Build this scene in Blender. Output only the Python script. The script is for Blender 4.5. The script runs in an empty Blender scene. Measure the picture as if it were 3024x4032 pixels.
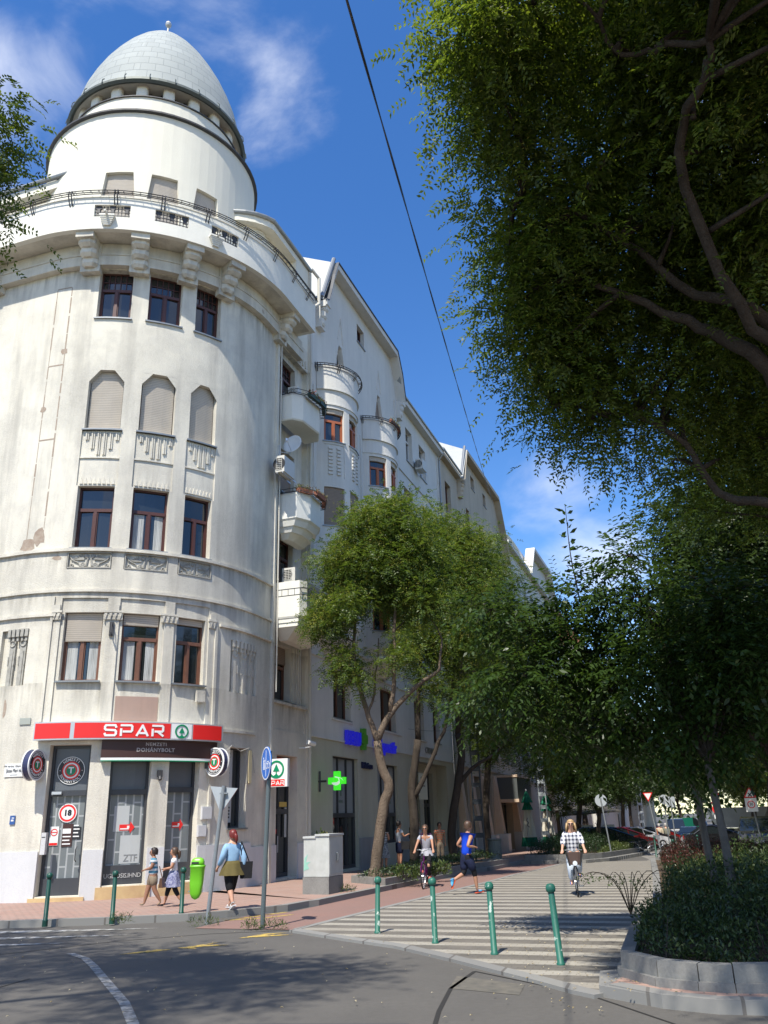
import bpy, math, random
import numpy as np
from mathutils import Vector, Matrix
SC = bpy.context.scene
COL = SC.collection
R = math.radians
# -- camera
CZ = 1.88
cam = bpy.data.cameras.new('camera'); camo = bpy.data.objects.new('camera', cam); COL.objects.link(camo)
cam.sensor_fit = 'HORIZONTAL'; cam.sensor_width = 36; cam.lens = 3300 / 3024 * 36; cam.clip_end = 3000; cam.clip_start = .05
_p = math.asin(.3437); _r = math.asin(-.0285)
_f = Vector((0, math.cos(_p), math.sin(_p))); _r0 = Vector((1, 0, 0)); _u0 = Vector((0, -math.sin(_p), math.cos(_p)))
_R = math.cos(_r) * _r0 + math.sin(_r) * _u0; _U = -math.sin(_r) * _r0 + math.cos(_r) * _u0
camo.matrix_world = Matrix(((_R.x, _U.x, -_f.x, 0), (_R.y, _U.y, -_f.y, 0), (_R.z, _U.z, -_f.z, CZ), (0, 0, 0, 1)))
SC.camera = camo
# -- sky, sun
SUN_EL, SUN_AZ = 58.0, 202.0
w = bpy.data.worlds.new('World'); SC.world = w; w.use_nodes = True
nt = w.node_tree; N = nt.nodes; L = nt.links
for n_ in list(N): N.remove(n_)
out = N.new('ShaderNodeOutputWorld'); bg = N.new('ShaderNodeBackground'); bg.inputs[1].default_value = .098
sky = N.new('ShaderNodeTexSky'); sky.sky_type = 'NISHITA'; sky.sun_disc = False
sky.sun_elevation = R(SUN_EL); sky.sun_rotation = R(SUN_AZ); sky.air_density = 1.0; sky.dust_density = .35; sky.ozone_density = 2.2
hs = N.new('ShaderNodeHueSaturation'); hs.inputs['Saturation'].default_value = 1.3; hs.inputs['Hue'].default_value = .508; hs.inputs['Value'].default_value = 1.5
L.new(sky.outputs[0], hs.inputs['Color'])
tc = N.new('ShaderNodeTexCoord')
def _math(op, a, b=None, c=None, clamp=False):
 m = N.new('ShaderNodeMath'); m.operation = op; m.use_clamp = clamp
 for i, v in enumerate((a, b, c)):
  if v is None: continue
  if isinstance(v, (int, float)): m.inputs[i].default_value = v
  else: L.new(v, m.inputs[i])
 return m.outputs[0]
cmap = N.new('ShaderNodeMapping'); cmap.inputs['Scale'].default_value = (1, 1, 1.9); cmap.inputs['Rotation'].default_value = (.2, .35, .5)
L.new(tc.outputs['Generated'], cmap.inputs[0])
cn = N.new('ShaderNodeTexNoise'); cn.inputs['Scale'].default_value = 5.0; cn.inputs['Detail'].default_value = 9; cn.inputs['Roughness'].default_value = .56; cn.inputs['Distortion'].default_value = .35
L.new(cmap.outputs[0], cn.inputs['Vector'])
def _blob(az, el, rad, amt):
 d = (math.cos(R(el)) * math.sin(R(az)), math.cos(R(el)) * math.cos(R(az)), math.sin(R(el)))
 dp = N.new('ShaderNodeVectorMath'); dp.operation = 'DOT_PRODUCT'; dp.inputs[1].default_value = d
 nv = N.new('ShaderNodeVectorMath'); nv.operation = 'NORMALIZE'; L.new(tc.outputs['Generated'], nv.inputs[0]); L.new(nv.outputs[0], dp.inputs[0])
 ac = _math('ARCCOSINE', dp.outputs['Value']); q = _math('DIVIDE', ac, R(rad))
 e = _math('SUBTRACT', 1.0, q, clamp=True); e = _math('POWER', e, .8)
 return _math('MULTIPLY', e, amt)
acc = None
for b in CLOUDS if 'CLOUDS' in globals() else [(-33, 43, 9, 1.05), (-17, 55, 13, .85), (-27, 51, 9, .75), (-7, 46, 6, .6), (12, 21, 4, .75), (15, 15, 5, 1.0), (22, 11, 9, 1.0), (32, 42, 12, .8), (60, 20, 20, 1), (-70, 30, 30, .9), (120, 35, 50, .8), (-150, 30, 50, .8)]:
 v = _blob(*b); acc = v if acc is None else _math('MAXIMUM', acc, v)
t = _math('ADD', _math('MULTIPLY', acc, .42), cn.outputs['Fac'])
rm = N.new('ShaderNodeMapRange'); rm.inputs[1].default_value = .62; rm.inputs[2].default_value = 1.2; rm.clamp = True; rm.interpolation_type = 'SMOOTHSTEP'
L.new(t, rm.inputs[0])
mx = N.new('ShaderNodeMix'); mx.data_type = 'RGBA'; L.new(rm.outputs[0], mx.inputs[0]); L.new(hs.outputs[0], mx.inputs[6]); mx.inputs[7].default_value = (8.2, 8.5, 9.3, 1)
L.new(mx.outputs[2], bg.inputs[0]); L.new(bg.outputs[0], out.inputs[0])
sd = Vector((math.cos(R(SUN_EL)) * math.sin(R(SUN_AZ)), math.cos(R(SUN_EL)) * math.cos(R(SUN_AZ)), math.sin(R(SUN_EL))))
sl = bpy.data.lights.new('sun', 'SUN'); sl.energy = 4.6; sl.angle = R(.55); sl.color = (1.0, .95, .85)
so = bpy.data.objects.new('sun', sl); COL.objects.link(so); so.rotation_euler = sd.to_track_quat('Z', 'Y').to_euler()
SC.view_settings.view_transform = 'Standard'; SC.view_settings.look = 'None'; SC.view_settings.gamma = 1; SC.view_settings.exposure = .6
SC.cycles.max_bounces = 7; SC.cycles.diffuse_bounces = 3; SC.cycles.glossy_bounces = 3; SC.cycles.transmission_bounces = 4; SC.cycles.transparent_max_bounces = 6
SC.cycles.sample_clamp_indirect = 6
# -- helpers
_MC = {}
def tag(o, label=None, cat=None, group=None, kind=None):
 if label: o['label'] = label
 if cat: o['category'] = cat
 if group: o['group'] = group
 if kind: o['kind'] = kind
 return o
def empty(name, loc=(0, 0, 0), rz=0, label=None, cat=None, group=None):
 o = bpy.data.objects.new(name, None); COL.objects.link(o); o.location = loc; o.rotation_euler = (0, 0, rz); o.empty_display_size = .2
 return tag(o, label, cat, group)
def copy_tree(o, parent=None):
 c = o.copy(); COL.objects.link(c)
 if parent is not None: c.parent = parent
 for ch in o.children: copy_tree(ch, c)
 return c
SPLIT = {'plinth', 'red_panel', 'eave', 'pier', 'pier_base', 'shop_sill', 'medallion', 'pointed_head', 'capital', 'gutter', 'side_panels', 'lift_arms', 'posts', 'window_heads', 'red_rings', 'battens', 'word', 'attic_wall', 'bracket', 'rim'}
class MB:
 def __init__(s): s.v = []; s.f = []; s.m = []
 def add(s, vs, fs, m=0):
  b = len(s.v); s.v.extend([tuple(v) for v in vs]); s.f.extend([tuple(i + b for i in f) for f in fs]); s.m.extend([m] * len(fs))
 def quad(s, a, b, c, d, m=0): s.add([a, b, c, d], [(0, 1, 2, 3)], m)
 def poly(s, pts, m=0): s.add(pts, [tuple(range(len(pts)))], m)
 def box(s, c, d, rot=None, m=0):
  hx, hy, hz = d[0] / 2, d[1] / 2, d[2] / 2
  vs = [Vector((x, y, z)) for z in (-hz, hz) for x, y in ((-hx, -hy), (hx, -hy), (hx, hy), (-hx, hy))]
  if rot is not None:
   if isinstance(rot, (int, float)): rot = Matrix.Rotation(rot, 3, 'Z')
   vs = [rot @ v for v in vs]
  vs = [v + Vector(c) for v in vs]
  s.add(vs, [(3, 2, 1, 0), (4, 5, 6, 7), (0, 1, 5, 4), (1, 2, 6, 5), (2, 3, 7, 6), (3, 0, 4, 7)], m)
 def hexa(s, b4, t4, m=0):   # bottom 4, top 4 (ccw seen from above)
  s.add(list(b4) + list(t4), [(3, 2, 1, 0), (4, 5, 6, 7), (0, 1, 5, 4), (1, 2, 6, 5), (2, 3, 7, 6), (3, 0, 4, 7)], m)
 def prism(s, poly, z0, z1, m=0):
  n = len(poly); vs = [(x, y, z0) for x, y in poly] + [(x, y, z1) for x, y in poly]
  s.add(vs, [tuple(range(n - 1, -1, -1)), tuple(range(n, 2 * n))] + [(i, (i + 1) % n, n + (i + 1) % n, n + i) for i in range(n)], m)
 def tube(s, pts, r, n=8, m=0, cap=True):
  pts = [Vector(p) for p in pts]; k = len(pts)
  rs = r if isinstance(r, (list, tuple)) else [r] * k
  vs = []; up = None
  for i, p in enumerate(pts):
   t = (pts[min(i + 1, k - 1)] - pts[max(i - 1, 0)]).normalized()
   if up is None: up = Vector((0, 0, 1)) if abs(t.z) < .9 else Vector((1, 0, 0))
   a = t.cross(up);
   if a.length < 1e-4: a = t.cross(Vector((0, 1, 0)))
   a.normalize(); b = a.cross(t).normalized(); up = b
   for j in range(n):
    q = 2 * math.pi * j / n; vs.append(p + (a * math.cos(q) + b * math.sin(q)) * rs[i])
  fs = [(i * n + j, i * n + (j + 1) % n, (i + 1) * n + (j + 1) % n, (i + 1) * n + j) for i in range(k - 1) for j in range(n)]
  if cap: fs += [tuple(range(n - 1, -1, -1)), tuple(range((k - 1) * n, k * n))]
  s.add(vs, fs, m)
 def lathe(s, prof, n=24, c=(0, 0, 0), a0=0, a1=360, m=0):
  full = abs(a1 - a0 - 360) < 1e-6; k = n if full else n + 1
  vs = []
  for r, z in prof:
   for j in range(k):
    q = R(a0 + (a1 - a0) * j / n); vs.append((c[0] + r * math.sin(q), c[1] + r * math.cos(q), c[2] + z))
  fs = []
  for i in range(len(prof) - 1):
   for j in range(n):
    j2 = (j + 1) % k; fs.append((i * k + j2, i * k + j, (i + 1) * k + j, (i + 1) * k + j2))
  s.add(vs, fs, m)
 def comps(s):
  key = {}; par = list(range(len(s.v)))
  def fd(a):
   while par[a] != a: par[a] = par[par[a]]; a = par[a]
   return a
  for i, v in enumerate(s.v):
   k = (round(v[0], 3), round(v[1], 3), round(v[2], 3))
   if k in key: par[fd(i)] = fd(key[k])
   else: key[k] = i
  for f in s.f:
   for i in f[1:]: par[fd(i)] = fd(f[0])
  d = {}
  for j, f in enumerate(s.f): d.setdefault(fd(f[0]), []).append(j)
  return list(d.values())
 def build(s, name, mats, parent=None, smooth=False, world=False, label=None):
  if name in SPLIT:
   cs = s.comps()
   if 1 < len(cs) <= 24:
    first = None
    for c in cs:
     q = MB(); mp = {}
     for j in c:
      for i in s.f[j]:
       if i not in mp: mp[i] = len(q.v); q.v.append(s.v[i])
      q.f.append(tuple(mp[i] for i in s.f[j])); q.m.append(s.m[j])
     o = q._build(name, mats, parent, smooth, world, label); first = first or o
    return first
  return s._build(name, mats, parent, smooth, world, label)
 def _build(s, name, mats, parent=None, smooth=False, world=False, label=None):
  me = bpy.data.meshes.new(name)
  vs = s.v
  if world and parent is not None:
   par = parent; off = Matrix.Identity(4)
   while par is not None:
    off = Matrix.Translation(par.location) @ Matrix.Rotation(par.rotation_euler[2], 4, 'Z') @ off; par = par.parent
   inv = off.inverted(); vs = [tuple(inv @ Vector(v)) for v in vs]
  me.from_pydata(vs, [], s.f)
  if not isinstance(mats, (list, tuple)): mats = [mats]
  for q in mats: me.materials.append(q)
  if len(mats) > 1: me.polygons.foreach_set('material_index', s.m)
  if smooth: me.polygons.foreach_set('use_smooth', [True] * len(me.polygons))
  me.update()
  o = bpy.data.objects.new(name, me); COL.objects.link(o)
  if parent is not None: o.parent = parent
  if label: o['label'] = label
  return o
def smooth_angle(o, deg=35):
 me = o.data; me.polygons.foreach_set('use_smooth', [True] * len(me.polygons))
 try: me.set_sharp_from_angle(angle=R(deg))
 except Exception: pass
# -- materials
def mat(name, col, rough=.6, metal=0, spec=.5, noise=None, bump=None, emit=None, streak=None, alpha=None, coat=0, blotch=None):
 """noise=(scale, other colour, amount)  streak=(scale, colour, amount)  bump=(scale,strength,dist)  blotch=(scale,colour,threshold)"""
 if name in _MC: return _MC[name]
 m = bpy.data.materials.new(name); m.use_nodes = True; T = m.node_tree; n = T.nodes; l = T.links
 b = n['Principled BSDF']; b.inputs['Base Color'].default_value = (*col, 1); b.inputs['Roughness'].default_value = rough
 b.inputs['Metallic'].default_value = metal; b.inputs['Specular IOR Level'].default_value = spec; b.inputs['Coat Weight'].default_value = coat
 m.diffuse_color = (*col, 1)
 geo = None; cur = None
 def pos(sc3=None):
  nonlocal geo
  if geo is None: geo = n.new('ShaderNodeNewGeometry')
  if sc3 is None: return geo.outputs['Position']
  mp = n.new('ShaderNodeMapping'); mp.inputs['Scale'].default_value = sc3; l.new(geo.outputs['Position'], mp.inputs[0]); return mp.outputs[0]
 def mixc(fac, other, amt, lo=.35, hi=.75):
  nonlocal cur
  mr = n.new('ShaderNodeMapRange'); mr.inputs[1].default_value = lo; mr.inputs[2].default_value = hi; mr.inputs[4].default_value = amt; l.new(fac, mr.inputs[0])
  mi = n.new('ShaderNodeMix'); mi.data_type = 'RGBA'; l.new(mr.outputs[0], mi.inputs[0])
  if cur is None: mi.inputs[6].default_value = (*col, 1)
  else: l.new(cur, mi.inputs[6])
  mi.inputs[7].default_value = (*other, 1); cur = mi.outputs[2]
 if noise:
  for q in (noise if isinstance(noise, list) else [noise]):
   t = n.new('ShaderNodeTexNoise'); t.inputs['Scale'].default_value = q[0]; t.inputs['Detail'].default_value = 6; t.inputs['Roughness'].default_value = .6
   l.new(pos(), t.inputs['Vector']); mixc(t.outputs['Fac'], q[1], q[2], *q[3:])
 if streak:
  t = n.new('ShaderNodeTexNoise'); t.inputs['Scale'].default_value = streak[0]; t.inputs['Detail'].default_value = 6; t.inputs['Roughness'].default_value = .65
  l.new(pos((1, 1, .1)), t.inputs['Vector']); mixc(t.outputs['Fac'], streak[1], streak[2], .45, .8)
 if blotch:
  t = n.new('ShaderNodeTexNoise'); t.inputs['Scale'].default_value = blotch[0]; t.inputs['Detail'].default_value = 4; t.inputs['Roughness'].default_value = .5
  l.new(pos(), t.inputs['Vector']); mixc(t.outputs['Fac'], blotch[1], 1.0, blotch[2], blotch[2] + .015)
 if cur is not None: l.new(cur, b.inputs['Base Color'])
 if bump:
  t = n.new('ShaderNodeTexNoise'); t.inputs['Scale'].default_value = bump[0]; t.inputs['Detail'].default_value = 5; t.inputs['Roughness'].default_value = .65
  l.new(pos(), t.inputs['Vector']); bp = n.new('ShaderNodeBump'); bp.inputs['Strength'].default_value = bump[1]; bp.inputs['Distance'].default_value = bump[2] if len(bump) > 2 else .02
  l.new(t.outputs['Fac'], bp.inputs['Height']); l.new(bp.outputs[0], b.inputs['Normal'])
 if emit: b.inputs['Emission Color'].default_value = (*emit[0], 1); b.inputs['Emission Strength'].default_value = emit[1]
 _MC[name] = m; return m
def leafmat(name, c1, c2, trans=.35, rough=.45, tcol=None, spec=.4):
 if name in _MC: return _MC[name]
 m = bpy.data.materials.new(name); m.use_nodes = True; T = m.node_tree; n = T.nodes; l = T.links
 b = n['Principled BSDF']; b.inputs['Roughness'].default_value = rough; b.inputs['Specular IOR Level'].default_value = spec
 g = n.new('ShaderNodeNewGeometry'); mi = n.new('ShaderNodeMix'); mi.data_type = 'RGBA'
 l.new(g.outputs['Random Per Island'], mi.inputs[0]); mi.inputs[6].default_value = (*c1, 1); mi.inputs[7].default_value = (*c2, 1)
 l.new(mi.outputs[2], b.inputs['Base Color'])
 tr = n.new('ShaderNodeBsdfTranslucent'); hv = n.new('ShaderNodeHueSaturation'); hv.inputs['Hue'].default_value = .485; hv.inputs['Saturation'].default_value = 1.1; hv.inputs['Value'].default_value = 1.9
 l.new(mi.outputs[2], hv.inputs['Color']); l.new(hv.outputs[0], tr.inputs[0])
 ms = n.new('ShaderNodeMixShader'); ms.inputs[0].default_value = trans; l.new(b.outputs[0], ms.inputs[1]); l.new(tr.outputs[0], ms.inputs[2])
 l.new(ms.outputs[0], n['Material Output'].inputs[0]); m.diffuse_color = (*c1, 1)
 _MC[name] = m; return m
# -- text
def text_mesh(body, size, depth=.01, font_shear=0, space=1.0, bold=0, res=2):
 cu = bpy.data.curves.new('t', 'FONT'); cu.body = body; cu.size = size; cu.extrude = depth; cu.align_x = 'CENTER'; cu.align_y = 'CENTER'
 cu.space_character = space; cu.shear = font_shear; cu.offset = bold; cu.resolution_u = res
 o = bpy.data.objects.new('t', cu); COL.objects.link(o)
 dg = bpy.context.evaluated_depsgraph_get(); me = bpy.data.meshes.new_from_object(o.evaluated_get(dg))
 vs = [v.co.copy() for v in me.vertices]; fs = [tuple(p.vertices) for p in me.polygons]
 bpy.data.objects.remove(o); bpy.data.curves.remove(cu); bpy.data.meshes.remove(me)
 return vs, fs
# -- site frame
BC = (-9.15, 28.4); BR = 5.15; A19 = R(19)
DU = Vector((math.sin(A19), math.cos(A19), 0)); NU = Vector((math.cos(A19), -math.sin(A19), 0))
T0 = Vector((BC[0], BC[1], 0)) + NU * BR
ARC = R(90) * BR
def gz(y): return float(np.interp(y, [30, 50, 90, 400], [0, -.35, -1.15, -1.4]))
def SN(s, n, z=None, dz=0):       # along the street, out from the street facade
 p = T0 + DU * s + NU * n
 p.z = (gz(p.y) if z is None else z) + dz
 return p
def FP(u, z, o=0):                # corner facade: left flank (u<0), round corner, street flank (u>ARC)
 if u < 0: th = R(199); b = Vector((BC[0], BC[1], 0)) + Vector((math.sin(th), math.cos(th), 0)) * BR + Vector((-NU.x, -NU.y, 0)) * (-u); nn = Vector((math.sin(th), math.cos(th), 0))
 elif u <= ARC: th = R(199) - u / BR; nn = Vector((math.sin(th), math.cos(th), 0)); b = Vector((BC[0], BC[1], 0)) + nn * BR
 else: nn = NU; b = T0 + DU * (u - ARC)
 p = b + nn * o; return Vector((p.x, p.y, z))
def SP(s, z, o=0): p = T0 + DU * s + NU * o; return Vector((p.x, p.y, z))
def U(th): return (199 - th) * math.pi / 180 * BR
def mbox(mb, P, u0, u1, z0, z1, o0, o1, nu=1, m=0):
 """solid strip of the facade between o0 (back) and o1 (front)"""
 for i in range(nu):
  a = u0 + (u1 - u0) * i / nu; b = u0 + (u1 - u0) * (i + 1) / nu
  c = [P(a, z0, o1), P(b, z0, o1), P(b, z0, o0), P(a, z0, o0), P(a, z1, o1), P(b, z1, o1), P(b, z1, o0), P(a, z1, o0)]
  fs = [(0, 1, 5, 4), (3, 2, 1, 0), (4, 5, 6, 7)]
  if o0 != 0: fs.append((2, 3, 7, 6))
  if i == 0: fs.append((3, 0, 4, 7))
  if i == nu - 1: fs.append((1, 2, 6, 5))
  mb.add(c, fs, m)
def wall(mb, P, us, zs, regs, top=None, m=0):
 """facade grid; regs = (u0,u1,z0,z1,depth,open?[,mat]); later ones win"""
 us = sorted(set([round(x, 4) for x in us] + [round(v, 4) for r in regs for v in r[:2]])); zs = sorted(set([round(x, 4) for x in zs] + [round(v, 4) for r in regs for v in r[2:4]]))
 us = [x for i, x in enumerate(us) if i == 0 or x - us[i - 1] > 1e-4]; zs = [x for i, x in enumerate(zs) if i == 0 or x - zs[i - 1] > 1e-4]
 nu, nz = len(us) - 1, len(zs) - 1
 D = [[0.0] * nz for _ in range(nu)]; O = [[False] * nz for _ in range(nu)]; M = [[m] * nz for _ in range(nu)]
 for r in regs:
  for i in range(nu):
   if us[i] >= r[0] - 1e-4 and us[i + 1] <= r[1] + 1e-4:
    for j in range(nz):
     if zs[j] >= r[2] - 1e-4 and zs[j + 1] <= r[3] + 1e-4:
      D[i][j] = r[4]; O[i][j] = r[5]
      if len(r) > 6: M[i][j] = r[6]
 tp = (lambda u: 1e9) if top is None else top
 for i in range(nu):
  a, b = us[i], us[i + 1]
  for j in range(nz):
   z0, z1 = zs[j], zs[j + 1]
   za, zb = min(z1, tp(a)), min(z1, tp(b))
   if za <= z0 and zb <= z0: continue
   za, zb = max(za, z0), max(zb, z0); d = D[i][j]
   if not O[i][j]: mb.quad(P(a, z0, -d), P(b, z0, -d), P(b, zb, -d), P(a, za, -d), M[i][j])
   if i + 1 < nu and abs(D[i + 1][j] - d) > 1e-4: mb.quad(P(b, z0, -d), P(b, z0, -D[i + 1][j]), P(b, zb, -D[i + 1][j]), P(b, zb, -d), M[i][j] if d < D[i + 1][j] else M[i + 1][j])
   if j + 1 < nz and abs(D[i][j + 1] - d) > 1e-4 and tp((a + b) / 2) > z1: mb.quad(P(a, z1, -d), P(b, z1, -d), P(b, z1, -D[i][j + 1]), P(a, z1, -D[i][j + 1]), M[i][j] if d < D[i][j + 1] else M[i][j + 1])
# == GROUND
def kn(s): return float(np.interp(s, [-6, 10, 200], [3.88, 4.95, 5.2]))      # kerb line, distance from the street facade
def ground_mat(name, base, other, sc=1.5, bump=(60, .35, .01), rough=.85, patch=None):
 ns = [(sc, other, .75), (sc * 14, tuple(c * .72 for c in base), .5), (140, tuple(min(1, c * 1.5) for c in base), .45)]
 return mat(name, base, rough, noise=ns, bump=bump, spec=.3)
M_asph = ground_mat('asphalt', (.092, .086, .078), (.122, .114, .102), .9)
M_bike = ground_mat('red_asphalt', (.225, .135, .112), (.18, .128, .112), 1.3)
def sheet(name, pts_lr, m, kind='structure'):
 """pts_lr = list of (left point, right point) rows"""
 mb = MB()
 for (a, b), (c, d) in zip(pts_lr[:-1], pts_lr[1:]): mb.quad(a, b, d, c)
 return tag(mb.build(name, m), kind=kind)
ys = [-60, -20, 0, 10, 20, 30, 35, 40, 45, 50, 60, 70, 80, 90, 150, 400, 900]
sheet('road', [(Vector((-900, y, gz(y))), Vector((900, y, gz(y)))) for y in ys], M_asph)
def brick_mat(name, c1, c2, mortar, bw, bh, rot=0, msz=.012, dirt=(.2, .17, .15), dirta=.5, offs=.5, bump=.4):
 if name in _MC: return _MC[name]
 m = mat(name, c1, .85, spec=.3); T = m.node_tree; n = T.nodes; l = T.links; b = n['Principled BSDF']
 g = n.new('ShaderNodeNewGeometry'); mp = n.new('ShaderNodeMapping'); mp.inputs['Rotation'].default_value = (0, 0, rot); l.new(g.outputs['Position'], mp.inputs[0])
 br = n.new('ShaderNodeTexBrick'); br.inputs['Scale'].default_value = 1; br.inputs['Brick Width'].default_value = bw; br.inputs['Row Height'].default_value = bh; br.inputs['Mortar Size'].default_value = msz; br.offset = offs
 br.inputs['Color1'].default_value = (*c1, 1); br.inputs['Color2'].default_value = (*c2, 1); br.inputs['Mortar'].default_value = (*mortar, 1); br.inputs['Mortar Smooth'].default_value = .2; l.new(mp.outputs[0], br.inputs[0])
 t = n.new('ShaderNodeTexNoise'); t.inputs['Scale'].default_value = 1.3; t.inputs['Detail'].default_value = 8; t.inputs['Roughness'].default_value = .7; l.new(g.outputs['Position'], t.inputs[0])
 mr = n.new('ShaderNodeMapRange'); mr.inputs[1].default_value = .42; mr.inputs[2].default_value = .75; mr.inputs[4].default_value = dirta; l.new(t.outputs['Fac'], mr.inputs[0])
 mi = n.new('ShaderNodeMix'); mi.data_type = 'RGBA'; l.new(mr.outputs[0], mi.inputs[0]); l.new(br.outputs['Color'], mi.inputs[6]); mi.inputs[7].default_value = (*dirt, 1)
 l.new(mi.outputs[2], b.inputs['Base Color'])
 bp = n.new('ShaderNodeBump'); bp.inputs['Strength'].default_value = bump; bp.inputs['Distance'].default_value = .01; bp.invert = True; l.new(br.outputs['Fac'], bp.inputs['Height']); l.new(bp.outputs[0], b.inputs['Normal'])
 return m
M_brick = brick_mat('red_brick_paving', (.37, .225, .175), (.31, .20, .165), (.20, .15, .125), .22, .11, A19, dirt=(.33, .26, .22), dirta=.55)
M_kerb = brick_mat('granite_kerb', (.235, .23, .215), (.195, .19, .18), (.12, .11, .10), .9, 50, .3, .02, dirt=(.2, .19, .17))
M_conc = mat('concrete', (.20, .195, .18), .85, noise=[(2.5, (.15, .145, .135), 1, .42, .68), (30, (.3, .29, .27), .5)], streak=(5, (.17, .165, .155), .5), bump=(60, .3, .01), spec=.3)
M_soil = mat('planter_soil', (.115, .082, .058), .95, noise=[(6, (.05, .035, .025), .9), (40, (.17, .13, .09), .6)], bump=(25, 1, .05), spec=.1)
def stripe_mat():
 m = mat('striped_paving', (.3, .28, .25), .85, spec=.3); T = m.node_tree; n = T.nodes; l = T.links; b = n['Principled BSDF']
 g = n.new('ShaderNodeNewGeometry'); dp = n.new('ShaderNodeVectorMath'); dp.operation = 'DOT_PRODUCT'; dp.inputs[1].default_value = (DU.x * 1.0, DU.y, 0); l.new(g.outputs['Position'], dp.inputs[0])
 wn = n.new('ShaderNodeTexNoise'); wn.inputs['Scale'].default_value = 9; wn.inputs['Detail'].default_value = 3; l.new(g.outputs['Position'], wn.inputs[0])
 def mt(op, a, bb=None):
  q = n.new('ShaderNodeMath'); q.operation = op
  for i, v in enumerate((a, bb)):
   if v is None: continue
   if isinstance(v, (int, float)): q.inputs[i].default_value = v
   else: l.new(v, q.inputs[i])
  return q.outputs[0]
 x = mt('ADD', dp.outputs['Value'], mt('MULTIPLY', wn.outputs['Fac'], .07)); x = mt('DIVIDE', x, .76); x = mt('FRACT', x)
 tri = mt('ABSOLUTE', mt('SUBTRACT', x, .5)); mr = n.new('ShaderNodeMapRange'); mr.inputs[1].default_value = .205; mr.inputs[2].default_value = .235; l.new(tri, mr.inputs[0])
 mp = n.new('ShaderNodeMapping'); mp.inputs['Rotation'].default_value = (0, 0, A19); l.new(g.outputs['Position'], mp.inputs[0])
 br = n.new('ShaderNodeTexBrick'); br.inputs['Scale'].default_value = 1; br.inputs['Brick Width'].default_value = .2; br.inputs['Row Height'].default_value = .1; br.inputs['Mortar Size'].default_value = .008
 br.inputs['Color1'].default_value = (1, 1, 1, 1); br.inputs['Color2'].default_value = (.84, .84, .84, 1); br.inputs['Mortar'].default_value = (.6, .57, .52, 1); l.new(mp.outputs[0], br.inputs[0])
 mi = n.new('ShaderNodeMix'); mi.data_type = 'RGBA'; l.new(mr.outputs[0], mi.inputs[0]); mi.inputs[6].default_value = (.36, .335, .285, 1); mi.inputs[7].default_value = (.13, .12, .105, 1)
 mu = n.new('ShaderNodeMix'); mu.data_type = 'RGBA'; mu.blend_type = 'MULTIPLY'; mu.inputs[0].default_value = .8; l.new(mi.outputs[2], mu.inputs[6]); l.new(br.outputs['Color'], mu.inputs[7])
 d = n.new('ShaderNodeTexNoise'); d.inputs['Scale'].default_value = .8; d.inputs['Detail'].default_value = 8; d.inputs['Roughness'].default_value = .7; l.new(g.outputs['Position'], d.inputs[0])
 m2 = n.new('ShaderNodeMapRange'); m2.inputs[1].default_value = .4; m2.inputs[2].default_value = .8; m2.inputs[4].default_value = .85; l.new(d.outputs['Fac'], m2.inputs[0])
 m3 = n.new('ShaderNodeMix'); m3.data_type = 'RGBA'; l.new(m2.outputs[0], m3.inputs[0]); l.new(mu.outputs[2], m3.inputs[6]); m3.inputs[7].default_value = (.22, .195, .16, 1); l.new(m3.outputs[2], b.inputs['Base Color'])
 return m
M_str = stripe_mat()
def zp(y): return gz(y) + .03
arc = [(-1.75, 16.95), (-.68, 15.55), (.14, 14.57), (.89, 13.21), (1.86, 11.27), (2.12, 10.69), (2.3, 10.4)]
mb = MB(); rows = []
def sn_of(x, y): v = Vector((x, y, 0)) - T0; return v.dot(DU), v.dot(NU)
arcsn = [sn_of(*p) for p in arc]
def edge_n(s): return float(np.interp(s, [-8.4, -4.9, 0, 2.5, 10, 30], [5.58, 5.87, 6.3, 6.55, 6.9, 7.0]))
def front_n(s):   # arc as n(s): platform lies at n < this value while s is below -8.4
 ss = [p[0] for p in arcsn][::-1]; nn = [p[1] for p in arcsn][::-1]; return float(np.interp(s, ss, nn))
sl_ = [-13.3, -12.6, -11.1, -10.06, -9.4, -8.5]
NR = 12.6
for s in sl_: rows.append((s, front_n(s) if s < -8.45 else edge_n(s), NR))
for s in (-8.4, -6, -3, 0, 3, 6, 10, 15.3): rows.append((s, edge_n(s), NR))
for (s0, a, b), (s1, c, d) in zip(rows[:-1], rows[1:]):
 mb.quad(*[SN(q, nn_, zp(SN(q, nn_, 0).y)) for q, nn_ in ((s0, a), (s0, b), (s1, d), (s1, c))])
for s0, s1 in ((15.3, 17.3),):
 mb.quad(*[SN(q, nn_, zp(SN(q, nn_, 0).y)) for q, nn_ in ((s0, 7.9), (s0, 13.5), (s1, 13.5), (s1, 7.9))])
mb2 = MB()
fl = [SN(s, n_, 0) for s, n_ in ([(q[0], q[1]) for q in rows])]
tag(mb.build('striped_pavement', M_str), kind='structure')
def strip_along(pts, wdt, z0, z1, name, m, side=1):
 mb = MB(); P = [Vector((p[0], p[1], 0)) for p in pts]; nr = []
 for i in range(len(P)):
  t = (P[min(i + 1, len(P) - 1)] - P[max(i - 1, 0)]).normalized(); nr.append(Vector((-t.y, t.x, 0)) * side)
 for i in range(len(P) - 1):
  a, b = P[i], P[i + 1]; c, d = b + nr[i + 1] * wdt, a + nr[i] * wdt
  zz = [gz(v.y) for v in (a, b, c, d)]
  B = [Vector((v.x, v.y, z + z0)) for v, z in zip((a, b, c, d), zz)]; Tt = [Vector((v.x, v.y, z + z1)) for v, z in zip((a, b, c, d), zz)]
  if side < 0: B = B[::-1]; Tt = Tt[::-1]
  mb.hexa(B, Tt)
 return tag(mb.build(name, m), kind='structure')
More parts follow.
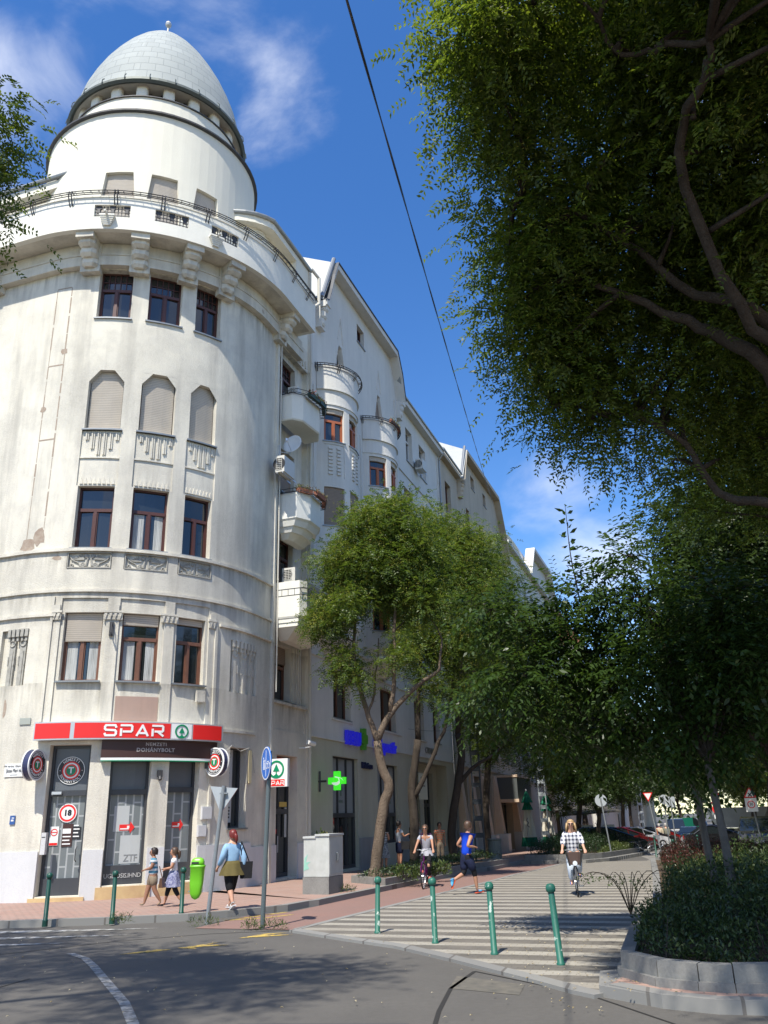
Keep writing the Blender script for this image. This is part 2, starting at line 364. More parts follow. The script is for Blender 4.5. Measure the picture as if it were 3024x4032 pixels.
def dens(pts, k=4):
 out_ = []
 for a, b in zip(pts[:-1], pts[1:]):
  for i in range(k): out_.append((a[0] + (b[0] - a[0]) * i / k, a[1] + (b[1] - a[1]) * i / k))
 return out_ + [pts[-1]]
strip_along(arc, .22, -.1, .042, 'kerb', M_kerb, -1)
lane_edge = [tuple(SN(s, edge_n(s), 0))[:2] for s in (-8.4, -6, -3, 0, 3, 6, 10, 15)]
strip_along(lane_edge, .16, -.05, .036, 'kerb', M_kerb, 1)
rows = []
for s in (-8.3, -7, -6, -5.4, -3, 0, 3, 6, 10, 15, 22, 30, 45, 70, 110):
 a = SN(s, kn(s) if s > -5.5 else 3.3, 0); b = SN(s, edge_n(s), 0)
 rows.append((Vector((a.x, a.y, gz(a.y) + .008)), Vector((b.x, b.y, gz(b.y) + .008))))
sheet('bike_lane', rows, M_bike)
front = [(-60, 38.2), (-25, 25), (-14, 20.6), (-11, 19.4), (-8.02, 18.77), (-5.67, 18.9), (-4.3, 19.15), (-3.56, 19.6), (-2.95, 20.1), (-2.4, 20.6), (-2.0, 21.4)]
street = [tuple(SN(s, kn(s), 0))[:2] for s in (-4, -2, 0, 3, 6, 10, 15, 22, 30, 45, 70, 110, 150)]
mb = MB(); Z = .13
inner = [(-60, 44), (-28, 32), (-16, 27), (-12.5, 25), (-10.5, 26), (-8, 26), (-7, 26), (-6.5, 26), (-6.3, 26.3), (-6.2, 26.6), (-6.1, 27)]
allo = front + street; alli = inner + [tuple(SN(s, -1.5, 0))[:2] for s in (-1.2, -.8, 0, 3, 6, 10, 15, 22, 30, 45, 70, 110, 150)]
for i in range(len(allo) - 1):
 q = [allo[i], allo[i + 1], alli[i + 1], alli[i]]
 mb.quad(*[Vector((x, y, gz(y) + Z)) for x, y in q])
tag(mb.build('pavement', M_brick), kind='structure')
strip_along(dens(front, 1) + street, .17, -.1, Z + .008, 'kerb', M_kerb, 1)
def wall_ring(name, pts, thick, z0, z1, m, label, cat, top_z=None, soil=True, step=None):
 """closed low wall of concrete blocks with soil inside; pts ccw seen from above"""
 C0 = Vector((sum(p[0] for p in pts) / len(pts), sum(p[1] for p in pts) / len(pts), 0)); root = empty(name, (C0.x, C0.y, gz(C0.y)), 0, label, cat)
 P = [Vector((p[0], p[1], 0)) for p in pts]; n = len(P)
 def off(d):
  r = []
  for i in range(n):
   e0 = (P[i] - P[i - 1]).normalized(); e1 = (P[(i + 1) % n] - P[i]).normalized(); n0 = Vector((-e0.y, e0.x, 0)); n1 = Vector((-e1.y, e1.x, 0))
   k = (n0 + n1); k = k / max(.5, k.dot(n1)); r.append(P[i] + k * d)
  return r
 I = off(thick); rng = random.Random(len(pts)); mb = MB()
 for i in range(n):
  a, b = P[i], P[(i + 1) % n]; ia, ib = I[i], I[(i + 1) % n]; Ln = (b - a).length; k = max(1, int(Ln / .5)); g = .006 / max(Ln, .1)
  for j in range(k):
   t0, t1 = j / k + g, (j + 1) / k - g; jz = rng.uniform(-.004, .006)
   q = [a.lerp(b, t0), a.lerp(b, t1), ia.lerp(ib, t1), ia.lerp(ib, t0)]
   mb.hexa([Vector((v.x, v.y, gz(v.y) + z0)) for v in q], [Vector((v.x, v.y, gz(v.y) + z1 + jz)) for v in q])
 mb.build('wall', m, root, world=True)
 if step:
  O = off(-step[0]); mb = MB()
  for i in range(n):
   a, b = O[i], O[(i + 1) % n]; ia, ib = P[i], P[(i + 1) % n]; Ln = (b - a).length; k = max(1, int(Ln / .55))
   for j in range(k):
    t0, t1 = j / k + .008, (j + 1) / k - .008; q = [a.lerp(b, t0), a.lerp(b, t1), ia.lerp(ib, t1), ia.lerp(ib, t0)]
    mb.hexa([Vector((v.x, v.y, gz(v.y) + z0)) for v in q], [Vector((v.x, v.y, gz(v.y) + step[1])) for v in q])
  mb.build('footing', m, root, world=True)
 if soil:
  I2 = off(thick * .9); mb = MB(); cz = sum(v.y for v in I2) / n
  mb.add([Vector((v.x, v.y, gz(v.y) + z1 - .07)) for v in I2], [tuple(range(n))]); mb.build('soil', M_soil, root, world=True)
 return root
def snp(*a): return [tuple(SN(s, n_, 0))[:2] for s, n_ in a]
wall_ring('planter', snp((.12, 4.22), (4, 4.5), (8, 4.75), (13.6, 4.95), (13.4, 2.6), (8, 2.5), (1.35, 2.7)), .12, 0, .32, M_conc, 'low concrete edged planting bed with bare soil along the left kerb', 'planter')
wall_ring('planter', snp((15.7, 7.7), (17.5, 8.35), (19.3, 8.6), (26, 9.3), (38, 9.2), (38, 5.6), (30, 5.3), (16.1, 5.1)), .14, 0, .38, M_conc, 'low concrete planter holding the long dark hedge in mid street', 'planter', step=(.3, .16))
apron = [(2.3, 10.35), (2.68, 9.72), (3.12, 9.4), (3.6, 9.27), (6, 9.2), (14, 9.6)]
mb = MB(); ain = [(2.9, 11.4), (3.2, 10.9), (3.6, 10.6), (4, 10.4), (6, 10.4), (14, 10.8)]
for i in range(len(apron) - 1): mb.quad(*[Vector((x, y, .12)) for x, y in (apron[i], apron[i + 1], ain[i + 1], ain[i])])
kb_ = MB(); kb_.prism([(2.2, 10.4), (2.66, 9.76), (3.4, 9.9), (3.4, 11.5), (2.42, 11.3)], -.1, .112); tag(kb_.build('kerb', M_kerb), kind='structure')
tag(mb.build('pavement', M_brick), kind='structure')
mb = MB(); mb.poly([Vector((x, y, .033)) for x, y in ((1.75, 11.45), (2.28, 10.42), (2.95, 10.3), (3.3, 11.3), (2.6, 12.5))]); tag(mb.build('striped_pavement', M_str), kind='structure')
strip_along(dens(apron, 2), .2, -.12, .128, 'kerb', M_kerb, 1)
plR = wall_ring('planter', [(2.58, 10.86), (2.8, 10.2), (3.14, 9.9), (3.45, 9.74), (4.1, 9.66), (7.5, 9.66), (7.6, 14.6), (4.05, 14.6), (3.35, 13.3)], .16, .02, .37, M_conc, 'curved grey concrete block planter in the right foreground', 'planter', step=(.05, .205))
plR2 = wall_ring('planter', [(4.35, 15.6), (7.7, 15.2), (11.2, 23.5), (12.2, 30), (8.6, 30.5), (6.5, 23)], .16, .0, .42, M_conc, 'second concrete planter behind the curved one, with a red topped hedge', 'planter')
rows = [(SN(s, 21, 0), SN(s, 60, 0)) for s in (-40, -10, 0, 10, 20, 40, 80, 150)]
mb = MB()
for (a, b), (c, d) in zip(rows[:-1], rows[1:]): mb.quad(*[Vector((v.x, v.y, gz(v.y) + .13)) for v in (a, b, d, c)])
tag(mb.build('pavement', M_brick), kind='structure')
M_wpaint = mat('white_road_paint', (.5, .49, .46), .8, noise=[(5, (.12, .118, .11), 1, .4, .6)], spec=.3)
M_ypaint = mat('yellow_road_paint', (.52, .36, .08), .8, noise=[(10, (.14, .125, .1), 1, .45, .65)], spec=.3)
def mark(pts, m, z=.006): 
 mb = MB(); mb.poly([Vector((x, y, gz(y) + z)) for x, y in pts]); return tag(mb.build('road_marking', m), kind='structure')
def band(pts, wdt, m, z=.006):
 mb = MB(); P = [Vector((p[0], p[1], 0)) for p in pts]
 L_ = []
 for i in range(len(P)):
  t = (P[min(i + 1, len(P) - 1)] - P[max(i - 1, 0)]).normalized(); q = Vector((-t.y, t.x, 0)) * wdt / 2; L_.append((P[i] - q, P[i] + q))
 for (a, b), (c, d) in zip(L_[:-1], L_[1:]): mb.quad(*[Vector((v.x, v.y, gz(v.y) + z)) for v in (a, b, d, c)])
 return tag(mb.build('road_marking', m), kind='structure')
M_gpaint = mat('worn_white_paint', (.36, .35, .33), .8, noise=[(9, (.12, .12, .115), 1, .4, .62)], spec=.3)
band([(-5.2, 14.9), (-4.75, 14.3), (-4.35, 13.5), (-3.75, 12.2), (-3.1, 10.8), (-2.68, 9.7), (-2.4, 8.5)], .12, M_gpaint)
mark([(-3.55, 15.15), (-2.95, 15.75), (-3.15, 15.45), (-2.75, 15.35), (-3.3, 15.2), (-3.2, 15.0)], M_ypaint)
mark([(-2.75, 16.15), (-2.35, 16.7), (-1.95, 16.75), (-2.3, 16.5), (-1.8, 16.45), (-2.4, 16.25)], M_ypaint)
mark([(-4.35, 14.6), (-3.85, 15.05), (-3.6, 15.0), (-3.9, 14.75)], M_ypaint)
band([(-3.5, 19.0), (-2.9, 19.7), (-2.4, 20.35)], .1, M_ypaint, .012); band([(-3.5, 19.0), (-2.75, 19.25), (-2.2, 19.8)], .1, M_ypaint, .012)
for a, b in (((-9, 17.9), (-4.6, 18.05)), ((-9, 16.9), (-4.8, 17.1)), ((-9, 15.9), (-5.6, 16.2))): mark([a, (b[0] - .6, b[1] - .1), b, (a[0], a[1] + .45)], M_wpaint)
band([(.2, 8), (.42, 9.9), (.62, 11.1), (1.0, 12.2)], .05, mat('tar_seam', (.02, .018, .016), .9), .004)
M_seam = _MC['tar_seam']
for pts in ([(-9, 13.6), (-7.2, 14.3), (-5.6, 15.6), (-4.9, 16.2), (-3.4, 16.9), (-1.9, 17.1)], [(-6.5, 9.5), (-5.2, 11.5), (-4.9, 12.6)], [(1.0, 12.2), (2.1, 10.5), (2.6, 9.0), (4.5, 8.2)]): band(pts, .03, M_seam, .005)
mark([(.75, 11.9), (1.5, 11.2), (1.35, 10.6), (.6, 11.1)], mat('sandy_patch', (.14, .125, .10), .9, noise=[(6, (.07, .068, .06), .9)]), .004)
mark([(-1.6, 9.6), (.1, 9.4), (.25, 7.5), (-1.9, 7.5)], mat('asphalt_patch', (.07, .068, .067), .9, noise=[(30, (.07, .07, .068), .6)]), .003)
sheet('cobble_street', [(SN(s, 9.6 if s > 20 else 10.2, 0, 0) + Vector((0, 0, gz(SN(s, 9.6, 0).y) + .006)), SN(s, 21, 0) + Vector((0, 0, gz(SN(s, 21, 0).y) + .006))) for s in (17.3, 20, 24, 30, 38, 48, 60, 80, 120, 200)],
 ground_mat('street_paving', (.20, .185, .165), (.12, .115, .105), 2.2))
# == BUILDINGS
def plaster(name, base, dark, amt=.5, streak=.45, sc=.5, bs=.35):
 return mat(name, base, .9, noise=[(sc, dark, amt), (3.5, tuple(c * .86 for c in base), .5), (22, tuple(c * 1.06 for c in base), .4)], streak=(2.2, tuple(c * .62 for c in base), streak), bump=(35, bs, .02), spec=.2)
M_bay = mat('weathered_cream_plaster', (.71, .665, .555), .9, noise=[(.3, (.43, .405, .35), .9, .46, .66), (1.2, (.52, .49, .42), .7, .48, .68), (5, (.60, .57, .5), .6), (26, (.72, .69, .6), .5)], streak=(1.6, (.33, .31, .27), .85), blotch=(.9, (.42, .37, .31), .745), bump=(30, .5, .025), spec=.2)
M_white = plaster('white_plaster', (.78, .76, .68), (.66, .64, .57), .5, .25, .8)
M_drum = mat('cream_plaster', (.76, .73, .62), .9, noise=[(.8, (.69, .655, .545), .6), (20, (.79, .76, .66), .4)], streak=(1.6, (.55, .53, .47), .3), blotch=(.55, (.42, .36, .30), .755), bump=(30, .35, .02), spec=.2)
M_gable = plaster('grey_white_plaster', (.66, .645, .60), (.54, .53, .49), .6, .35)
M_pharm = plaster('sage_plaster', (.50, .48, .38), (.38, .37, .30), .5, .35)
M_plinth = plaster('painted_plinth', (.60, .60, .60), (.48, .48, .485), .5, .4)
M_beige = plaster('beige_plaster', (.50, .435, .34), (.36, .315, .255), .7, .65)
M_peach = plaster('peach_plaster', (.66, .50, .37), (.5, .40, .31), .5, .3)
M_frame = mat('mahogany_frame', (.085, .028, .020), .45, noise=(8, (.05, .02, .016), .6))
M_frame2 = mat('brown_frame', (.17, .075, .045), .5, noise=(8, (.10, .045, .03), .6))
M_orange = mat('orange_frame', (.38, .11, .04), .5, noise=(8, (.25, .08, .04), .5))
M_glass = mat('window_glass', (.018, .022, .025), .05, spec=.9)
M_wframe = mat('white_window_frame', (.6, .6, .58), .45)
M_metalroof = mat('zinc_sheet', (.33, .345, .34), .5, metal=.35, noise=[(1.2, (.25, .265, .262), .6)], spec=.4)
M_gutter = mat('zinc_gutter', (.28, .29, .29), .45, metal=.6)
M_darkmetal = mat('dark_iron', (.055, .055, .058), .55, metal=.3)
M_iron = mat('grey_iron', (.16, .16, .165), .55, metal=.3)
M_pipe = mat('cream_downpipe', (.55, .52, .45), .5)
M_dark = mat('dark_interior', (.02, .02, .022), .8)
M_shopfr = mat('anthracite_frame', (.045, .048, .055), .4)
def slat_mat(name, col, period=.045, axis_z=True):
 if name in _MC: return _MC[name]
 m = mat(name, col, .6); T = m.node_tree; n = T.nodes; l = T.links; b = n['Principled BSDF']
 g = n.new('ShaderNodeNewGeometry'); sx = n.new('ShaderNodeSeparateXYZ'); l.new(g.outputs['Position'], sx.inputs[0])
 q = n.new('ShaderNodeMath'); q.operation = 'DIVIDE'; q.inputs[1].default_value = period; l.new(sx.outputs['Z'], q.inputs[0]); f = n.new('ShaderNodeMath'); f.operation = 'FRACT'; l.new(q.outputs[0], f.inputs[0])
 bp = n.new('ShaderNodeBump'); bp.inputs['Strength'].default_value = 1; bp.inputs['Distance'].default_value = .012; l.new(f.outputs[0], bp.inputs['Height']); l.new(bp.outputs[0], b.inputs['Normal'])
 gt = n.new('ShaderNodeMath'); gt.operation = 'LESS_THAN'; gt.inputs[1].default_value = .14; l.new(f.outputs[0], gt.inputs[0])
 t = n.new('ShaderNodeTexNoise'); t.inputs['Scale'].default_value = 1.8; l.new(g.outputs['Position'], t.inputs[0])
 mi = n.new('ShaderNodeMix'); mi.data_type = 'RGBA'; l.new(t.outputs['Fac'], mi.inputs[0]); mi.inputs[6].default_value = (*col, 1); mi.inputs[7].default_value = (*[c * .75 for c in col], 1)
 m2 = n.new('ShaderNodeMix'); m2.data_type = 'RGBA'; l.new(gt.outputs[0], m2.inputs[0]); l.new(mi.outputs[2], m2.inputs[6]); m2.inputs[7].default_value = (*[c * .45 for c in col], 1); l.new(m2.outputs[2], b.inputs['Base Color'])
 return m
M_shut = slat_mat('beige_roller_slats', (.60, .53, .44), .06)
M_shut2 = slat_mat('brown_roller_slats', (.30, .23, .18), .06)
M_curt = mat('net_curtain', (.42, .43, .42), .9, streak=(8, (.1, .11, .11), .9))
def window(P, u0, u1, z0, z1, root, d=.28, style='red', shut=0, fr=None, sill=True, nu=1, curtain=False, shm=None, fo=0):
 """frame mesh is the window; pane, roller shutter and sill are its pieces. d = depth of the recess, fo = outward shift"""
 if fr is None: fr = M_frame
 t = .055; b = -d + fo; f = b + .09; mb = MB(); W_ = u1 - u0; H_ = z1 - z0; nn = nu
 def bar(a0, a1, c0, c1, pf=f): mbox(mb, P, a0, a1, c0, c1, b, pf, 1)
 bar(u0, u0 + t, z0, z1); bar(u1 - t, u1, z0, z1); bar(u0 + t, u1 - t, z0, z0 + t); bar(u0 + t, u1 - t, z1 - t, z1)
 um = (u0 + u1) / 2
 if style in ('red', 'grid', 'tall'):
  zt = z0 + H_ * (.63 if style != 'tall' else .7)
  bar(u0 + t, u1 - t, zt - .05, zt + .05, f + .02); bar(um - .045, um + .045, z0 + t, zt - .05, f + .01)
  for a, c in ((u0 + t, um - .045), (um + .045, u1 - t)): bar(a, a + .035, z0 + t, zt - .05, f - .02); bar(c - .035, c, z0 + t, zt - .05, f - .02)
  if style == 'grid':
   k = 5
   for i in range(1, k): x = u0 + t + (W_ - 2 * t) * i / k; bar(x - .013, x + .013, zt + .05, z1 - t, f - .02)
   zz = (zt + z1) / 2; bar(u0 + t, u1 - t, zz - .013, zz + .013, f - .021)
 elif style == 'two': bar(um - .04, um + .04, z0 + t, z1 - t, f + .01)
 elif style == 'shop': 
  zt = z0 + H_ * .66; bar(u0 + t, u1 - t, zt - .04, zt + .04, f + .01)
 o = mb.build('window', fr, root, world=True)
 g = MB(); mbox(g, P, u0 + t * .5, u1 - t * .5, z0 + t * .5, z1 - t * .5, b - .04, b + .03, nn)
 if shut < 1: g.build('pane', M_glass, o, world=True)
 if curtain:
  cb = MB(); k = 12; c0, c1 = u0 + t, u1 - t
  for side in (0, 1):
   a, e = (c0, c0 + (c1 - c0) * .36) if side == 0 else (c1 - (c1 - c0) * .3, c1)
   for i in range(k):
    x0, x1 = a + (e - a) * i / k, a + (e - a) * (i + 1) / k; zz = -.0 + (.035 if i % 2 else 0)
    cb.quad(P(x0, z0 + t, b + .031 + (.006 if i % 2 else 0)), P(x1, z0 + t, b + .031 + (0 if i % 2 else .006)), P(x1, z0 + H_ * .6, b + .031 + (0 if i % 2 else .006)), P(x0, z0 + H_ * .6, b + .031 + (.006 if i % 2 else 0)))
  cb.build('curtain', M_curt, o, world=True)
 if shut > 0:
  s = MB(); zb = z1 - (H_ - .0) * shut; mbox(s, P, u0 + .03, u1 - .03, max(zb, z0 + .015), z1 - .01, b + .035, f + .045, nn); s.build('roller_shutter', shm or M_shut, o, world=True)
 if sill:
  s = MB(); mbox(s, P, u0 - .06, u1 + .06, z0 - .05, z0 - .002, b + .06, .06 + fo, max(1, nn)); s.build('sill', M_gutter, o, world=True)
 return o
# -- corner building
corner = empty('corner_building', (BC[0], BC[1], 0), 0, 'cream corner building with a round egg shaped domed turret above the red shop sign', 'building')
arcu = [i * ARC / 40 for i in range(41)]
S_END = ARC + 4.15
us = [-16, -12, -9, -6, -4, -2, -1] + arcu + [ARC + x for x in (1, 2, 3)] + [S_END]
zs = [-.4, 0, 2, 4, 6, 8, 10, 12, 14, 16, 18, 20.2]
W = [(U(180), U(168)), (U(162), U(150)), (U(144.5), U(134))]
regs = []
for a, b in W:
 regs += [(a - .1, b + .1, 4.6, 8.05, .05, False), (a - .06, b + .06, 11.52, 13.35, .05, False)]
 regs += [(a, b, 5.7, 7.64, .3, True), (a, b, 9.56, 11.52, .3, True), (a, b, 13.4, 15.45, .3, True), (a, b, 17.38, 19.22, .3, True), (a - .1, b + .1, 8.93, 9.42, .06, False)]
regs += [(W[0][0], W[0][1], .25, 3.98, .35, True), (W[1][0], W[1][1], .45, 3.98, .35, True), (W[2][0], W[2][1], .45, 3.98, .35, True)]
regs += [(U(123), U(107.3), 5.62, 7.2, .12, False), (U(201), U(191) , 5.62, 7.2, .12, False)]
sb = ARC
regs += [(sb + 1.42, sb + 3.85, 4.75, 5.6, .03, False), (sb + 1.3, sb + 3.95, 5.66, 19.2, .22, False)]
regs += [(sb + 1.6, sb + 3.1, 5.72, 7.66, .55, True), (sb + 1.85, sb + 3.2, 9.75, 11.6, .5, True), (sb + 1.65, sb + 3.25, 13.2, 15.1, .5, True), (sb + 1.8, sb + 3.22, 17.2, 18.95, .5, True)]
regs += [(sb + 1.72, sb + 3.3, .2, 3.95, .45, True)]
regs += [(U(121.5), U(112), 1.75, 4.0, .35, True), (-3.6, -2.2, 5.62, 7.5, .3, True), (-3.6, -2.2, 9.56, 11.5, .3, True), (-3.6, -2.2, 13.4, 15.2, .3, True), (-7.6, -6.2, 5.62, 7.5, .3, True)]
mb = MB(); wall(mb, FP, us, zs, regs)
def ledge_grime(m):   # soot that runs down below the string courses
 T = m.node_tree; n = T.nodes; l = T.links; b = n['Principled BSDF']; src = b.inputs['Base Color'].links[0].from_socket; g = n.new('ShaderNodeNewGeometry'); s = n.new('ShaderNodeSeparateXYZ'); l.new(g.outputs['Position'], s.inputs[0]); acc = None
 def mt(op, a, bb):
  q = n.new('ShaderNodeMath'); q.operation = op
  for i, v in enumerate((a, bb)):
   if isinstance(v, (int, float)): q.inputs[i].default_value = v
   else: l.new(v, q.inputs[i])
  return q.outputs[0]
 for zl, ln in ((9.44, .8), (8.22, .55), (5.66, 1.1), (7.52, .3), (19.25, .9)):
  mr = n.new('ShaderNodeMapRange'); mr.inputs[1].default_value = zl - ln; mr.inputs[2].default_value = zl; l.new(s.outputs['Z'], mr.inputs[0]); v = mt('MULTIPLY', mr.outputs[0], mt('LESS_THAN', s.outputs['Z'], zl)); acc = v if acc is None else mt('MAXIMUM', acc, v)
 mp = n.new('ShaderNodeMapping'); mp.inputs['Scale'].default_value = (1, 1, .12); l.new(g.outputs['Position'], mp.inputs[0]); t = n.new('ShaderNodeTexNoise'); t.inputs['Scale'].default_value = 5; t.inputs['Detail'].default_value = 5; l.new(mp.outputs[0], t.inputs['Vector'])
 r2 = n.new('ShaderNodeMapRange'); r2.inputs[1].default_value = .42; r2.inputs[2].default_value = .68; l.new(t.outputs['Fac'], r2.inputs[0]); f = mt('MULTIPLY', mt('MULTIPLY', acc, r2.outputs[0]), .75)
 mi = n.new('ShaderNodeMix'); mi.data_type = 'RGBA'; l.new(f, mi.inputs[0]); l.new(src, mi.inputs[6]); mi.inputs[7].default_value = (.27, .25, .21, 1); l.new(mi.outputs[2], b.inputs['Base Color'])
ledge_grime(M_bay)
M_bayset = [M_bay]
mb.build('wall', M_bayset, corner, world=True)
mb = MB()
for a, b in W:
 for x, sg in ((a, 1), (b, -1)):
  k = .32
  tri = [(x, 15.05), (x + sg * k, 15.452), (x, 15.452)]
  if sg < 0: tri = [tri[0], tri[2], tri[1]]
  f_ = [FP(u, z, -.001) for u, z in tri]; bk = [FP(u, z, -.3) for u, z in tri]
  mb.poly([f_[0], f_[1], f_[2]] if sg > 0 else [f_[0], f_[2], f_[1]][::-1]); mb.quad(f_[0], bk[0], bk[1], f_[1]); mb.quad(f_[1], bk[1], bk[0], f_[0])
mb.build('window_heads', M_bay, corner, world=True)
mb = MB(); rc = random.Random(4)
for th in (190.2, 196.2):
 z = 9.8
 while z < 18.6: w_ = rc.uniform(.012, .05); h_ = rc.uniform(.3, .9); mbox(mb, FP, U(th) - w_ / 2, U(th) + w_ / 2, z, min(18.6, z + h_), .001, .004, 1); z += h_ + rc.uniform(0, .12)
for z in (18.6, 15.7, 13.1): mbox(mb, FP, U(196.2), U(190.2), z, z + .045, .001, .004, 4)
for th, z, w_, h_ in ((190.6, 16.2, .28, .3), (196, 14.2, .3, .25), (195.5, 9.75, .6, .5), (191.5, 9.95, .4, .6), (184.5, 9.25, .3, .18), (196.5, 5.0, .12, .6)): mb.poly([FP(U(th) + w_ * .5 * math.cos(q) * rc.uniform(.6, 1.1), z + h_ * .5 * math.sin(q) * rc.uniform(.6, 1.1), .003) for q in [i * math.pi / 5 for i in range(10)]])
mb.build('bared_plaster', mat('bared_brick_plaster', (.40, .33, .26), .95, noise=[(9, (.28, .2, .15), .9)], bump=(40, .8, .02)), corner, world=True)
mb = MB()
def plinth(u0, u1, z1=1.33, o=.05): mbox(mb, FP, u0, u1, -.4, z1, 0, o, max(1, int((u1 - u0) / .25)))
plinth(-16, W[0][0] - .02); plinth(W[0][1] + .02, W[1][0] - .02); plinth(W[1][1] + .02, W[2][0] - .02); plinth(W[2][1] + .02, ARC); plinth(ARC, sb + 1.7, 1.2, .051); plinth(sb + 3.32, S_END - .1, 1.2, .05)
mb.build('plinth', M_plinth, corner, world=True)
M_ochre = mat('ochre_sill', (.55, .40, .20), .8, noise=[(3, (.42, .26, .14), .8)], bump=(30, .4, .01))
mb = MB()
for i, (a, b) in enumerate(W): mbox(mb, FP, a - .14, b + .14, -.3, (.22, .42, .42)[i], -.3, .09, 5)
mb.build('shop_sill', M_ochre, corner, world=True)
mb = MB()
def course(u0, u1, z0, z1, o, seg=.3, oo=0): mbox(mb, FP, u0, u1, z0, z1, oo, o, max(1, int((u1 - u0) / seg)))
course(-16, 0, 9.44, 9.53, .08); course(0, ARC, 9.44, 9.53, .08); course(ARC, ARC + 1.25, 9.44, 9.53, .08)
course(-16, 0, 8.22, 8.3, .06); course(0, ARC, 8.22, 8.3, .06); course(ARC, ARC + 1.25, 8.22, 8.3, .06)
course(U(128.6), ARC, 7.52, 7.6, .08); course(ARC, ARC + 1.25, 7.52, 7.6, .08); course(-16, 0, 7.52, 7.6, .07); course(0, U(183), 7.52, 7.6, .07)
course(ARC + 1.1, ARC + 1.25, -.3, 19.2, .1, 5, .001); course(ARC + 4.0, ARC + 4.15, 1.2, 19.2, .06, 5, .001)
course(U(130.5), U(129.5), 1.34, 7.5, .05); course(U(184.2), U(183.4), 4.6, 8.1, .045)
course(U(129), U(107), 4.42, 4.5, .05); course(ARC + 1.3, ARC + 3.98, 5.58, 5.66, .08)
for a, b in W:
 for x0, x1 in ((a - .32, a - .12), (b + .12, b + .32)): course(x0, x1, 7.62, 7.85, .05)
mb.build('string_course', M_bay, corner, world=True)
mb = MB()
for a, b in W:
 n_ = 6; w_ = b - a
 for i in range(n_):
  x = a + w_ * (i + .5) / n_; ln = (.25, .55, .75, .75, .55, .25)[i]
  mbox(mb, FP, x - .022, x + .022, 13.28 - ln, 13.28, -.05, -.003, 1)
  mbox(mb, FP, x + .045, x + .075, 13.28 - ln, 13.28, -.05, -.012, 1)
 for i in range(8):
  x = a + w_ * (i + .5) / 8; q = [FP(x - .05, 11.58, -.02), FP(x + .05, 11.58, -.02), FP(x, 11.78, -.02)]; r_ = [FP(x - .05, 11.58, -.05), FP(x + .05, 11.58, -.05), FP(x, 11.78, -.05)]
  mb.poly(q); mb.quad(q[2], q[1], r_[1], r_[2]); mb.quad(q[0], q[2], r_[2], r_[0]); mb.quad(q[1], q[0], r_[0], r_[1])
 mbox(mb, FP, a - .05, b + .05, 12.42, 12.46, -.05, -.01, 4)
mb.build('moulding', M_bay, corner, world=True)
M_relief = mat('carved_stone', (.40, .385, .34), .9, noise=[(9, (.24, .23, .2), .9)], bump=(40, .5, .01))
for k, (a, b) in enumerate(W):
 mb = MB(); a0, b0 = a - .08, b + .08; w_ = b0 - a0; zc = 9.175
 mbox(mb, FP, a0, b0, 8.935, 8.965, -.06, .02, 6); mbox(mb, FP, a0, b0, 9.39, 9.415, -.06, .02, 6); mbox(mb, FP, a0, a0 + .025, 8.965, 9.39, -.06, .02, 1); mbox(mb, FP, b0 - .025, b0, 8.965, 9.39, -.06, .02, 1)
 def ring(fx, z, r, tr=.018):
  pts = [FP(a0 + fx * w_ + r * math.cos(q), z + r * math.sin(q), -.035) for q in [i * math.pi / 6 for i in range(13)]]; mb.tube(pts, tr, 5, cap=False)
 for fx in (.43, .57): ring(fx, 9.31, .05); ring(fx, 9.31, .02, .02)
 for fx in (.36, .64): ring(fx, 9.04, .055); ring(fx, 9.04, .02, .02)
 for fx in (.1, .9): ring(fx, 9.03, .04)
 for sgn in (-1, 1):
  for j in range(6): 
   x = .5 + sgn * (.2 + .045 * j); mb.tube([FP(a0 + (.5 + sgn * .12) * w_, 9.2, -.04), FP(a0 + x * w_, 9.36 - .035 * j, -.03)], [.022, .012], 5)
  mb.tube([FP(a0 + (.5 + sgn * q) * w_, zz, -.035) for q, zz in ((.46, 9.3), (.4, 9.2), (.33, 9.14), (.25, 9.1), (.2, 9.0), (.12, 8.98))], .02, 5)
  mb.tube([FP(a0 + (.5 + sgn * .03) * w_, 9.27, -.04), FP(a0 + (.5 + sgn * .07) * w_, 9.0, -.035)], [.02, .035], 5)
 mb.build('relief_panel', M_relief, corner, world=True)
mb = MB()
def niche_rel(u0, u1, n_, z0=5.62, z1=7.2):
 for i in range(n_):
  x = u0 + (u1 - u0) * (i + .5) / n_; w_ = (u1 - u0) / n_ * .28
  mbox(mb, FP, x - w_, x + w_, z0, z1 - .22, -.12, -.05, 1); mbox(mb, FP, x - w_ * .45, x + w_ * .45, z0, z1 - .6, -.12, -.03, 1)
  ps = [FP(x + w_ * .9 * math.cos(q), z1 - .38 + w_ * .9 * math.sin(q), -.04) for q in [j * math.pi / 5 for j in range(11)]]; mb.tube(ps, .018, 5, cap=False)
  mbox(mb, FP, x - w_ * 1.15, x - w_ * .8, z1 - 1.0, z1 - .75, -.12, -.03, 1); mbox(mb, FP, x + w_ * .8, x + w_ * 1.15, z1 - 1.0, z1 - .75, -.12, -.03, 1)
 m_ = int(n_ * 2.5)
 for i in range(m_):
  x = u0 + (u1 - u0) * (i + .5) / m_; mbox(mb, FP, x - .05, x + .05, z1 - .2, z1 + .02, -.12, .03, 1); mbox(mb, FP, x - .03, x + .03, z1 - .32, z1 - .2, -.12, .0, 1)
niche_rel(U(123) + .03, U(107.3) - .03, 3); mb.build('niche_relief', M_bay, corner, world=True); mb = MB(); niche_rel(U(201) + .03 if U(201) > 0 else .02, U(191), 2)
mb.build('niche_relief', M_relief, corner, world=True)
mb = MB()
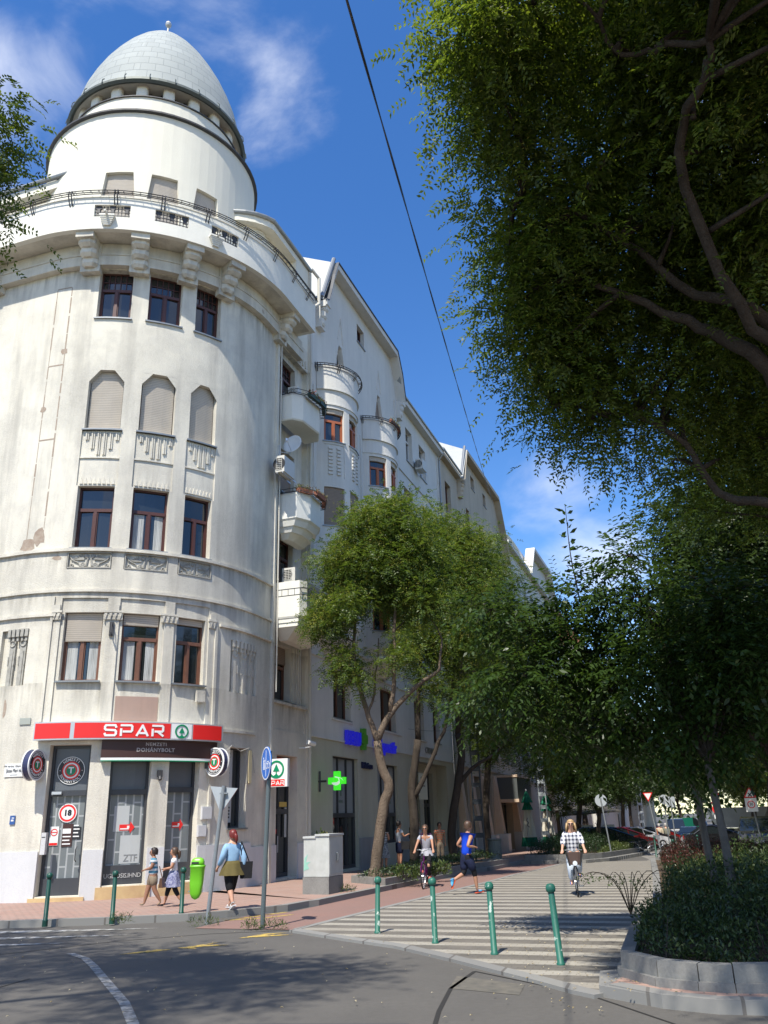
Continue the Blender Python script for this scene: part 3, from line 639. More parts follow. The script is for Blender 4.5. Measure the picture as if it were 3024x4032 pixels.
for x in (W[0][0] - .2, (W[0][1] + W[1][0]) / 2, (W[1][1] + W[2][0]) / 2, W[2][1] + .2):
 h_ = .12 if x in (W[0][0] - .2, W[2][1] + .2) else .26
 mbox(mb, FP, x - h_ - .03, x + h_ + .03, 7.62, 7.68, .0, .07, 1); mbox(mb, FP, x - h_, x + h_, 7.42, 7.62, .0, .04, 1)
 k = int(h_ / .06)
 for i in range(k):
  c_ = x - h_ + (i + .5) * 2 * h_ / k; q = [(c_ - .04, 7.6), (c_, 7.44), (c_ + .04, 7.6)]; mb.poly([FP(u, z, .07) for u, z in q]); mb.quad(FP(q[0][0], q[0][1], .041), FP(q[1][0], q[1][1], .041), FP(q[1][0], q[1][1], .07), FP(q[0][0], q[0][1], .07)); mb.quad(FP(q[1][0], q[1][1], .041), FP(q[2][0], q[2][1], .041), FP(q[2][0], q[2][1], .07), FP(q[1][0], q[1][1], .07))
mb.build('capital', M_bay, corner, world=True)
for i, (a, b) in enumerate(W):
 window(FP, a, b, 5.7, 7.64, corner, .3, 'red', (.42, .17, .1)[i], M_frame2, curtain=(i < 2), nu=3)
 window(FP, a, b, 9.56, 11.52, corner, .3, 'red', 0, curtain=(i == 1), nu=3)
 window(FP, a, b, 13.4, 15.45, corner, .3, 'red', .985, nu=3)
 window(FP, a, b, 17.38, 19.22, corner, .3, 'grid', 0, nu=3)
for z0, z1 in ((5.62, 7.5), (9.56, 11.5), (13.4, 15.2)): window(FP, -3.6, -2.2, z0, z1, corner, .3, 'red')
window(FP, -7.6, -6.2, 5.62, 7.5, corner, .3, 'red')
window(FP, sb + 1.6, sb + 3.1, 5.72, 7.66, corner, .5, 'red', .3, M_frame2, shm=M_shut2, fo=-.05)
window(FP, sb + 1.85, sb + 3.2, 9.75, 11.6, corner, .5, 'red')
window(FP, sb + 1.65, sb + 3.25, 13.2, 15.1, corner, .5, 'red', .97, shm=M_shut2)
window(FP, sb + 1.8, sb + 3.22, 17.2, 18.95, corner, .5, 'grid')
mb = MB()
for i in range(4): mbox(mb, SP, 3.2 + i * .17, 3.29 + i * .17, 5.68, 7.9, -.218, -.12, 1)
for i in range(9): mbox(mb, SP, 1.6 + i * .26, 1.68 + i * .26, 19.3, 19.62, 0, .05, 1)
for i in range(10): mbox(mb, SP, 1.9 + i * .14, 1.96 + i * .14, 11.75, 12.05, -.218, -.17, 1)
mb.build('flutes', M_bay, corner, world=True)
mb = MB(); FE = ARC + 2.4
def seg(u0, u1, z0, z1, o0, o1):
 for a, b in ((u0, min(0, u1)), (max(0, u0), min(ARC, u1)), (max(ARC, u0), u1)):
  if b - a > 1e-3: mbox(mb, FP, a, b, z0, z1, o0, o1, max(1, int((b - a) / .2)))
seg(-16, FE + .6, 19.25, 19.62, 0, .24); seg(-16, FE + .6, 19.62, 19.68, 0, .27); seg(-16, FE + .6, 19.68, 20.1, 0, .2)
mb.build('cornice', M_bay, corner, world=True)
mb = MB(); seg(-16, FE, 20.112, 20.22, 0, .79)
mb.build('balcony_floor', M_bay, corner, world=True)
SL = [(U(180.4), U(169.6)), (U(162.2), U(151.9)), (U(144.4), U(134.6)), (-4.2, -3.2)]
mb = MB()
seg(-16, FE, 20.1, 20.58, .8, .98); seg(-16, FE, 21.05, 21.35, .8, .98); seg(-16, FE, 21.35, 21.4, .76, 1.0)
x = -16
for a, b in sorted(SL): seg(x, a, 20.58, 21.05, .8, .98); x = b
seg(x, FE, 20.58, 21.05, .8, .98); mbox(mb, FP, FE, FE + .15, 20.1, 21.4, 0.02, .98, 1)
mb.build('parapet', M_white, corner, world=True)
for a, b in SL:
 mb = MB()
 for i in range(10): x = a + (b - a) * (i + .5) / 10; mbox(mb, FP, x - .011, x + .011, 20.58, 21.05, .86, .89, 1)
 for i in range(3): z = 20.68 + i * .13; mbox(mb, FP, a, b, z - .01, z + .01, .885, .905, 4)
 for x in (a + .1, (a + b) / 2, b - .1):
  mbox(mb, FP, x - .08, x + .08, 20.92, 21.05, .87, .92, 1); mbox(mb, FP, x - .04, x + .04, 20.78, 20.92, .87, .92, 1)
 mb.build('iron_grille', M_darkmetal, corner, world=True)
def corbel(P, u, w_, z0, z1, o, m, root, steps=3):
 mb = MB(); H_ = z1 - z0; h = w_ / 2
 mbox(mb, P, u - h * 1.25, u + h * 1.25, z0 - .12, z1, 0, .26, 1)
 for i in range(steps):
  a = z0 + H_ * i / (steps + .6); b = z0 + H_ * (i + 1) / (steps + .6); oo = .26 + (o - .26) * (i + 1) / (steps + .6)
  zz = [(a + .0, .72, oo * .86), (a + .1, 1, oo), (b, 1, oo)]
  for (za, ka, oa), (zb, kb, ob) in zip(zz[:-1], zz[1:]):
   pr = lambda z, k, o_: [P(u - h * k, z, .2), P(u - h * k, z, o_ - .12), P(u - h * k * .55, z, o_), P(u + h * k * .55, z, o_), P(u + h * k, z, o_ - .12), P(u + h * k, z, .2)]
   A, B = pr(za, ka, oa), pr(zb, kb, ob); n_ = 6
   mb.add(A + B, [(0, 1, 2, 3, 4, 5), tuple(range(11, 5, -1))] + [(j + 1, j, 6 + j, 7 + j) for j in range(5)])
 mbox(mb, P, u - h, u + h, z0 + H_ * steps / (steps + .6) - .05, z1, .2, o, 1)
 mb.build('corbel', m, root, world=True)
for th in (183, 166, 148.9, 133.5): corbel(FP, U(th), .5, 19.12, 20.1, .9, M_bay, corner)
corbel(FP, -2.3, .5, 19.12, 20.1, .9, M_bay, corner); corbel(FP, -6.3, .5, 19.12, 20.1, .9, M_bay, corner); corbel(FP, ARC + 1.15, .5, 19.12, 20.1, .85, M_bay, corner)
def rail(P, u0, u1, z, o, root, step=.22, h=.42, arms=1.25, name='railing', m=None, ru=None):
 mb = MB(); n_ = max(2, int((u1 - u0) / .2)); xs = [u0 + (u1 - u0) * i / n_ for i in range(n_ + 1)]
 for zz, oo in ((z + h * .5, o), (z + h * .5 + .01, o + .16), (z + h * .5 - .1, o + .19)): mb.tube([P(x, zz, oo) for x in xs], .02, 4)
 for i in range(int((u1 - u0) / step) + 1):
  x = u0 + i * step; mb.tube([P(x, z + h * .5, o), P(x, z + h * .5 + .01, o + .16), P(x, z + h * .5 - .1, o + .19)], .008, 4, cap=False)
 for i in range(int((u1 - u0) / arms) + 1):
  x = u0 + i * arms
  for dx in (-.04, .04): mb.tube([P(x + dx, z + h * .5, o), P(x + dx, z + h * .5 + .03, o + .17), P(x + dx, z + h * .1, o + .18), P(x + dx, z - h * .6, o + 0.03)], .02, 4)
 return mb.build(name, m or M_darkmetal, root, world=True)
rail(FP, -9, FE, 21.3, .96, corner)
att = [(7.7, S_END, -.45)]
mb = MB(); regs_a = [(sb + .9, sb + 2.9, 21.5, 23.2, .25, True)]
AT = lambda u, z, o=0: FP(u, z, o - (.45 + .8 * max(0, ARC + .7 - u) ** 1.5 if u > 4 else 1.7))
wall(mb, AT, [ARC - .7, ARC - .4, ARC, ARC + .35, ARC + .7, ARC + 1, ARC + 2, ARC + 3, S_END], [20.2, 24.25], regs_a)
wall(mb, AT, [-16, -12, -8, -4, -2, -1, 0, .4], [20.2, 24.6], [(-4.2, -2.8, 21.5, 23.2, .2, True)])
for x0, x1 in ((ARC + .45, ARC + .55), (ARC + 3.1, ARC + 3.2), (-1.4, -1.3)):
 for j in range(9): mbox(mb, AT, x0 - .08, x1 + .08, 21.6 + j * .28, 21.68 + j * .28, 0, .035, 1)
mbox(mb, SP, 2.78, 4.15, 20.1, 24.0, -.45, -.001, 1)
mb.build('attic_wall', M_drum, corner, world=True)
window(AT, sb + .9, sb + 2.9, 21.5, 23.2, corner, .2, 'two', .9); window(AT, -4.2, -2.8, 21.5, 23.2, corner, .2, 'two')
mb = MB(); mbox(mb, AT, ARC - .7, ARC, 23.95, 24.25, -.15, .45, 3); mbox(mb, AT, ARC, ARC + .7, 23.95, 24.25, -.15, .45, 3); mbox(mb, AT, ARC + .7, S_END, 23.95, 24.25, -.15, .45, 3); mbox(mb, FP, -16, .4, 24.4, 24.75, -1.9, -1.2, 4)
mb.build('eave', M_drum, corner, world=True)
mb = MB(); mb.tube([AT(x, 24.32, .5) for x in (ARC - .7, ARC - .3, ARC, ARC + .3, ARC + .6, ARC + 2, S_END)], .09, 8); mb.tube([FP(x, 24.85, -1.15) for x in (-16, -8, -2, 0, .3)], .09, 8); mb.build('gutter', M_gutter, corner, world=True)
mb = MB()
for u0, u1, z, o_ in ((ARC + .5, S_END, 24.25, .02), (-16, 0, 24.75, -1.2)): mb.quad(FP(u0, z, o_), FP(u1, z, o_), FP(u1, z + 2.2, -5), FP(u0, z + 2.2, -5))
mb.build('roof', M_metalroof, corner, world=True)
DC = (BC[0] - .12, BC[1])
def DP(th_u, z, o=0):   # th_u = arc length on radius 4.15, 0 at azimuth 290
 th = R(290) - th_u / 4.15; return Vector((DC[0] + math.sin(th) * (4.15 + o), DC[1] + math.cos(th) * (4.15 + o), z))
def UD(th): return R(290 - th) * 4.15
du_ = [UD(t) for t in range(290, 19, -5)]
DW = [(UD(188.8), UD(170.6)), (UD(166), UD(148.7)), (UD(143), UD(126))]
mb = MB(); wall(mb, DP, du_, [20.2, 22, 24, 26, 27.0], [(a, b, 21.4, 24.2, .3, True) for a, b in DW])
for a, b in DW:   # battered jambs: openings narrow towards the head
 for x, sg in ((a, 1), (b, -1)):
  q = [(x, 21.4, 0), (x + sg * .02, 22.8, 0), (x + sg * .16, 24.2, 0), (x, 24.2, 0)]
  f_ = [DP(u, z, 0.0015) for u, z, _ in q]; bk = [DP(u, z, -.3) for u, z, _ in q]
  mb.poly(f_ if sg > 0 else f_[::-1])
  for i in (0, 1):
   if sg > 0: mb.quad(f_[i], bk[i], bk[i + 1], f_[i + 1])
   else: mb.quad(f_[i + 1], bk[i + 1], bk[i], f_[i])
mb.build('drum_wall', M_drum, corner, world=True)
for a, b in DW: window(DP, a, b, 21.4, 24.2, corner, .27, 'two', .985, nu=3, sill=False)
mb = MB(); c3 = (DC[0], DC[1], 0)
mb.lathe([(4.15, 26.98), (4.28, 27.0), (4.28, 27.07), (3.3, 27.3)], 60, c3); mb.build('drum_flashing', mat('dark_flashing', (.06, .06, .062), .6), corner, world=True)
mb = MB(); mb.lathe([(3.42, 27.2), (3.43, 28.5), (3.0, 28.5)], 60, c3); mb.lathe([(2.7, 28.1), (2.7, 29.3)], 24, c3)
mb.lathe([(2.6, 29.18), (3.56, 29.18)], 60, c3)
mb.build('lantern_wall', M_drum, corner, world=True)
mb = MB(); mb.lathe([(3.43, 28.5), (3.49, 28.5), (3.49, 28.54), (3.0, 28.54)], 60, c3); mb.build('lantern_sill', _MC['dark_flashing'], corner, world=True)
PIL0 = 156 + 1.5
for k in range(20):
 th = R(PIL0 + 18 * k); mb = MB(); p = []
 for j in range(14):
  q = 2 * math.pi * j / 14; x = .23 * abs(math.cos(q)) ** .6 * (1 if math.cos(q) > 0 else -1); y = .18 * abs(math.sin(q)) ** .6 * (1 if math.sin(q) > 0 else -1); p.append((x, y))
 er = Vector((math.sin(th), math.cos(th), 0)); et = Vector((math.cos(th), -math.sin(th), 0)); c_ = Vector(c3) + er * 3.22
 vs = [c_ + et * x + er * y + Vector((0, 0, z)) for z in (28.52, 29.2) for x, y in p]; n_ = 14
 mb.add(vs, [(n_ + i, n_ + (i + 1) % n_, (i + 1) % n_, i) for i in range(n_)]); o = mb.build('lantern_pier', M_drum, corner, world=True, smooth=True)
mb = MB()
for k in range(20):
 th0 = R(PIL0 + 18 * k + 5); th1 = R(PIL0 + 18 * k + 13)
 for t in (th0, th1): mb.tube([Vector((DC[0] + math.sin(t) * 2.9, DC[1] + math.cos(t) * 2.9, z)) for z in (28.5, 29.2)], .05, 4)
mb.lathe([(2.84, 28.5), (2.84, 29.2)], 40, c3, m=0); mb.build('lantern_windows', M_glass, corner, world=True)
prof = [(3.6, 29.2), (3.5, 29.5), (3.4, 30.1), (3.24, 30.8), (3.0, 31.5), (2.71, 32.2), (2.36, 32.9), (1.96, 33.6), (1.52, 34.25), (1.08, 34.8), (.66, 35.17), (.28, 35.36), (.02, 35.42)]
def tile_mat():
 m = mat('zinc_tiles', (.40, .425, .41), .7, spec=.25); T = m.node_tree; n = T.nodes; l = T.links; b = n['Principled BSDF']
 g = n.new('ShaderNodeNewGeometry'); sb_ = n.new('ShaderNodeVectorMath'); sb_.operation = 'SUBTRACT'; sb_.inputs[1].default_value = (DC[0], DC[1], 0); l.new(g.outputs['Position'], sb_.inputs[0]); sx = n.new('ShaderNodeSeparateXYZ'); l.new(sb_.outputs[0], sx.inputs[0])
 def mt(op, a, bb=None):
  q = n.new('ShaderNodeMath'); q.operation = op
  for i, v in enumerate((a, bb)):
   if v is None: continue
   if isinstance(v, (int, float)): q.inputs[i].default_value = v
   else: l.new(v, q.inputs[i])
  return q.outputs[0]
 an = mt('ARCTAN2', sx.outputs['X'], sx.outputs['Y']); cx = n.new('ShaderNodeCombineXYZ'); l.new(mt('MULTIPLY', an, 5.8), cx.inputs[0]); l.new(sx.outputs['Z'], cx.inputs[1])
 br = n.new('ShaderNodeTexBrick'); br.inputs['Scale'].default_value = 1; br.inputs['Brick Width'].default_value = 1.0; br.inputs['Row Height'].default_value = .46; br.inputs['Mortar Size'].default_value = .018; br.inputs['Mortar Smooth'].default_value = .1
 br.inputs['Color1'].default_value = (.36, .385, .37, 1); br.inputs['Color2'].default_value = (.30, .325, .315, 1); br.inputs['Mortar'].default_value = (.2, .22, .215, 1); l.new(cx.outputs[0], br.inputs[0])
 t = n.new('ShaderNodeTexNoise'); t.inputs['Scale'].default_value = 2; t.inputs['Detail'].default_value = 6; l.new(g.outputs['Position'], t.inputs[0])
 mi = n.new('ShaderNodeMix'); mi.data_type = 'RGBA'; l.new(mt('MULTIPLY', t.outputs['Fac'], .5), mi.inputs[0]); l.new(br.outputs['Color'], mi.inputs[6]); mi.inputs[7].default_value = (.30, .32, .315, 1); l.new(mi.outputs[2], b.inputs['Base Color'])
 bp = n.new('ShaderNodeBump'); bp.inputs['Strength'].default_value = .5; bp.inputs['Distance'].default_value = .02; bp.invert = True; l.new(br.outputs['Fac'], bp.inputs['Height']); l.new(bp.outputs[0], b.inputs['Normal'])
 return m
M_tile = tile_mat()
mb = MB(); mb.lathe(prof, 72, c3); dome = mb.build('dome', M_tile, corner, world=True, smooth=True)
mb = MB(); mb.lathe([(3.52, 29.1), (3.62, 29.06), (3.71, 29.15), (3.69, 29.28), (3.56, 29.32)], 72, c3)
for k in range(24):
 th = R(15 * k + 5); e = Vector((math.sin(th), math.cos(th), 0)); mb.tube([Vector(c3) + e * 3.74 + Vector((0, 0, 29.15)), Vector(c3) + e * 3.71 + Vector((0, 0, 29.38)), Vector(c3) + e * 3.62 + Vector((0, 0, 29.5))], .022, 4)
mb.build('dome_gutter', mat('weathered_gutter', (.10, .115, .105), .6, metal=.3), dome, world=True)
mb = MB(); mb.lathe([(.14, 35.3), (.08, 35.7), (.035, 36.2), (.07, 36.25), (.12, 36.32), (.15, 36.42), (.12, 36.52), (.07, 36.59), (.02, 36.62)], 12, c3); mb.build('finial', mat('finial_metal', (.5, .49, .46), .4, metal=.5), dome, world=True)
def pipe(P, u, z0, z1, o=.12, r=.06, name='downpipe', root=None, m=None):
 mb = MB(); mb.tube([P(u, z0, o), P(u, z1, o)], r, 8)
 z = z0 + 1.2
 while z < z1: mb.tube([P(u, z, o), P(u, z + .07, o)], r * 1.25, 8); z += 2.6
 return mb, name, m or M_pipe, root
mb, *_ = pipe(SP, 4.08, .3, 22.4, .1, .065); mb.tube([SP(4.08, 22.4, .1), SP(4.45, 22.8, .3), SP(4.45, 24.1, .3), SP(4.1, 24.4, .1)], .075, 8); mb.build('downpipe', M_pipe, corner, world=True)
mb, *_ = pipe(SP, 1.32, 5.9, 19.2, .13, .028); mb.build('conduit', M_pipe, corner, world=True)
mb = MB(); mbox(mb, SP, 3.98, 4.15, 19.2, 24.2, 0, .08, 1); mb.build('pilaster', M_bay, corner, world=True)
# -- gabled building next along the street
gab = empty('gabled_building', tuple(SP(12, 0)), 0, 'grey white building with a broad gable and two round bow fronts, pharmacy at street level', 'building')
G0, G1 = 4.15, 24.0
tops = [(4.15, 23.5), (4.75, 23.5), (4.78, 23.2), (5.05, 23.35), (5.5, 24.3), (6.2, 26.0), (14.8, 26.1), (15.5, 25.0), (15.9, 23.6), (16.2, 23.75), (24.0, 23.75)]
def gtop(s): return float(np.interp(s, [t[0] for t in tops], [t[1] for t in tops]))
gus = [G0 + i * .5 for i in range(int((G1 - G0) / .5) + 1)] + [t[0] for t in tops] + [G1]
gregs = []
GF = [(16.6, 18.2), (20.0, 21.6)]
gw = []   # window list
for a, b in ((6.5, 8.3), (11.9, 14.0), (16.9, 18.5), (20.2, 21.5)): gregs.append((a, b, 5.6, 7.45, .4, True)); gw.append((a, b, 5.6, 7.45, 'two', 0, M_frame2))
for a, b in GF:
 for z0, z1 in ((9.6, 11.5), (13.4, 15.2), (17.3, 18.9)): gregs.append((a, b, z0, z1, .35, True)); gw.append((a, b, z0, z1, 'red', (.3 if z0 > 12 else 0), M_frame2))
for a, b in ((8.75, 9.6),):
 for z0, z1 in ((9.6, 11.5), (13.4, 15.2)): gregs.append((a, b, z0, z1, .35, True)); gw.append((a, b, z0, z1, 'two', 0, M_frame2))
for a, b in ((17.25, 18.45), (19.8, 21.1)): gregs.append((a, b, 20.7, 22.75, .35, True)); gw.append((a, b, 20.7, 22.75, 'tall', 0, M_wframe))
for a, b in ((6.95, 8.2), (12.2, 13.4)): gregs.append((a, b, 20.1, 22.5, .35, True)); gw.append((a, b, 20.1, 22.3, 'two', (0 if a < 10 else .5), M_wframe))
for a, b in ((9.8, 10.8),): gregs.append((a, b, 24.1, 25.1, .3, True)); gw.append((a, b, 24.1, 25.1, 'two', 0, M_frame))
gregs += [(6.4, 9.0, .15, 4.17, .25, True), (11.3, 14.0, .9, 4.12, .25, True), (16.5, 22.4, .15, 4.5, .6, False), (17.2, 19.2, .15, 4.1, .9, True), (19.9, 21.6, .15, 4.1, .9, True)]
mb = MB(); wall(mb, SP, gus, [4.75, 8, 12, 16, 20, 22, 24, 27], [r for r in gregs if r[2] > 4.75] + [(G0, G0 + .01, 4.75, 4.76, 0, False)], gtop)
o = mb.build('wall', M_gable, gab, world=True)
mb = MB(); wall(mb, SP, gus, [-.8, 2, 4.75], [r for r in gregs if r[2] <= 4.75]); mb.build('ground_floor_wall', M_pharm, gab, world=True)
mb = MB()
def bar(P, a, b, z0, z1, o0, o1): mbox(mb, P, a, b, z0, z1, o0, o1, max(1, int((b - a) / 2)))
for a, b in ((4.2, 6.38), (9.02, 11.28), (14.02, 16.4), (22.5, 23.9)): bar(SP, a, b, -.8, 1.2, 0, .05)
mb.build('plinth', plaster('grey_plinth', (.34, .335, .32), (.25, .25, .24), .6, .4), gab, world=True)
mb = MB()
for z in (8.4, 7.68, 4.72, 5.5): bar(SP, 4.2 if z != 5.5 else 6.3, 23.9 if z != 5.5 else 8.5, z, z + .07, 0, .06)
bar(SP, 11.7, 14.7, 5.5, 5.57, 0, .08); bar(SP, 16.6, 18.8, 5.5, 5.57, 0, .08); bar(SP, 15.2, 23.9, 12.4, 12.48, 0, .05); bar(SP, 15.2, 23.9, 19.6, 19.7, 0, .06)
for s in (15.3, 23.6): bar(SP, s, s + .25, 8.5, 23.5, .001, .07)
for s in (4.5, 9.15, 9.9): bar(SP, s, s + .12, 8.5, 19, .001, .05)
for j in range(10): bar(SP, 8.55 + .07 * j, 8.58 + .07 * j, 18.2, 18.55, 0, .05); bar(SP, 14.4 + .08 * j, 14.44 + .08 * j, 18.2, 18.55, 0, .05)
mb.build('string_course', M_gable, gab, world=True)
for a, b, z0, z1, st, sh, fm in gw: window(SP, a, b, z0, z1, gab, .33 if z0 < 20 else .3, st, sh, fm, shm=M_shut2)
mb = MB()
for a, b in ((6.95, 8.2), (12.2, 13.4)):
 c_ = (a + b) / 2
 for sg, x in ((1, a), (-1, b)):
  q = [(x, 20.1), (x + sg * .02, 21.2), (c_ - sg * .18, 22.5), (x, 22.5)]; f_ = [SP(u, z, .0015) for u, z in q]; bk = [SP(u, z, -.33) for u, z in q]
  mb.poly(f_ if sg < 0 else f_[::-1])
  for i in range(3): 
   mb.quad(f_[i], f_[(i + 1)], bk[(i + 1)], bk[i])
 mb.tube([SP(c_ - .3, 22.75, .01), SP(c_, 24.0, .02), SP(c_ + .3, 22.75, .01)], .03, 5)
mb.build('pointed_head', M_gable, gab, world=True)
def eave_strip(P, line, o0, o1, th, m, root, name='eave'):
 mb = MB()
 for (a, za), (b, zb) in zip(line[:-1], line[1:]):
  c = [P(a, za - th, o1), P(b, zb - th, o1), P(b, zb - th, o0), P(a, za - th, o0), P(a, za, o1), P(b, zb, o1), P(b, zb, o0), P(a, za, o0)]
  mb.add(c, [(0, 1, 5, 4), (3, 2, 1, 0), (4, 5, 6, 7), (2, 3, 7, 6), (3, 0, 4, 7), (1, 2, 6, 5)])
 return mb.build(name, m, root, world=True)
GL = [(4.72, 23.15), (5.05, 23.3), (5.4, 24.1), (5.75, 25.1), (6.2, 26.05), (14.8, 26.15), (15.5, 25.05), (15.95, 23.6)]
eave_strip(SP, GL, -.2, .5, .3, M_gable, gab); eave_strip(SP, [(15.96, 23.9), (24.0, 23.9)], -.2, .4, .25, M_gable, gab)
eave_strip(SP, [(a, z + .06) for a, z in GL], -.2, .55, .055, mat('eave_flashing', (.07, .075, .085), .5, metal=.4), gab, 'flashing')
mb = MB()
mb.tube([SP(4.75, 23.35, .3), SP(6.15, 26.3, .3)], .1, 8); mb.tube([SP(16.0, 24.0, .42), SP(24.0, 24.0, .42)], .08, 8); mb.build('gutter', M_gutter, gab, world=True)
corbel(SP, 4.98, .42, 22.0, 23.2, .55, M_gable, gab); corbel(SP, 15.75, .4, 22.6, 23.5, .45, M_gable, gab, 2)
mb = MB(); mb.quad(SP(6.2, 26.1, .4), SP(14.8, 26.2, .4), SP(14.8, 28.4, -4.5), SP(6.2, 28.4, -4.5)); mb.quad(SP(4.7, 23.2, .4), SP(6.2, 26.1, .4), SP(6.2, 28.4, -4.5), SP(4.2, 25.0, -4.5))
mb.quad(SP(14.8, 26.2, .4), SP(15.95, 23.7, .4), SP(15.95, 25.2, -4.5), SP(14.8, 28.4, -4.5)); mb.quad(SP(15.95, 23.9, .3), SP(24.0, 23.9, .3), SP(24.0, 27.0, -4.5), SP(15.95, 27.0, -4.5)); mb.quad(SP(3.0, 24.2, -1.6), SP(4.8, 24.2, -1.2), SP(4.8, 28.0, -5.5), SP(3.0, 28.0, -5.5)); mb.build('roof', M_metalroof, gab, world=True)
def bowfront(sc_, root, Rb=1.65, back=.55, flower=False):
 fm = math.acos(back / Rb)
 def BP(u, z, o=0): f = -fm + u / Rb; return T0 + DU * (sc_ + (Rb + o) * math.sin(f)) + NU * (-back + (Rb + o) * math.cos(f)) + Vector((0, 0, z))
 Lb = 2 * fm * Rb; ub = lambda d: (fm + R(d)) * Rb
 ws = [(ub(-60), ub(-28)), (ub(-17), ub(17)), (ub(28), ub(60))]; rg = []
 for a, b in ws: rg += [(a, b, 9.7, 11.5, .2, True), (a, b, 12.9, 14.55, .2, True), (a, b, 16.6, 18.1, .2, True), (a, b, 15.0, 16.45, .03, False)]
 mb = MB(); wall(mb, BP, [i * Lb / 24 for i in range(25)], [8.9, 19.0], rg)
 seq = [(8.9, 0), (8.6, -.15), (8.5, -.05), (8.3, -.15), (8.0, -.45), (7.72, -.9)]
 for (z0, o0), (z1, o1) in zip(seq[:-1], seq[1:]):
  for i in range(24): a, b = i * Lb / 24, (i + 1) * Lb / 24; mb.quad(BP(a, z1, o1), BP(b, z1, o1), BP(b, z0, o0), BP(a, z0, o0))
 mb.build('bow_wall', M_gable, root, world=True)
 for a, b in ws:
  window(BP, a, b, 9.7, 11.5, root, .2, 'red', 0, M_orange, nu=2); window(BP, a, b, 12.9, 14.55, root, .2, 'two', .98, M_orange, nu=2, shm=M_shut2); window(BP, a, b, 16.6, 18.1, root, .2, 'red', .14, M_orange, nu=2)
 mb = MB()
 for a, b in ws:
  for x in (a + (b - a) * .3, a + (b - a) * .7):
   for j in range(8): mbox(mb, BP, x - .09, x + .09, 15.1 + j * .16, 15.2 + j * .16, -.03, .03, 1)
 for z, o in ((18.25, .04), (18.95, .08), (12.2, .03)): mbox(mb, BP, 0, Lb, z, z + .07, 0, o, 16)
 mb.build('moulding', M_gable, root, world=True)
 mb = MB(); mbox(mb, BP, 0, Lb, 19.02, 20.0, -.14, .06, 20); mbox(mb, BP, 0, Lb, 20.0, 20.06, -.16, .09, 20); mbox(mb, BP, 0.02, Lb - .02, 19.0, 19.1, -1.2, -.13, 12); mb.build('parapet', M_gable, root, world=True)
 mb = MB(); mbox(mb, BP, ub(30), ub(58), 19.3, 19.75, .062, .075, 3); mb.build('iron_grille', M_darkmetal, root, world=True)
 rail(BP, 0, Lb, 19.95, .05, root, .16, .3, .9)
 return BP, Lb
BP1, LB1 = bowfront(6.45, gab); BP2, LB2 = bowfront(11.85, gab)
mb = MB()
for s in (4.55, 9.2):
 for q0 in (0.22, .12): mb.tube([SP(s + q0 * math.cos(q), 17.0 + q0 * 2 * math.sin(q), .03) for q in [i * math.pi / 8 for i in range(17)]], .035, 5, cap=False)
 mb.tube([SP(s, 16.7, .04), SP(s + .05, 17.0, .07), SP(s, 17.3, .04)], .07, 6)
mb.build('medallion', M_gable, gab, world=True)
mb, *_ = pipe(SP, 23.85, -.3, 23.3, .12, .055); mb.tube([SP(23.85, 23.3, .12), SP(23.85, 23.75, .42)], .07, 8); mb.build('downpipe', M_gutter, gab, world=True)
def shopfront(P, a, b, z0, z1, root, d, ncol, ztr, panel=None, door=True):
 fr = MB(); t = .06
 def br(x0, x1, c0, c1, e=0): mbox(fr, P, x0, x1, c0, c1, -d, -d + .1 + e, 1)
 br(a, a + t, z0, z1); br(b - t, b, z0, z1); br(a + t, b - t, z1 - t, z1); br(a + t, b - t, z0, z0 + .12); br(a + t, b - t, ztr - .08, ztr + .08, .01)
 for i in range(1, ncol): x = a + (b - a) * i / ncol; br(x - .03, x + .03, ztr + .08, z1 - t, .005)
 for i in range(1, ncol): x = a + (b - a) * i / ncol; br(x - .04, x + .04, z0 + .12, ztr - .08, .005)
 o = fr.build('shop_window' if not door else 'door', M_shopfr, root, world=True)
 g = MB(); mbox(g, P, a + t, b - t, z0 + .05, ztr, -d - .03, -d + .03, 1); g.build('pane', M_glass, o, world=True)
 g = MB(); mbox(g, P, a + t, b - t, ztr, z1 - t, -d - .03, -d + .035, 1); g.build('transom_panel', panel or M_glass, o, world=True)
 return o
M_frost = mat('frosted_panel', (.27, .285, .29), .5)
for q in (shopfront(SP, 6.4, 9.0, .15, 4.17, gab, .25, 3, 1.95 + .1, M_frost), shopfront(SP, 11.3, 14.0, .9, 4.12, gab, .25, 3, 2.05, M_frost, False)): pass
shopfront(SP, 17.2, 19.2, .15, 4.1, gab, .9, 2, 2.5); shopfront(SP, 19.9, 21.6, .15, 4.1, gab, .9, 2, 2.5)
# -- beige building
bei = empty('beige_building', tuple(SP(34, 0)), 0, 'stained beige building with a long gable beyond the white pharmacy building', 'building')
def btop(s): return float(np.interp(s, [24, 28.6, 29.3, 30.6, 41.5, 43.2, 44.5], [24.0, 24.0, 23.9, 26.7, 26.9, 24.6, 22.0]))
rg = []; bw = []
for a, b in ((25.6, 26.8), (31.0, 32.4), (35.0, 36.4), (39.2, 40.6)):
 for z0, z1 in ((5.4, 7.4), (9.4, 11.4), (13.2, 15.2), (17.0, 18.8)): rg.append((a, b, z0, z1, .35, True)); bw.append((a, b, z0, z1))
for a, b in ((25.5, 26.9), (31.1, 32.1), (35.0, 36.0)): rg.append((a, b, 20.4, 22.6, .35, True)); bw.append((a, b, 20.4, 22.6))
for a, b in ((33.2, 34.3), (37.2, 38.2)): rg.append((a, b, 24.9, 25.9, .35, True)); bw.append((a, b, 24.9, 25.9))
for a, b in ((25.2, 26.8), (28.2, 30.2), (31.8, 33.4), (35.2, 39.8), (41, 42.6)): rg.append((a, b, -.4, 4.2, .6, True)); bw.append((a, b, -.4, 4.2))
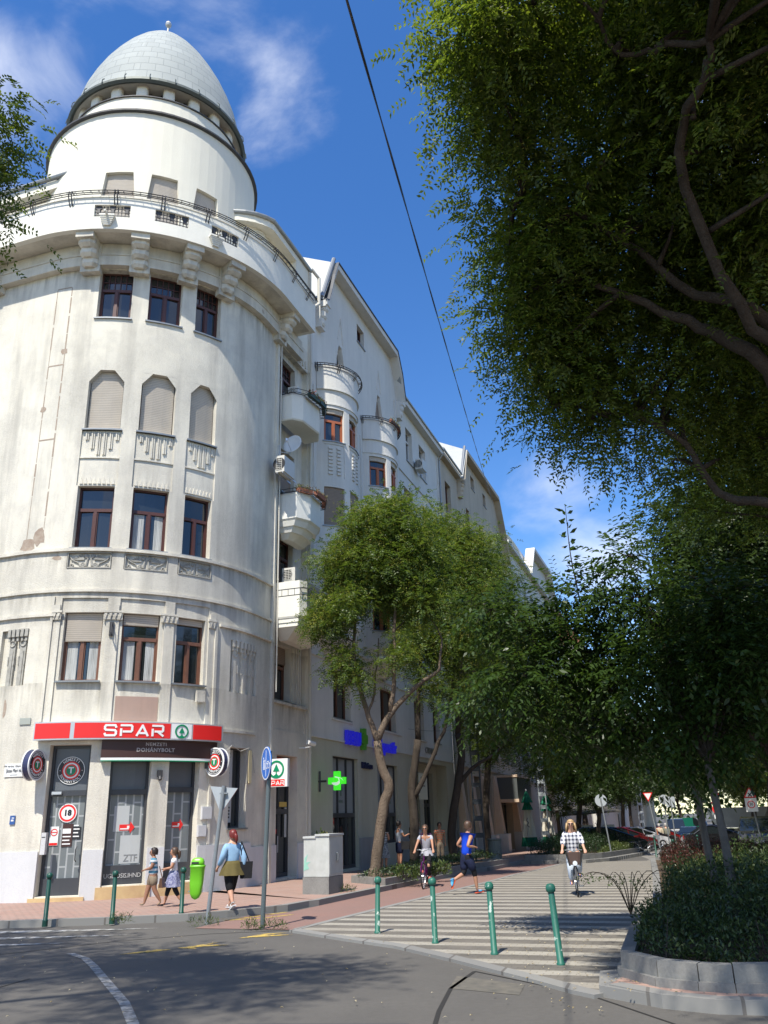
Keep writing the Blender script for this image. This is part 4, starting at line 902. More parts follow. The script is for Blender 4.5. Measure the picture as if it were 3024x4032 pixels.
mb = MB(); wall(mb, SP, [24.02 + i for i in range(21)] + [44.5, 28.6, 29.3, 30.6, 41.5, 43.2], [-1.5, 4.6, 8, 16, 22, 28], rg, btop); mb.build('wall', M_beige, bei, world=True)
for a, b, z0, z1 in bw: window(SP, a, b, z0, z1, bei, .33 if z0 > 0 else .55, 'two' if z0 > 0 else 'shop', .95 if (int(z0 * a) % 3 == 0 and z0 > 0) else 0, M_frame2 if z0 > 0 else M_shopfr, shm=M_shut2, sill=z0 > 0)
eave_strip(SP, [(24.1, 24.1), (28.7, 24.1)], -.2, .35, .25, M_beige, bei); eave_strip(SP, [(28.9, 23.9), (29.3, 24.0), (30.6, 26.8), (41.5, 27.0), (43.2, 24.7), (44.6, 22.1)], -.2, .5, .3, M_beige, bei)
mb = MB(); mb.quad(SP(30.6, 26.8, .45), SP(41.5, 27.0, .45), SP(41.5, 29.2, -4.5), SP(30.6, 29.2, -4.5)); mb.quad(SP(28.8, 23.9, .45), SP(30.6, 26.8, .45), SP(30.6, 29.2, -4.5), SP(28.8, 26.0, -4.5)); mb.quad(SP(24.0, 24.1, .3), SP(28.8, 24.1, .3), SP(28.8, 27.5, -4.5), SP(24.0, 27.5, -4.5)); mb.build('roof', M_metalroof, bei, world=True)
mb = MB(); mb.tube([SP(24.0, 24.2, .4), SP(28.8, 24.2, .4)], .08, 8); mb.tube([SP(29.0, 24.2, .3), SP(30.6, 27.1, .3)], .1, 8); mb.build('gutter', M_gutter, bei, world=True)
corbel(SP, 29.1, .4, 22.7, 23.8, .5, M_beige, bei)
mb = MB()
for s in (24.9, 27.6, 30.6, 34.2, 40.2, 43.2):   # battered peach piers
 f = [SP(s - .35, -1.2, .75), SP(s + .35, -1.2, .75), SP(s + .35, -1.2, 0), SP(s - .35, -1.2, 0)]; t_ = [SP(s - .3, 4.4, .12), SP(s + .3, 4.4, .12), SP(s + .3, 4.4, 0), SP(s - .3, 4.4, 0)]; mb.hexa(f, t_)
mb.build('pier', M_peach, bei, world=True)
mb = MB()
for s in (24.9, 27.6, 30.6, 34.2, 40.2, 43.2): mbox(mb, SP, s - .42, s + .42, -1.2, .75, 0, .8, 1)
mb.build('pier_base', M_plinth, bei, world=True)
mb = MB()
for z in (4.6, 8.2, 12.2, 16.2, 19.5): mbox(mb, SP, 24.1, 44.4, z, z + .12, 0, .1, 1)
mb.build('string_course', M_beige, bei, world=True)
mb = MB(); mbox(mb, SP, 35.0, 40.0, 2.9, 4.3, 0, 1.4, 1); mb.build('glazed_balcony', mat('dusty_glass', (.1, .11, .11), .3), bei, world=True); mb = MB(); mbox(mb, SP, 34.95, 40.05, 2.7, 2.9, 0, 1.45, 1); mbox(mb, SP, 34.95, 40.05, 4.3, 4.45, 0, 1.45, 1); mb.build('balcony_slab', M_peach, bei, world=True)
# -- white building with the curved metal roof, and farther blocks
def block(name, label, s0, s1, z1, m, cols, floors, off=0, P=SP, ztop=None, d=.3, fr=None, base=-1.8, gr=0):
 root = empty(name, tuple(P((s0 + s1) / 2, 0, 0)), 0, label, 'building'); rg = []; wn = []
 Q = lambda s, z, o=0: P(s, z, o + off)
 for c_ in cols:
  for z0, h_ in floors: rg.append((c_, c_ + 1.3, z0, z0 + h_, d, True)); wn.append((c_, c_ + 1.3, z0, z0 + h_))
 mb = MB(); wall(mb, Q, [s0, s1], [base, z1], rg, ztop); mbox(mb, Q, s0, s1, z1 - .3, z1, .001, .45, 1) if ztop is None else None
 for z in (4.3, 8.2): mbox(mb, Q, s0, s1, z, z + .12, 0.001, .1, 1)
 mb.quad(Q(s1, base, 0), Q(s1, base, -8), Q(s1, z1, -8), Q(s1, z1, 0)); mb.quad(Q(s0, base, -8), Q(s0, base, 0), Q(s0, z1, 0), Q(s0, z1, -8))
 mb.build('wall', m, root, world=True)
 for i, (a, b, z0, z1_) in enumerate(wn): window(Q, a, b, z0, z1_, root, d - .04, 'two', .9 if i % 5 == 2 else 0, fr or M_wframe, shm=M_shut2, sill=False)
 return root, Q
FL = [(5, 1.9), (8.8, 1.9), (12.6, 1.9), (16.4, 1.9), (20.2, 1.9)]
wb, Q = block('white_building', 'white building with a curved sheet metal roof beyond the beige one', 44.6, 74, 24.2, M_gable, [46 + 3.4 * i for i in range(8)], FL)
eave_strip(Q, [(54.8, 24.2), (57.5, 27.2), (68, 27.4), (71, 24.2)], -.2, .7, .35, M_gable, wb)
mb = MB(); mb.poly([Q(54.8, 24.2, .002), Q(71, 24.2, .002), Q(68, 27.1, .002), Q(57.5, 26.9, .002)]); mb.build('gable', M_gable, wb, world=True)
mb = MB()
for i in range(10):
 q0, q1 = math.pi / 2 * i / 10, math.pi / 2 * (i + 1) / 10
 a0, a1 = (.8 - 5 * (1 - math.cos(q0)), 24.4 + 5.2 * math.sin(q0)), (.8 - 5 * (1 - math.cos(q1)), 24.4 + 5.2 * math.sin(q1))
 mb.quad(Q(54, a0[1], a0[0] - .9), Q(74, a0[1], a0[0] - .9), Q(74, a1[1], a1[0] - .9), Q(54, a1[1], a1[0] - .9))
mb.quad(Q(44.6, 24.2, .3), Q(54, 24.2, .3), Q(54, 27, -4), Q(44.6, 27, -4)); mb.build('roof', mat('pale_sheet_roof', (.36, .37, .37), .4, metal=.2), wb, world=True)
M_rtile = brick_mat('brown_roof_tiles', (.20, .09, .06), (.30, .13, .07), (.06, .035, .03), .5, .35, 0, .03, dirt=(.12, .06, .05), dirta=.5)
tb, Q = block('tiled_roof_building', 'far pale building under a steep brown tiled roof', 76, 128, 20.5, M_gable, [78 + 4 * i for i in range(12)], FL[:4], 2.0)
mb = MB(); mb.quad(Q(76, 20.5, .6), Q(128, 20.5, .6), Q(128, 27.5, -3.5), Q(76, 27.5, -3.5)); mb.quad(Q(76, 20.5, .6), Q(76, 27.5, -3.5), Q(76, 27.5, -9), Q(76, 20.5, -9)); mb.build('roof', M_rtile, tb, world=True)
block('far_building', 'distant cream building at the end of the left house row', 132, 190, 22, M_beige, [135 + 5 * i for i in range(10)], FL[:4], 3.0)
M_dkb = plaster('darkened_brown_plaster', (.17, .15, .12), (.10, .09, .075), .6, .4)  # base colour darkened so the sunlit walls stay dark between the trees
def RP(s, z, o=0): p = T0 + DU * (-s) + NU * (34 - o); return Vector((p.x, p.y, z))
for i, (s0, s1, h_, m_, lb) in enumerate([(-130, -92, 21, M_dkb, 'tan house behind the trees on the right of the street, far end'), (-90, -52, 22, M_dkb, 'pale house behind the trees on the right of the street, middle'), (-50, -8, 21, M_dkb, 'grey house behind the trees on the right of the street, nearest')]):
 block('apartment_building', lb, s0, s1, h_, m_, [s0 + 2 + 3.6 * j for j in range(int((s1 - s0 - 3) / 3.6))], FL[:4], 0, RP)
# == FOLIAGE TOOLS
def np_mesh(name, V_, nper, mats, midx=None, parent=None):
 """V_ = (n, nper, 3) polygons with their own vertices"""
 n = V_.shape[0]; me = bpy.data.meshes.new(name); me.vertices.add(n * nper); me.vertices.foreach_set('co', V_.astype(np.float32).ravel())
 me.loops.add(n * nper); me.loops.foreach_set('vertex_index', np.arange(n * nper, dtype=np.int32)); me.polygons.add(n)
 me.polygons.foreach_set('loop_start', np.arange(0, n * nper, nper, dtype=np.int32)); me.polygons.foreach_set('loop_total', np.full(n, nper, np.int32))
 for q in mats: me.materials.append(q)
 if midx is not None: me.polygons.foreach_set('material_index', midx.astype(np.int32))
 me.update(calc_edges=True); o = bpy.data.objects.new(name, me); COL.objects.link(o)
 if parent is not None: o.parent = parent
 return o
def unit(a): return a / np.maximum(1e-9, np.linalg.norm(a, axis=-1, keepdims=True))
def leaves_at(rng, P_, D_, ln, wd, nrm=None, droop=0.0, curl=.12):
 """4-cornered leaves: P_ base, D_ direction"""
 n = len(P_); D_ = unit(D_ + np.array([0, 0, -droop])); r_ = unit(rng.normal(size=(n, 3))) if nrm is None else nrm
 S = unit(np.cross(D_, r_)); Nn = np.cross(S, D_); L_ = (ln * rng.uniform(.7, 1.2, n))[:, None]; Wd = (wd * rng.uniform(.75, 1.15, n))[:, None]
 a = P_; b = P_ + D_ * L_ * .42 - S * Wd * .5 + Nn * L_ * curl; c = P_ + D_ * L_ - Nn * L_ * curl * .3; d = P_ + D_ * L_ * .42 + S * Wd * .5 + Nn * L_ * curl
 return np.stack([a, b, c, d], 1)
def blob_points(rng, blobs, n, shell=.55):
 vol = np.array([b[1][0] * b[1][1] * b[1][2] * (b[2] if len(b) > 2 else 1) for b in blobs]) ** .8; k = rng.choice(len(blobs), n, p=vol / vol.sum())
 c = np.array([b[0] for b in blobs])[k]; r = np.array([b[1] for b in blobs])[k]; d = unit(rng.normal(size=(n, 3))); t = rng.uniform(0, 1, n) ** shell
 return c + d * t[:, None] * r, d, t
def pinnate(rng, base, axis, ln, m, lf, lw, droop=.35):
 """compound leaves: m pairs of leaflets along a drooping stalk"""
 n = len(base); axis = unit(axis + np.array([0, 0, -droop * .5])); up = unit(rng.normal(size=(n, 3)) * .35 + np.array([0, 0, 1.])); side = unit(np.cross(axis, up)); nn = np.cross(side, axis)
 Ls = ln * rng.uniform(.7, 1.15, n); out_ = []
 for j in range(m):
  t = (j + .6) / m
  q = base + axis * (Ls * t)[:, None] + np.array([0, 0, -1.]) * (Ls * droop * t * t)[:, None]
  for sg in (-1, 1):
   dd = unit(side * sg + axis * .55 + rng.normal(size=(n, 3)) * .16); out_.append(leaves_at(rng, q, dd, lf, lw, nrm=unit(nn + rng.normal(size=(n, 3)) * .3), droop=.15))
 return np.concatenate(out_)
def crown_mesh(name, seed, blobs, nclump, per, lf, lw, mats, parent, kind='simple', spread=.45, podfrac=.0, pairs=5, stalk=.24, shell=.5, pod=.09, podw=.012):
 rng = np.random.default_rng(seed); C_, d, t = blob_points(rng, blobs, nclump, shell); Vs = []
 k = np.repeat(np.arange(nclump), per); off = rng.normal(size=(len(k), 3)) * spread * np.array([1, 1, .75]); B_ = C_[k] + off; ax = unit(off + d[k] * .5 + rng.normal(size=(len(k), 3)) * .4)
 if kind == 'pinnate': Vs.append(pinnate(rng, B_, ax, stalk, pairs, lf, lw))
 else: Vs.append(leaves_at(rng, B_, ax, lf, lw, droop=.35, nrm=unit(rng.normal(size=(len(k), 3)) * .6 + np.array([0, 0, 1.]))))
 V_ = Vs[0]; mi = np.zeros(len(V_), int)
 if podfrac > 0:
  m_ = int(nclump * podfrac); cc = C_[rng.choice(nclump, m_, replace=True)]; q = np.repeat(np.arange(m_), 34); o2 = rng.normal(size=(len(q), 3)) * np.array([.16, .16, .12]); PB = cc[q] + unit(d[rng.choice(nclump, m_)])[q] * .25 + o2
  P4 = leaves_at(rng, PB, unit(o2 + rng.normal(size=(len(q), 3)) * .1), pod, podw, droop=.5); V_ = np.concatenate([V_, P4]); mi = np.concatenate([mi, np.ones(len(P4), int)])
 return np_mesh(name, V_, 4, mats, mi, parent)
M_leafS = leafmat('locust_leaf', (.036, .068, .012), (.12, .165, .026), .5)
M_pod = leafmat('pale_flower', (.26, .29, .05), (.40, .40, .10), .35)
M_leafD = leafmat('dark_leaf', (.020, .038, .010), (.045, .075, .017), .35)
M_leafM = leafmat('street_leaf', (.042, .078, .014), (.10, .135, .024), .4)
M_bark = mat('grey_brown_bark', (.16, .12, .088), .9, noise=[(5, (.08, .06, .045), .8), (30, (.24, .19, .14), .5)], streak=(9, (.07, .055, .04), .7), bump=(22, 1, .05), spec=.15)
M_barkd = mat('dark_bark', (.075, .06, .048), .9, noise=[(6, (.04, .032, .026), .8)], streak=(9, (.03, .025, .02), .7), bump=(25, 1, .04), spec=.15)
def limb(mb, pts, r0, r1, n=8, wob=0, rng=None, sub=3):
 P_ = [Vector(p) for p in pts]; Q = []
 for i in range(len(P_) - 1):
  a, b = P_[i], P_[i + 1]; pa = P_[i - 1] if i else a - (b - a); pb = P_[i + 2] if i + 2 < len(P_) else b + (b - a)
  for j in range(sub):
   t = j / sub; Q.append(.5 * ((2 * a) + (b - pa) * t + (2 * pa - 5 * a + 4 * b - pb) * t * t + (3 * a - pa - 3 * b + pb) * t ** 3))
 Q.append(P_[-1]); k = len(Q)
 if wob and rng: Q = [q + Vector((rng.uniform(-wob, wob), rng.uniform(-wob, wob), rng.uniform(-wob, wob) * .5)) if 0 < i < k - 1 else q for i, q in enumerate(Q)]
 mb.tube(Q, [r0 + (r1 - r0) * (i / (k - 1)) ** .85 for i in range(k)], n)
def twigs(mb, rng, starts, targets, r0, r1, wob=.12):
 for t in targets:
  s = min(starts, key=lambda p: (Vector(p) - Vector(t)).length + .35 * max(0, p[2] - t[2])); a, b = Vector(s), Vector(t); m_ = a.lerp(b, .5) + Vector((rng.uniform(-1, 1), rng.uniform(-1, 1), rng.uniform(0, 1))) * (b - a).length * wob
  limb(mb, [a, m_, b], r0, r1, 5, sub=3)
def shrub(name, label, cat, loc, size, seed, n, lf, lw, mats, group=None, mi=None, flat=False, stems=6):
 """bush: foliage plus stems; size = half extents"""
 root = empty(name, loc, 0, label, cat, group); rng = np.random.default_rng(seed); r_ = random.Random(seed); u = rng.uniform(-1, 1, (n, 2)); q = np.sqrt(u[:, 0] ** 2 + u[:, 1] ** 2)
 h = rng.uniform(0.02, 1, n) ** .7 * (1 - .35 * np.clip(q, 0, 1.2) ** 2); P_ = np.stack([u[:, 0] * size[0], u[:, 1] * size[1], h * size[2]], 1) + rng.normal(size=(n, 3)) * .03
 D_ = unit(np.stack([u[:, 0] * .5, u[:, 1] * .5, np.full(n, .6)], 1) + rng.normal(size=(n, 3)) * .6); V_ = leaves_at(rng, P_, D_, lf, lw)
 idx = (h > .72).astype(int) if (len(mats) > 1 and mi is None) else None
 if mi is not None: idx = (rng.uniform(size=n) < mi).astype(int)
 np_mesh('foliage', V_, 4, mats, idx, root)
 mb = MB()
 for i in range(stems):
  x, y = r_.uniform(-.7, .7) * size[0], r_.uniform(-.7, .7) * size[1]; mb.tube([(x * .6, y * .6, 0), (x * .8, y * .8, size[2] * .4), (x, y, size[2] * .75)], [.012, .008, .004], 4)
 if stems: mb.build('stems', M_barkd, root)
 return root
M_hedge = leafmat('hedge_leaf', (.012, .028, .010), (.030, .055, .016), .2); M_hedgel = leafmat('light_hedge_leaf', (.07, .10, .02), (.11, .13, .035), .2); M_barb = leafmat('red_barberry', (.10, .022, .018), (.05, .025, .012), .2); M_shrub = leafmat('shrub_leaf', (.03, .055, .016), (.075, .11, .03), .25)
# == SHOPFRONTS, SIGNS, FACADE FITTINGS
def text_on(mb, P, body, u, z, size, o, depth=.008, m=0, bold=0, space=1.0, sx=1.0):
 vs, fs = text_mesh(body, size, depth, bold=bold, space=space)
 mb.add([P(u + v.x * sx, z + v.y, o + v.z) for v in vs], fs, m)
def flat_frame(c, right, up):
 r_, u_ = Vector(right).normalized(), Vector(up).normalized(); n_ = r_.cross(u_)
 def F(x, y, z=0): return Vector(c) + r_ * x + u_ * y + n_ * z
 return F
def disc(mb, F, r0, r1, z0, z1, m=0, n=32, cx=0, cy=0, ax=1, ay=1):
 """ring (r0>0) or disc slab"""
 a = []
 for i in range(n):
  q = 2 * math.pi * i / n; a.append((math.cos(q) * ax, math.sin(q) * ay))
 if r0 <= 0:
  f_ = [F(cx + x * r1, cy + y * r1, z1) for x, y in a]; b_ = [F(cx + x * r1, cy + y * r1, z0) for x, y in a]
  mb.add(f_ + b_, [tuple(range(n)), tuple(range(2 * n - 1, n - 1, -1))] + [(i, n + i, n + (i + 1) % n, (i + 1) % n) for i in range(n)], m)
 else:
  A = [F(cx + x * r0, cy + y * r0, z1) for x, y in a]; B = [F(cx + x * r1, cy + y * r1, z1) for x, y in a]; C = [F(cx + x * r1, cy + y * r1, z0) for x, y in a]
  mb.add(A + B + C, [(i, n + i, n + (i + 1) % n, (i + 1) % n) for i in range(n)] + [(n + i, 2 * n + i, 2 * n + (i + 1) % n, n + (i + 1) % n) for i in range(n)], m)
def slab(mb, F, x0, x1, y0, y1, z0, z1, m=0):
 mb.hexa([F(x0, y0, z0), F(x1, y0, z0), F(x1, y0, z1), F(x0, y0, z1)][::-1], [F(x0, y1, z0), F(x1, y1, z0), F(x1, y1, z1), F(x0, y1, z1)][::-1], m)
def text_flat(mb, F, body, x, y, size, z, depth=.004, m=0, bold=0, space=1.0):
 vs, fs = text_mesh(body, size, depth, bold=bold, space=space); mb.add([F(x + v.x, y + v.y, z + v.z) for v in vs], fs, m)
def arc_text(mb, F, body, r, size, mid, z, sweep, m=0, top=True, bold=.0):
 n = len(body)
 for i, ch in enumerate(body):
  if ch == ' ': continue
  q = R(mid) + (-(i - (n - 1) / 2) * sweep if top else (i - (n - 1) / 2) * sweep); vs, fs = text_mesh(ch, size, .003, bold=bold)
  ca, sa = math.cos(q), math.sin(q); px, py = r * ca, r * sa
  rx, ry = (sa, -ca) if top else (-sa, ca); ux, uy = (ca, sa) if top else (-ca, -sa)
  mb.add([F(px + v.x * rx + v.y * ux, py + v.x * ry + v.y * uy, z + v.z) for v in vs], fs, m)
M_red = mat('sign_red', (.72, .022, .02), .35, noise=(3, (.62, .018, .016), .3)); M_wht = mat('sign_white', (.78, .78, .76), .4); M_grn = mat('sign_green', (.0, .23, .10), .4)
M_alu = mat('aluminium_trim', (.55, .56, .57), .35, metal=.5); M_blk = mat('sign_black', (.02, .02, .024), .4); M_brown = mat('sign_brown', (.055, .022, .018), .5, noise=(2, (.04, .018, .015), .5))
M_navy = mat('sign_navy', (.03, .035, .09), .4)
sp = empty('shop_sign', tuple(FP(U(156), 4.3, .3)), 0, 'long curved red fascia sign with white lettering and green fir tree over the corner shop', 'shop sign')
Z0, Z1 = 4.09, 4.56
mb = MB(); mbox(mb, FP, U(184), U(128), Z0, Z1, .02, .3, 40); mb.build('box', M_alu, sp, world=True)
mb = MB()
for a, b in ((184, 173.6), (173, 145.7), (139.2, 128.5)): mbox(mb, FP, U(a) + .03, U(b) - .02, Z0 + .035, Z1 - .035, .3, .306, 12)
mb.build('red_panel', M_red, sp, world=True)
mb = MB(); mbox(mb, FP, U(145.6), U(139.3), Z0 + .035, Z1 - .035, .3, .305, 8); mb.build('white_panel', M_wht, sp, world=True)
GL_ = {'S': [[(1, .82), (.92, 1), (.08, 1), (0, .86), (0, .66), (.1, .54), (.9, .5), (1, .38), (1, .14), (.9, 0), (.08, 0), (0, .16)]],
 'P': [[(0, 0), (0, .62), (0, .62)], [(0, 1), (.9, 1), (1, .88), (1, .5), (.9, .38), (.22, .38)]],
 'A': [[(0, 0), (.5, 1), (1, 0)], [(.3, .24), (.76, .24)]],
 'R': [[(0, 0), (0, .62)], [(0, 1), (.9, 1), (1, .88), (1, .52), (.9, .42), (.25, .42)], [(.5, .4), (1, 0)]]}
def stroke_word(mb, P, word, u0, z0, w_, h_, gap, tk, o, th=.012):
 x = u0
 for ch in word:
  for st in GL_[ch]:
   for (ax, ay), (bx, by) in zip(st[:-1], st[1:]):
    A = Vector((x + ax * w_, z0 + ay * h_)); B = Vector((x + bx * w_, z0 + by * h_)); d = B - A
    if d.length < 1e-5: continue
    d.normalize(); q = Vector((-d.y, d.x)) * tk / 2; A -= d * tk * .35; B += d * tk * .35
    c4 = [A + q, A - q, B - q, B + q]; f_ = [P(v.x, v.y, o + th) for v in c4]; g_ = [P(v.x, v.y, o) for v in c4]
    mb.add(g_ + f_, [(4, 5, 6, 7), (0, 1, 5, 4), (1, 2, 6, 5), (2, 3, 7, 6), (3, 0, 4, 7)])
  x += w_ + gap
mb = MB(); stroke_word(mb, FP, 'SPAR', U(164.4), Z0 + .1, .27, .265, .125, .055, .307); mb.build('lettering', M_wht, sp, world=True)
def fir(mbg, mbw, F, s):
 disc(mbg, F, .78 * s, 1.0 * s, 0, .012, n=36)
 mbg.add([F(0, .62 * s, .012), F(-.42 * s, -.22 * s, .012), F(.42 * s, -.22 * s, .012)], [(0, 1, 2)]); mbg.quad(F(-.07 * s, -.22 * s, .0121), F(-.07 * s, -.75 * s, .0121), F(.07 * s, -.75 * s, .0121), F(.07 * s, -.22 * s, .0121)); mbg.add([F(-.07 * s, -.5 * s, .0122), F(-.4 * s, -.78 * s, .0122), F(.4 * s, -.78 * s, .0122), F(.07 * s, -.5 * s, .0122)], [(0, 1, 2, 3)])
mb = MB(); FL_ = lambda x, y, z=0: FP(U(142.5) + x, (Z0 + Z1) / 2 + y, .306 + z); fir(mb, None, FL_, .19); mb.build('fir_emblem', M_grn, sp, world=True)
tbf = empty('shop_sign', tuple(FP(U(145), 3.85, .2)), 0, 'dark brown tobacco shop fascia with small pale lettering under the red sign', 'shop sign')
mb = MB(); mbox(mb, FP, U(165), U(129), 3.62, 4.08, .02, .17, 24); mb.build('board', M_brown, tbf, world=True)
mb = MB(); mbox(mb, FP, U(165), U(129), 3.555, 3.62, .02, .175, 24); mb.build('trim', M_wht, tbf, world=True)
mb = MB(); mbox(mb, FP, U(165), U(129), 3.53, 3.555, .02, .18, 24); mb.build('green_edge', M_grn, tbf, world=True)
M_pale = mat('worn_lettering', (.38, .34, .32), .5)
mb = MB(); text_on(mb, FP, 'NEMZETI', U(149.5), 3.97, .125, .172, bold=.002, space=1.15); text_on(mb, FP, 'DOHÁNYBOLT', U(149.5), 3.82, .14, .172, bold=.004, space=1.1); mb.build('lettering', M_pale, tbf, world=True)
def shopwin(a, b, z0, z1, zt, name, door, d=.35, P=FP):
 root = MB(); t = .07
 def br(x0, x1, c0, c1, e=0): mbox(root, P, x0, x1, c0, c1, -d, -d + .12 + e, 2)
 br(a, a + t, z0, z1); br(b - t, b, z0, z1); br(a + t, b - t, z1 - t, z1); br(a + t, b - t, z0, z0 + (.42 if door else .5)); br(a + t, b - t, zt - .07, zt + .07, .015)
 o = root.build(name, M_shopfr, corner, world=True); g = MB(); mbox(g, P, a + t, b - t, z0 + .4, zt, -d - .02, -d + .04, 3); g.build('pane', M_grey_glass, o, world=True)
 g = MB(); mbox(g, P, a + t, b - t, zt, z1 - t, -d - .02, -d + .045, 3); g.build('transom_panel', M_pgrey, o, world=True); return o
M_pgrey = mat('grey_shop_panel', (.11, .12, .135), .35)
M_grey_glass = brick_mat('patterned_window_film', (.17, .19, .20), (.15, .17, .18), (.36, .38, .39), .62, .19, 0, .022, dirt=(.14, .16, .17), dirta=.3, bump=0)
def film(m):
 T = m.node_tree; n = T.nodes; l = T.links; mp = [q for q in n if q.type == 'MAPPING'][0]; l.remove(mp.inputs[0].links[0]); g0 = [q for q in n if q.type == 'NEW_GEOMETRY'][0]; sp_ = n.new('ShaderNodeSeparateXYZ'); l.new(g0.outputs['Position'], sp_.inputs[0]); cb_ = n.new('ShaderNodeCombineXYZ'); l.new(sp_.outputs['Z'], cb_.inputs[0]); l.new(sp_.outputs['X'], cb_.inputs[1]); l.new(cb_.outputs[0], mp.inputs[0])
 n['Principled BSDF'].inputs['Roughness'].default_value = .15
film(M_grey_glass)
dr = shopwin(W[0][0], W[0][1], .24, 3.98, 2.75, 'door', True)
mb = MB(); x = W[0][1] - .17; mb.tube([FP(x, 1.05, -.2), FP(x - .02, 1.1, -.14), FP(x - .02, 1.35, -.14), FP(x, 1.42, -.2)], .014, 6); mb.build('handle', M_darkmetal, dr, world=True)
mb = MB(); mbox(mb, FP, W[0][0] + .12, W[0][0] + .38, 2.72, 2.79, -.2, -.12, 1); mb.build('door_closer', M_alu, dr, world=True)
w2 = shopwin(W[1][0], W[1][1], .42, 3.98, 2.75, 'window', False); w3 = shopwin(W[2][0], W[2][1], .42, 3.98, 2.8, 'window', False)
M_ppr = mat('pale_poster_back', (.42, .44, .44), .6)
mb = MB(); mbox(mb, FP, W[1][0] + .2, W[1][0] + .62, 1.75, 2.4, -.308, -.303, 2); mb.build('poster', M_ppr, w2, world=True)
mb = MB(); mbox(mb, FP, W[1][0] + .42, W[1][1] - .1, .95, 1.65, -.308, -.303, 2); mb.build('poster', M_ppr, w2, world=True)
def arrow_sign(P, u, z, w_, o, lbl):
 mb = MB(); q = [(u - w_ / 2, z - .075), (u + w_ * .2, z - .075), (u + w_ * .2, z - .15), (u + w_ / 2, z), (u + w_ * .2, z + .15), (u + w_ * .2, z + .075), (u - w_ / 2, z + .075)]
 f_ = [P(a, b, o + .006) for a, b in q]; g_ = [P(a, b, o) for a, b in q]; mb.add(f_ + g_, [tuple(range(7))] + [(i, 7 + i, 7 + (i + 1) % 7, (i + 1) % 7) for i in range(7)])
 ob = tag(mb.build('arrow_sticker', M_red), lbl, 'sticker'); mb = MB(); mbox(mb, P, u - w_ * .45, u + w_ * .12, z - .05, z - .02, o + .0065, o + .009, 1); mbox(mb, P, u, u + w_ * .15, z - .02, z + .04, o + .0065, o + .009, 1); mb.build('white_stripe', M_wht, ob); return ob
arrow_sign(FP, (W[1][0] + W[1][1]) / 2 + .04, 1.85, .42, -.302, 'red arrow sticker on the middle window of the corner shop')
arrow_sign(FP, (W[2][0] + W[2][1]) / 2 + .02, 1.88, .36, -.302, 'red arrow sticker on the right window of the corner shop')
M_chalk = mat('grey_graffiti', (.42, .42, .42), .7)
mb = MB(); text_on(mb, FP, 'UGDOSIS.IHND', (W[1][0] + W[1][1]) / 2, .66, .155, -.222, .002, space=.92); g_ = mb.build('graffiti', M_chalk, w2, world=True)
mb = MB(); text_on(mb, FP, 'ZTF', W[1][1] - .35, 1.08, .24, -.3, .002, space=.9); mb.build('graffiti', mat('dark_graffiti', (.2, .21, .21), .6), w2, world=True)
def emblem(root, F, r, s=1.0, z=0):
 m1 = MB(); disc(m1, F, 0, r, z - .01, z); m1.build('disc', M_blk, root, world=True)
 m2 = MB(); disc(m2, F, r * .955, r, z, z + .004); disc(m2, F, r * .46, r * .56, z, z + .004); arc_text(m2, F, 'NEMZETI', r * .79, r * .27, 90, z + .002, .235, bold=.004 * r); arc_text(m2, F, 'DOHÁNYBOLT', r * .79, r * .27, -90, z + .002, .235, top=False, bold=.004 * r)
 text_flat(m2, F, 'T', 0, 0, r * .6, z + .009, bold=.02 * r)
 disc(m2, F, 0, r * .03, z, z + .004, cx=-r * .8); disc(m2, F, 0, r * .03, z, z + .004, cx=r * .8); m2.build('white_lettering', M_wht, root, world=True)
 m3 = MB(); disc(m3, F, r * .56, r * .66, z, z + .0041); disc(m3, F, r * .34, r * .46, z, z + .0041); m3.build('red_rings', M_red, root, world=True)
 m4 = MB(); disc(m4, F, 0, r * .34, z, z + .005); m4.build('green_centre', M_grn, root, world=True)
def facade_frame(P, u, z, o):
 c_ = P(u, z, o); r_ = (P(u + .01, z, o) - P(u - .01, z, o)).normalized(); return flat_frame(c_, r_, (0, 0, 1))
ed = empty('round_sticker', tuple(FP((W[0][0] + W[0][1]) / 2, 3.35, -.3)), 0, 'round black, white and red tobacco emblem on the panel above the shop door', 'sticker')
emblem(ed, facade_frame(FP, (W[0][0] + W[0][1]) / 2, 3.33, -.285), .36)
e18 = empty('round_sticker', tuple(FP((W[0][0] + W[0][1]) / 2, 2.25, -.3)), 0, 'round white sticker with red rim and the number 18 on the shop door', 'sticker')
F = facade_frame(FP, (W[0][0] + W[0][1]) / 2 + .02, 2.25, -.29); mb = MB(); disc(mb, F, 0, .235, 0, .01); mb.build('disc', M_wht, e18, world=True)
mb = MB(); disc(mb, F, .165, .215, .01, .013); mb.build('rim', M_red, e18, world=True); mb = MB(); text_flat(mb, F, '18', 0, 0, .2, .012, bold=.01); mb.build('number', M_blk, e18, world=True)
nx = W[0][0] + .26
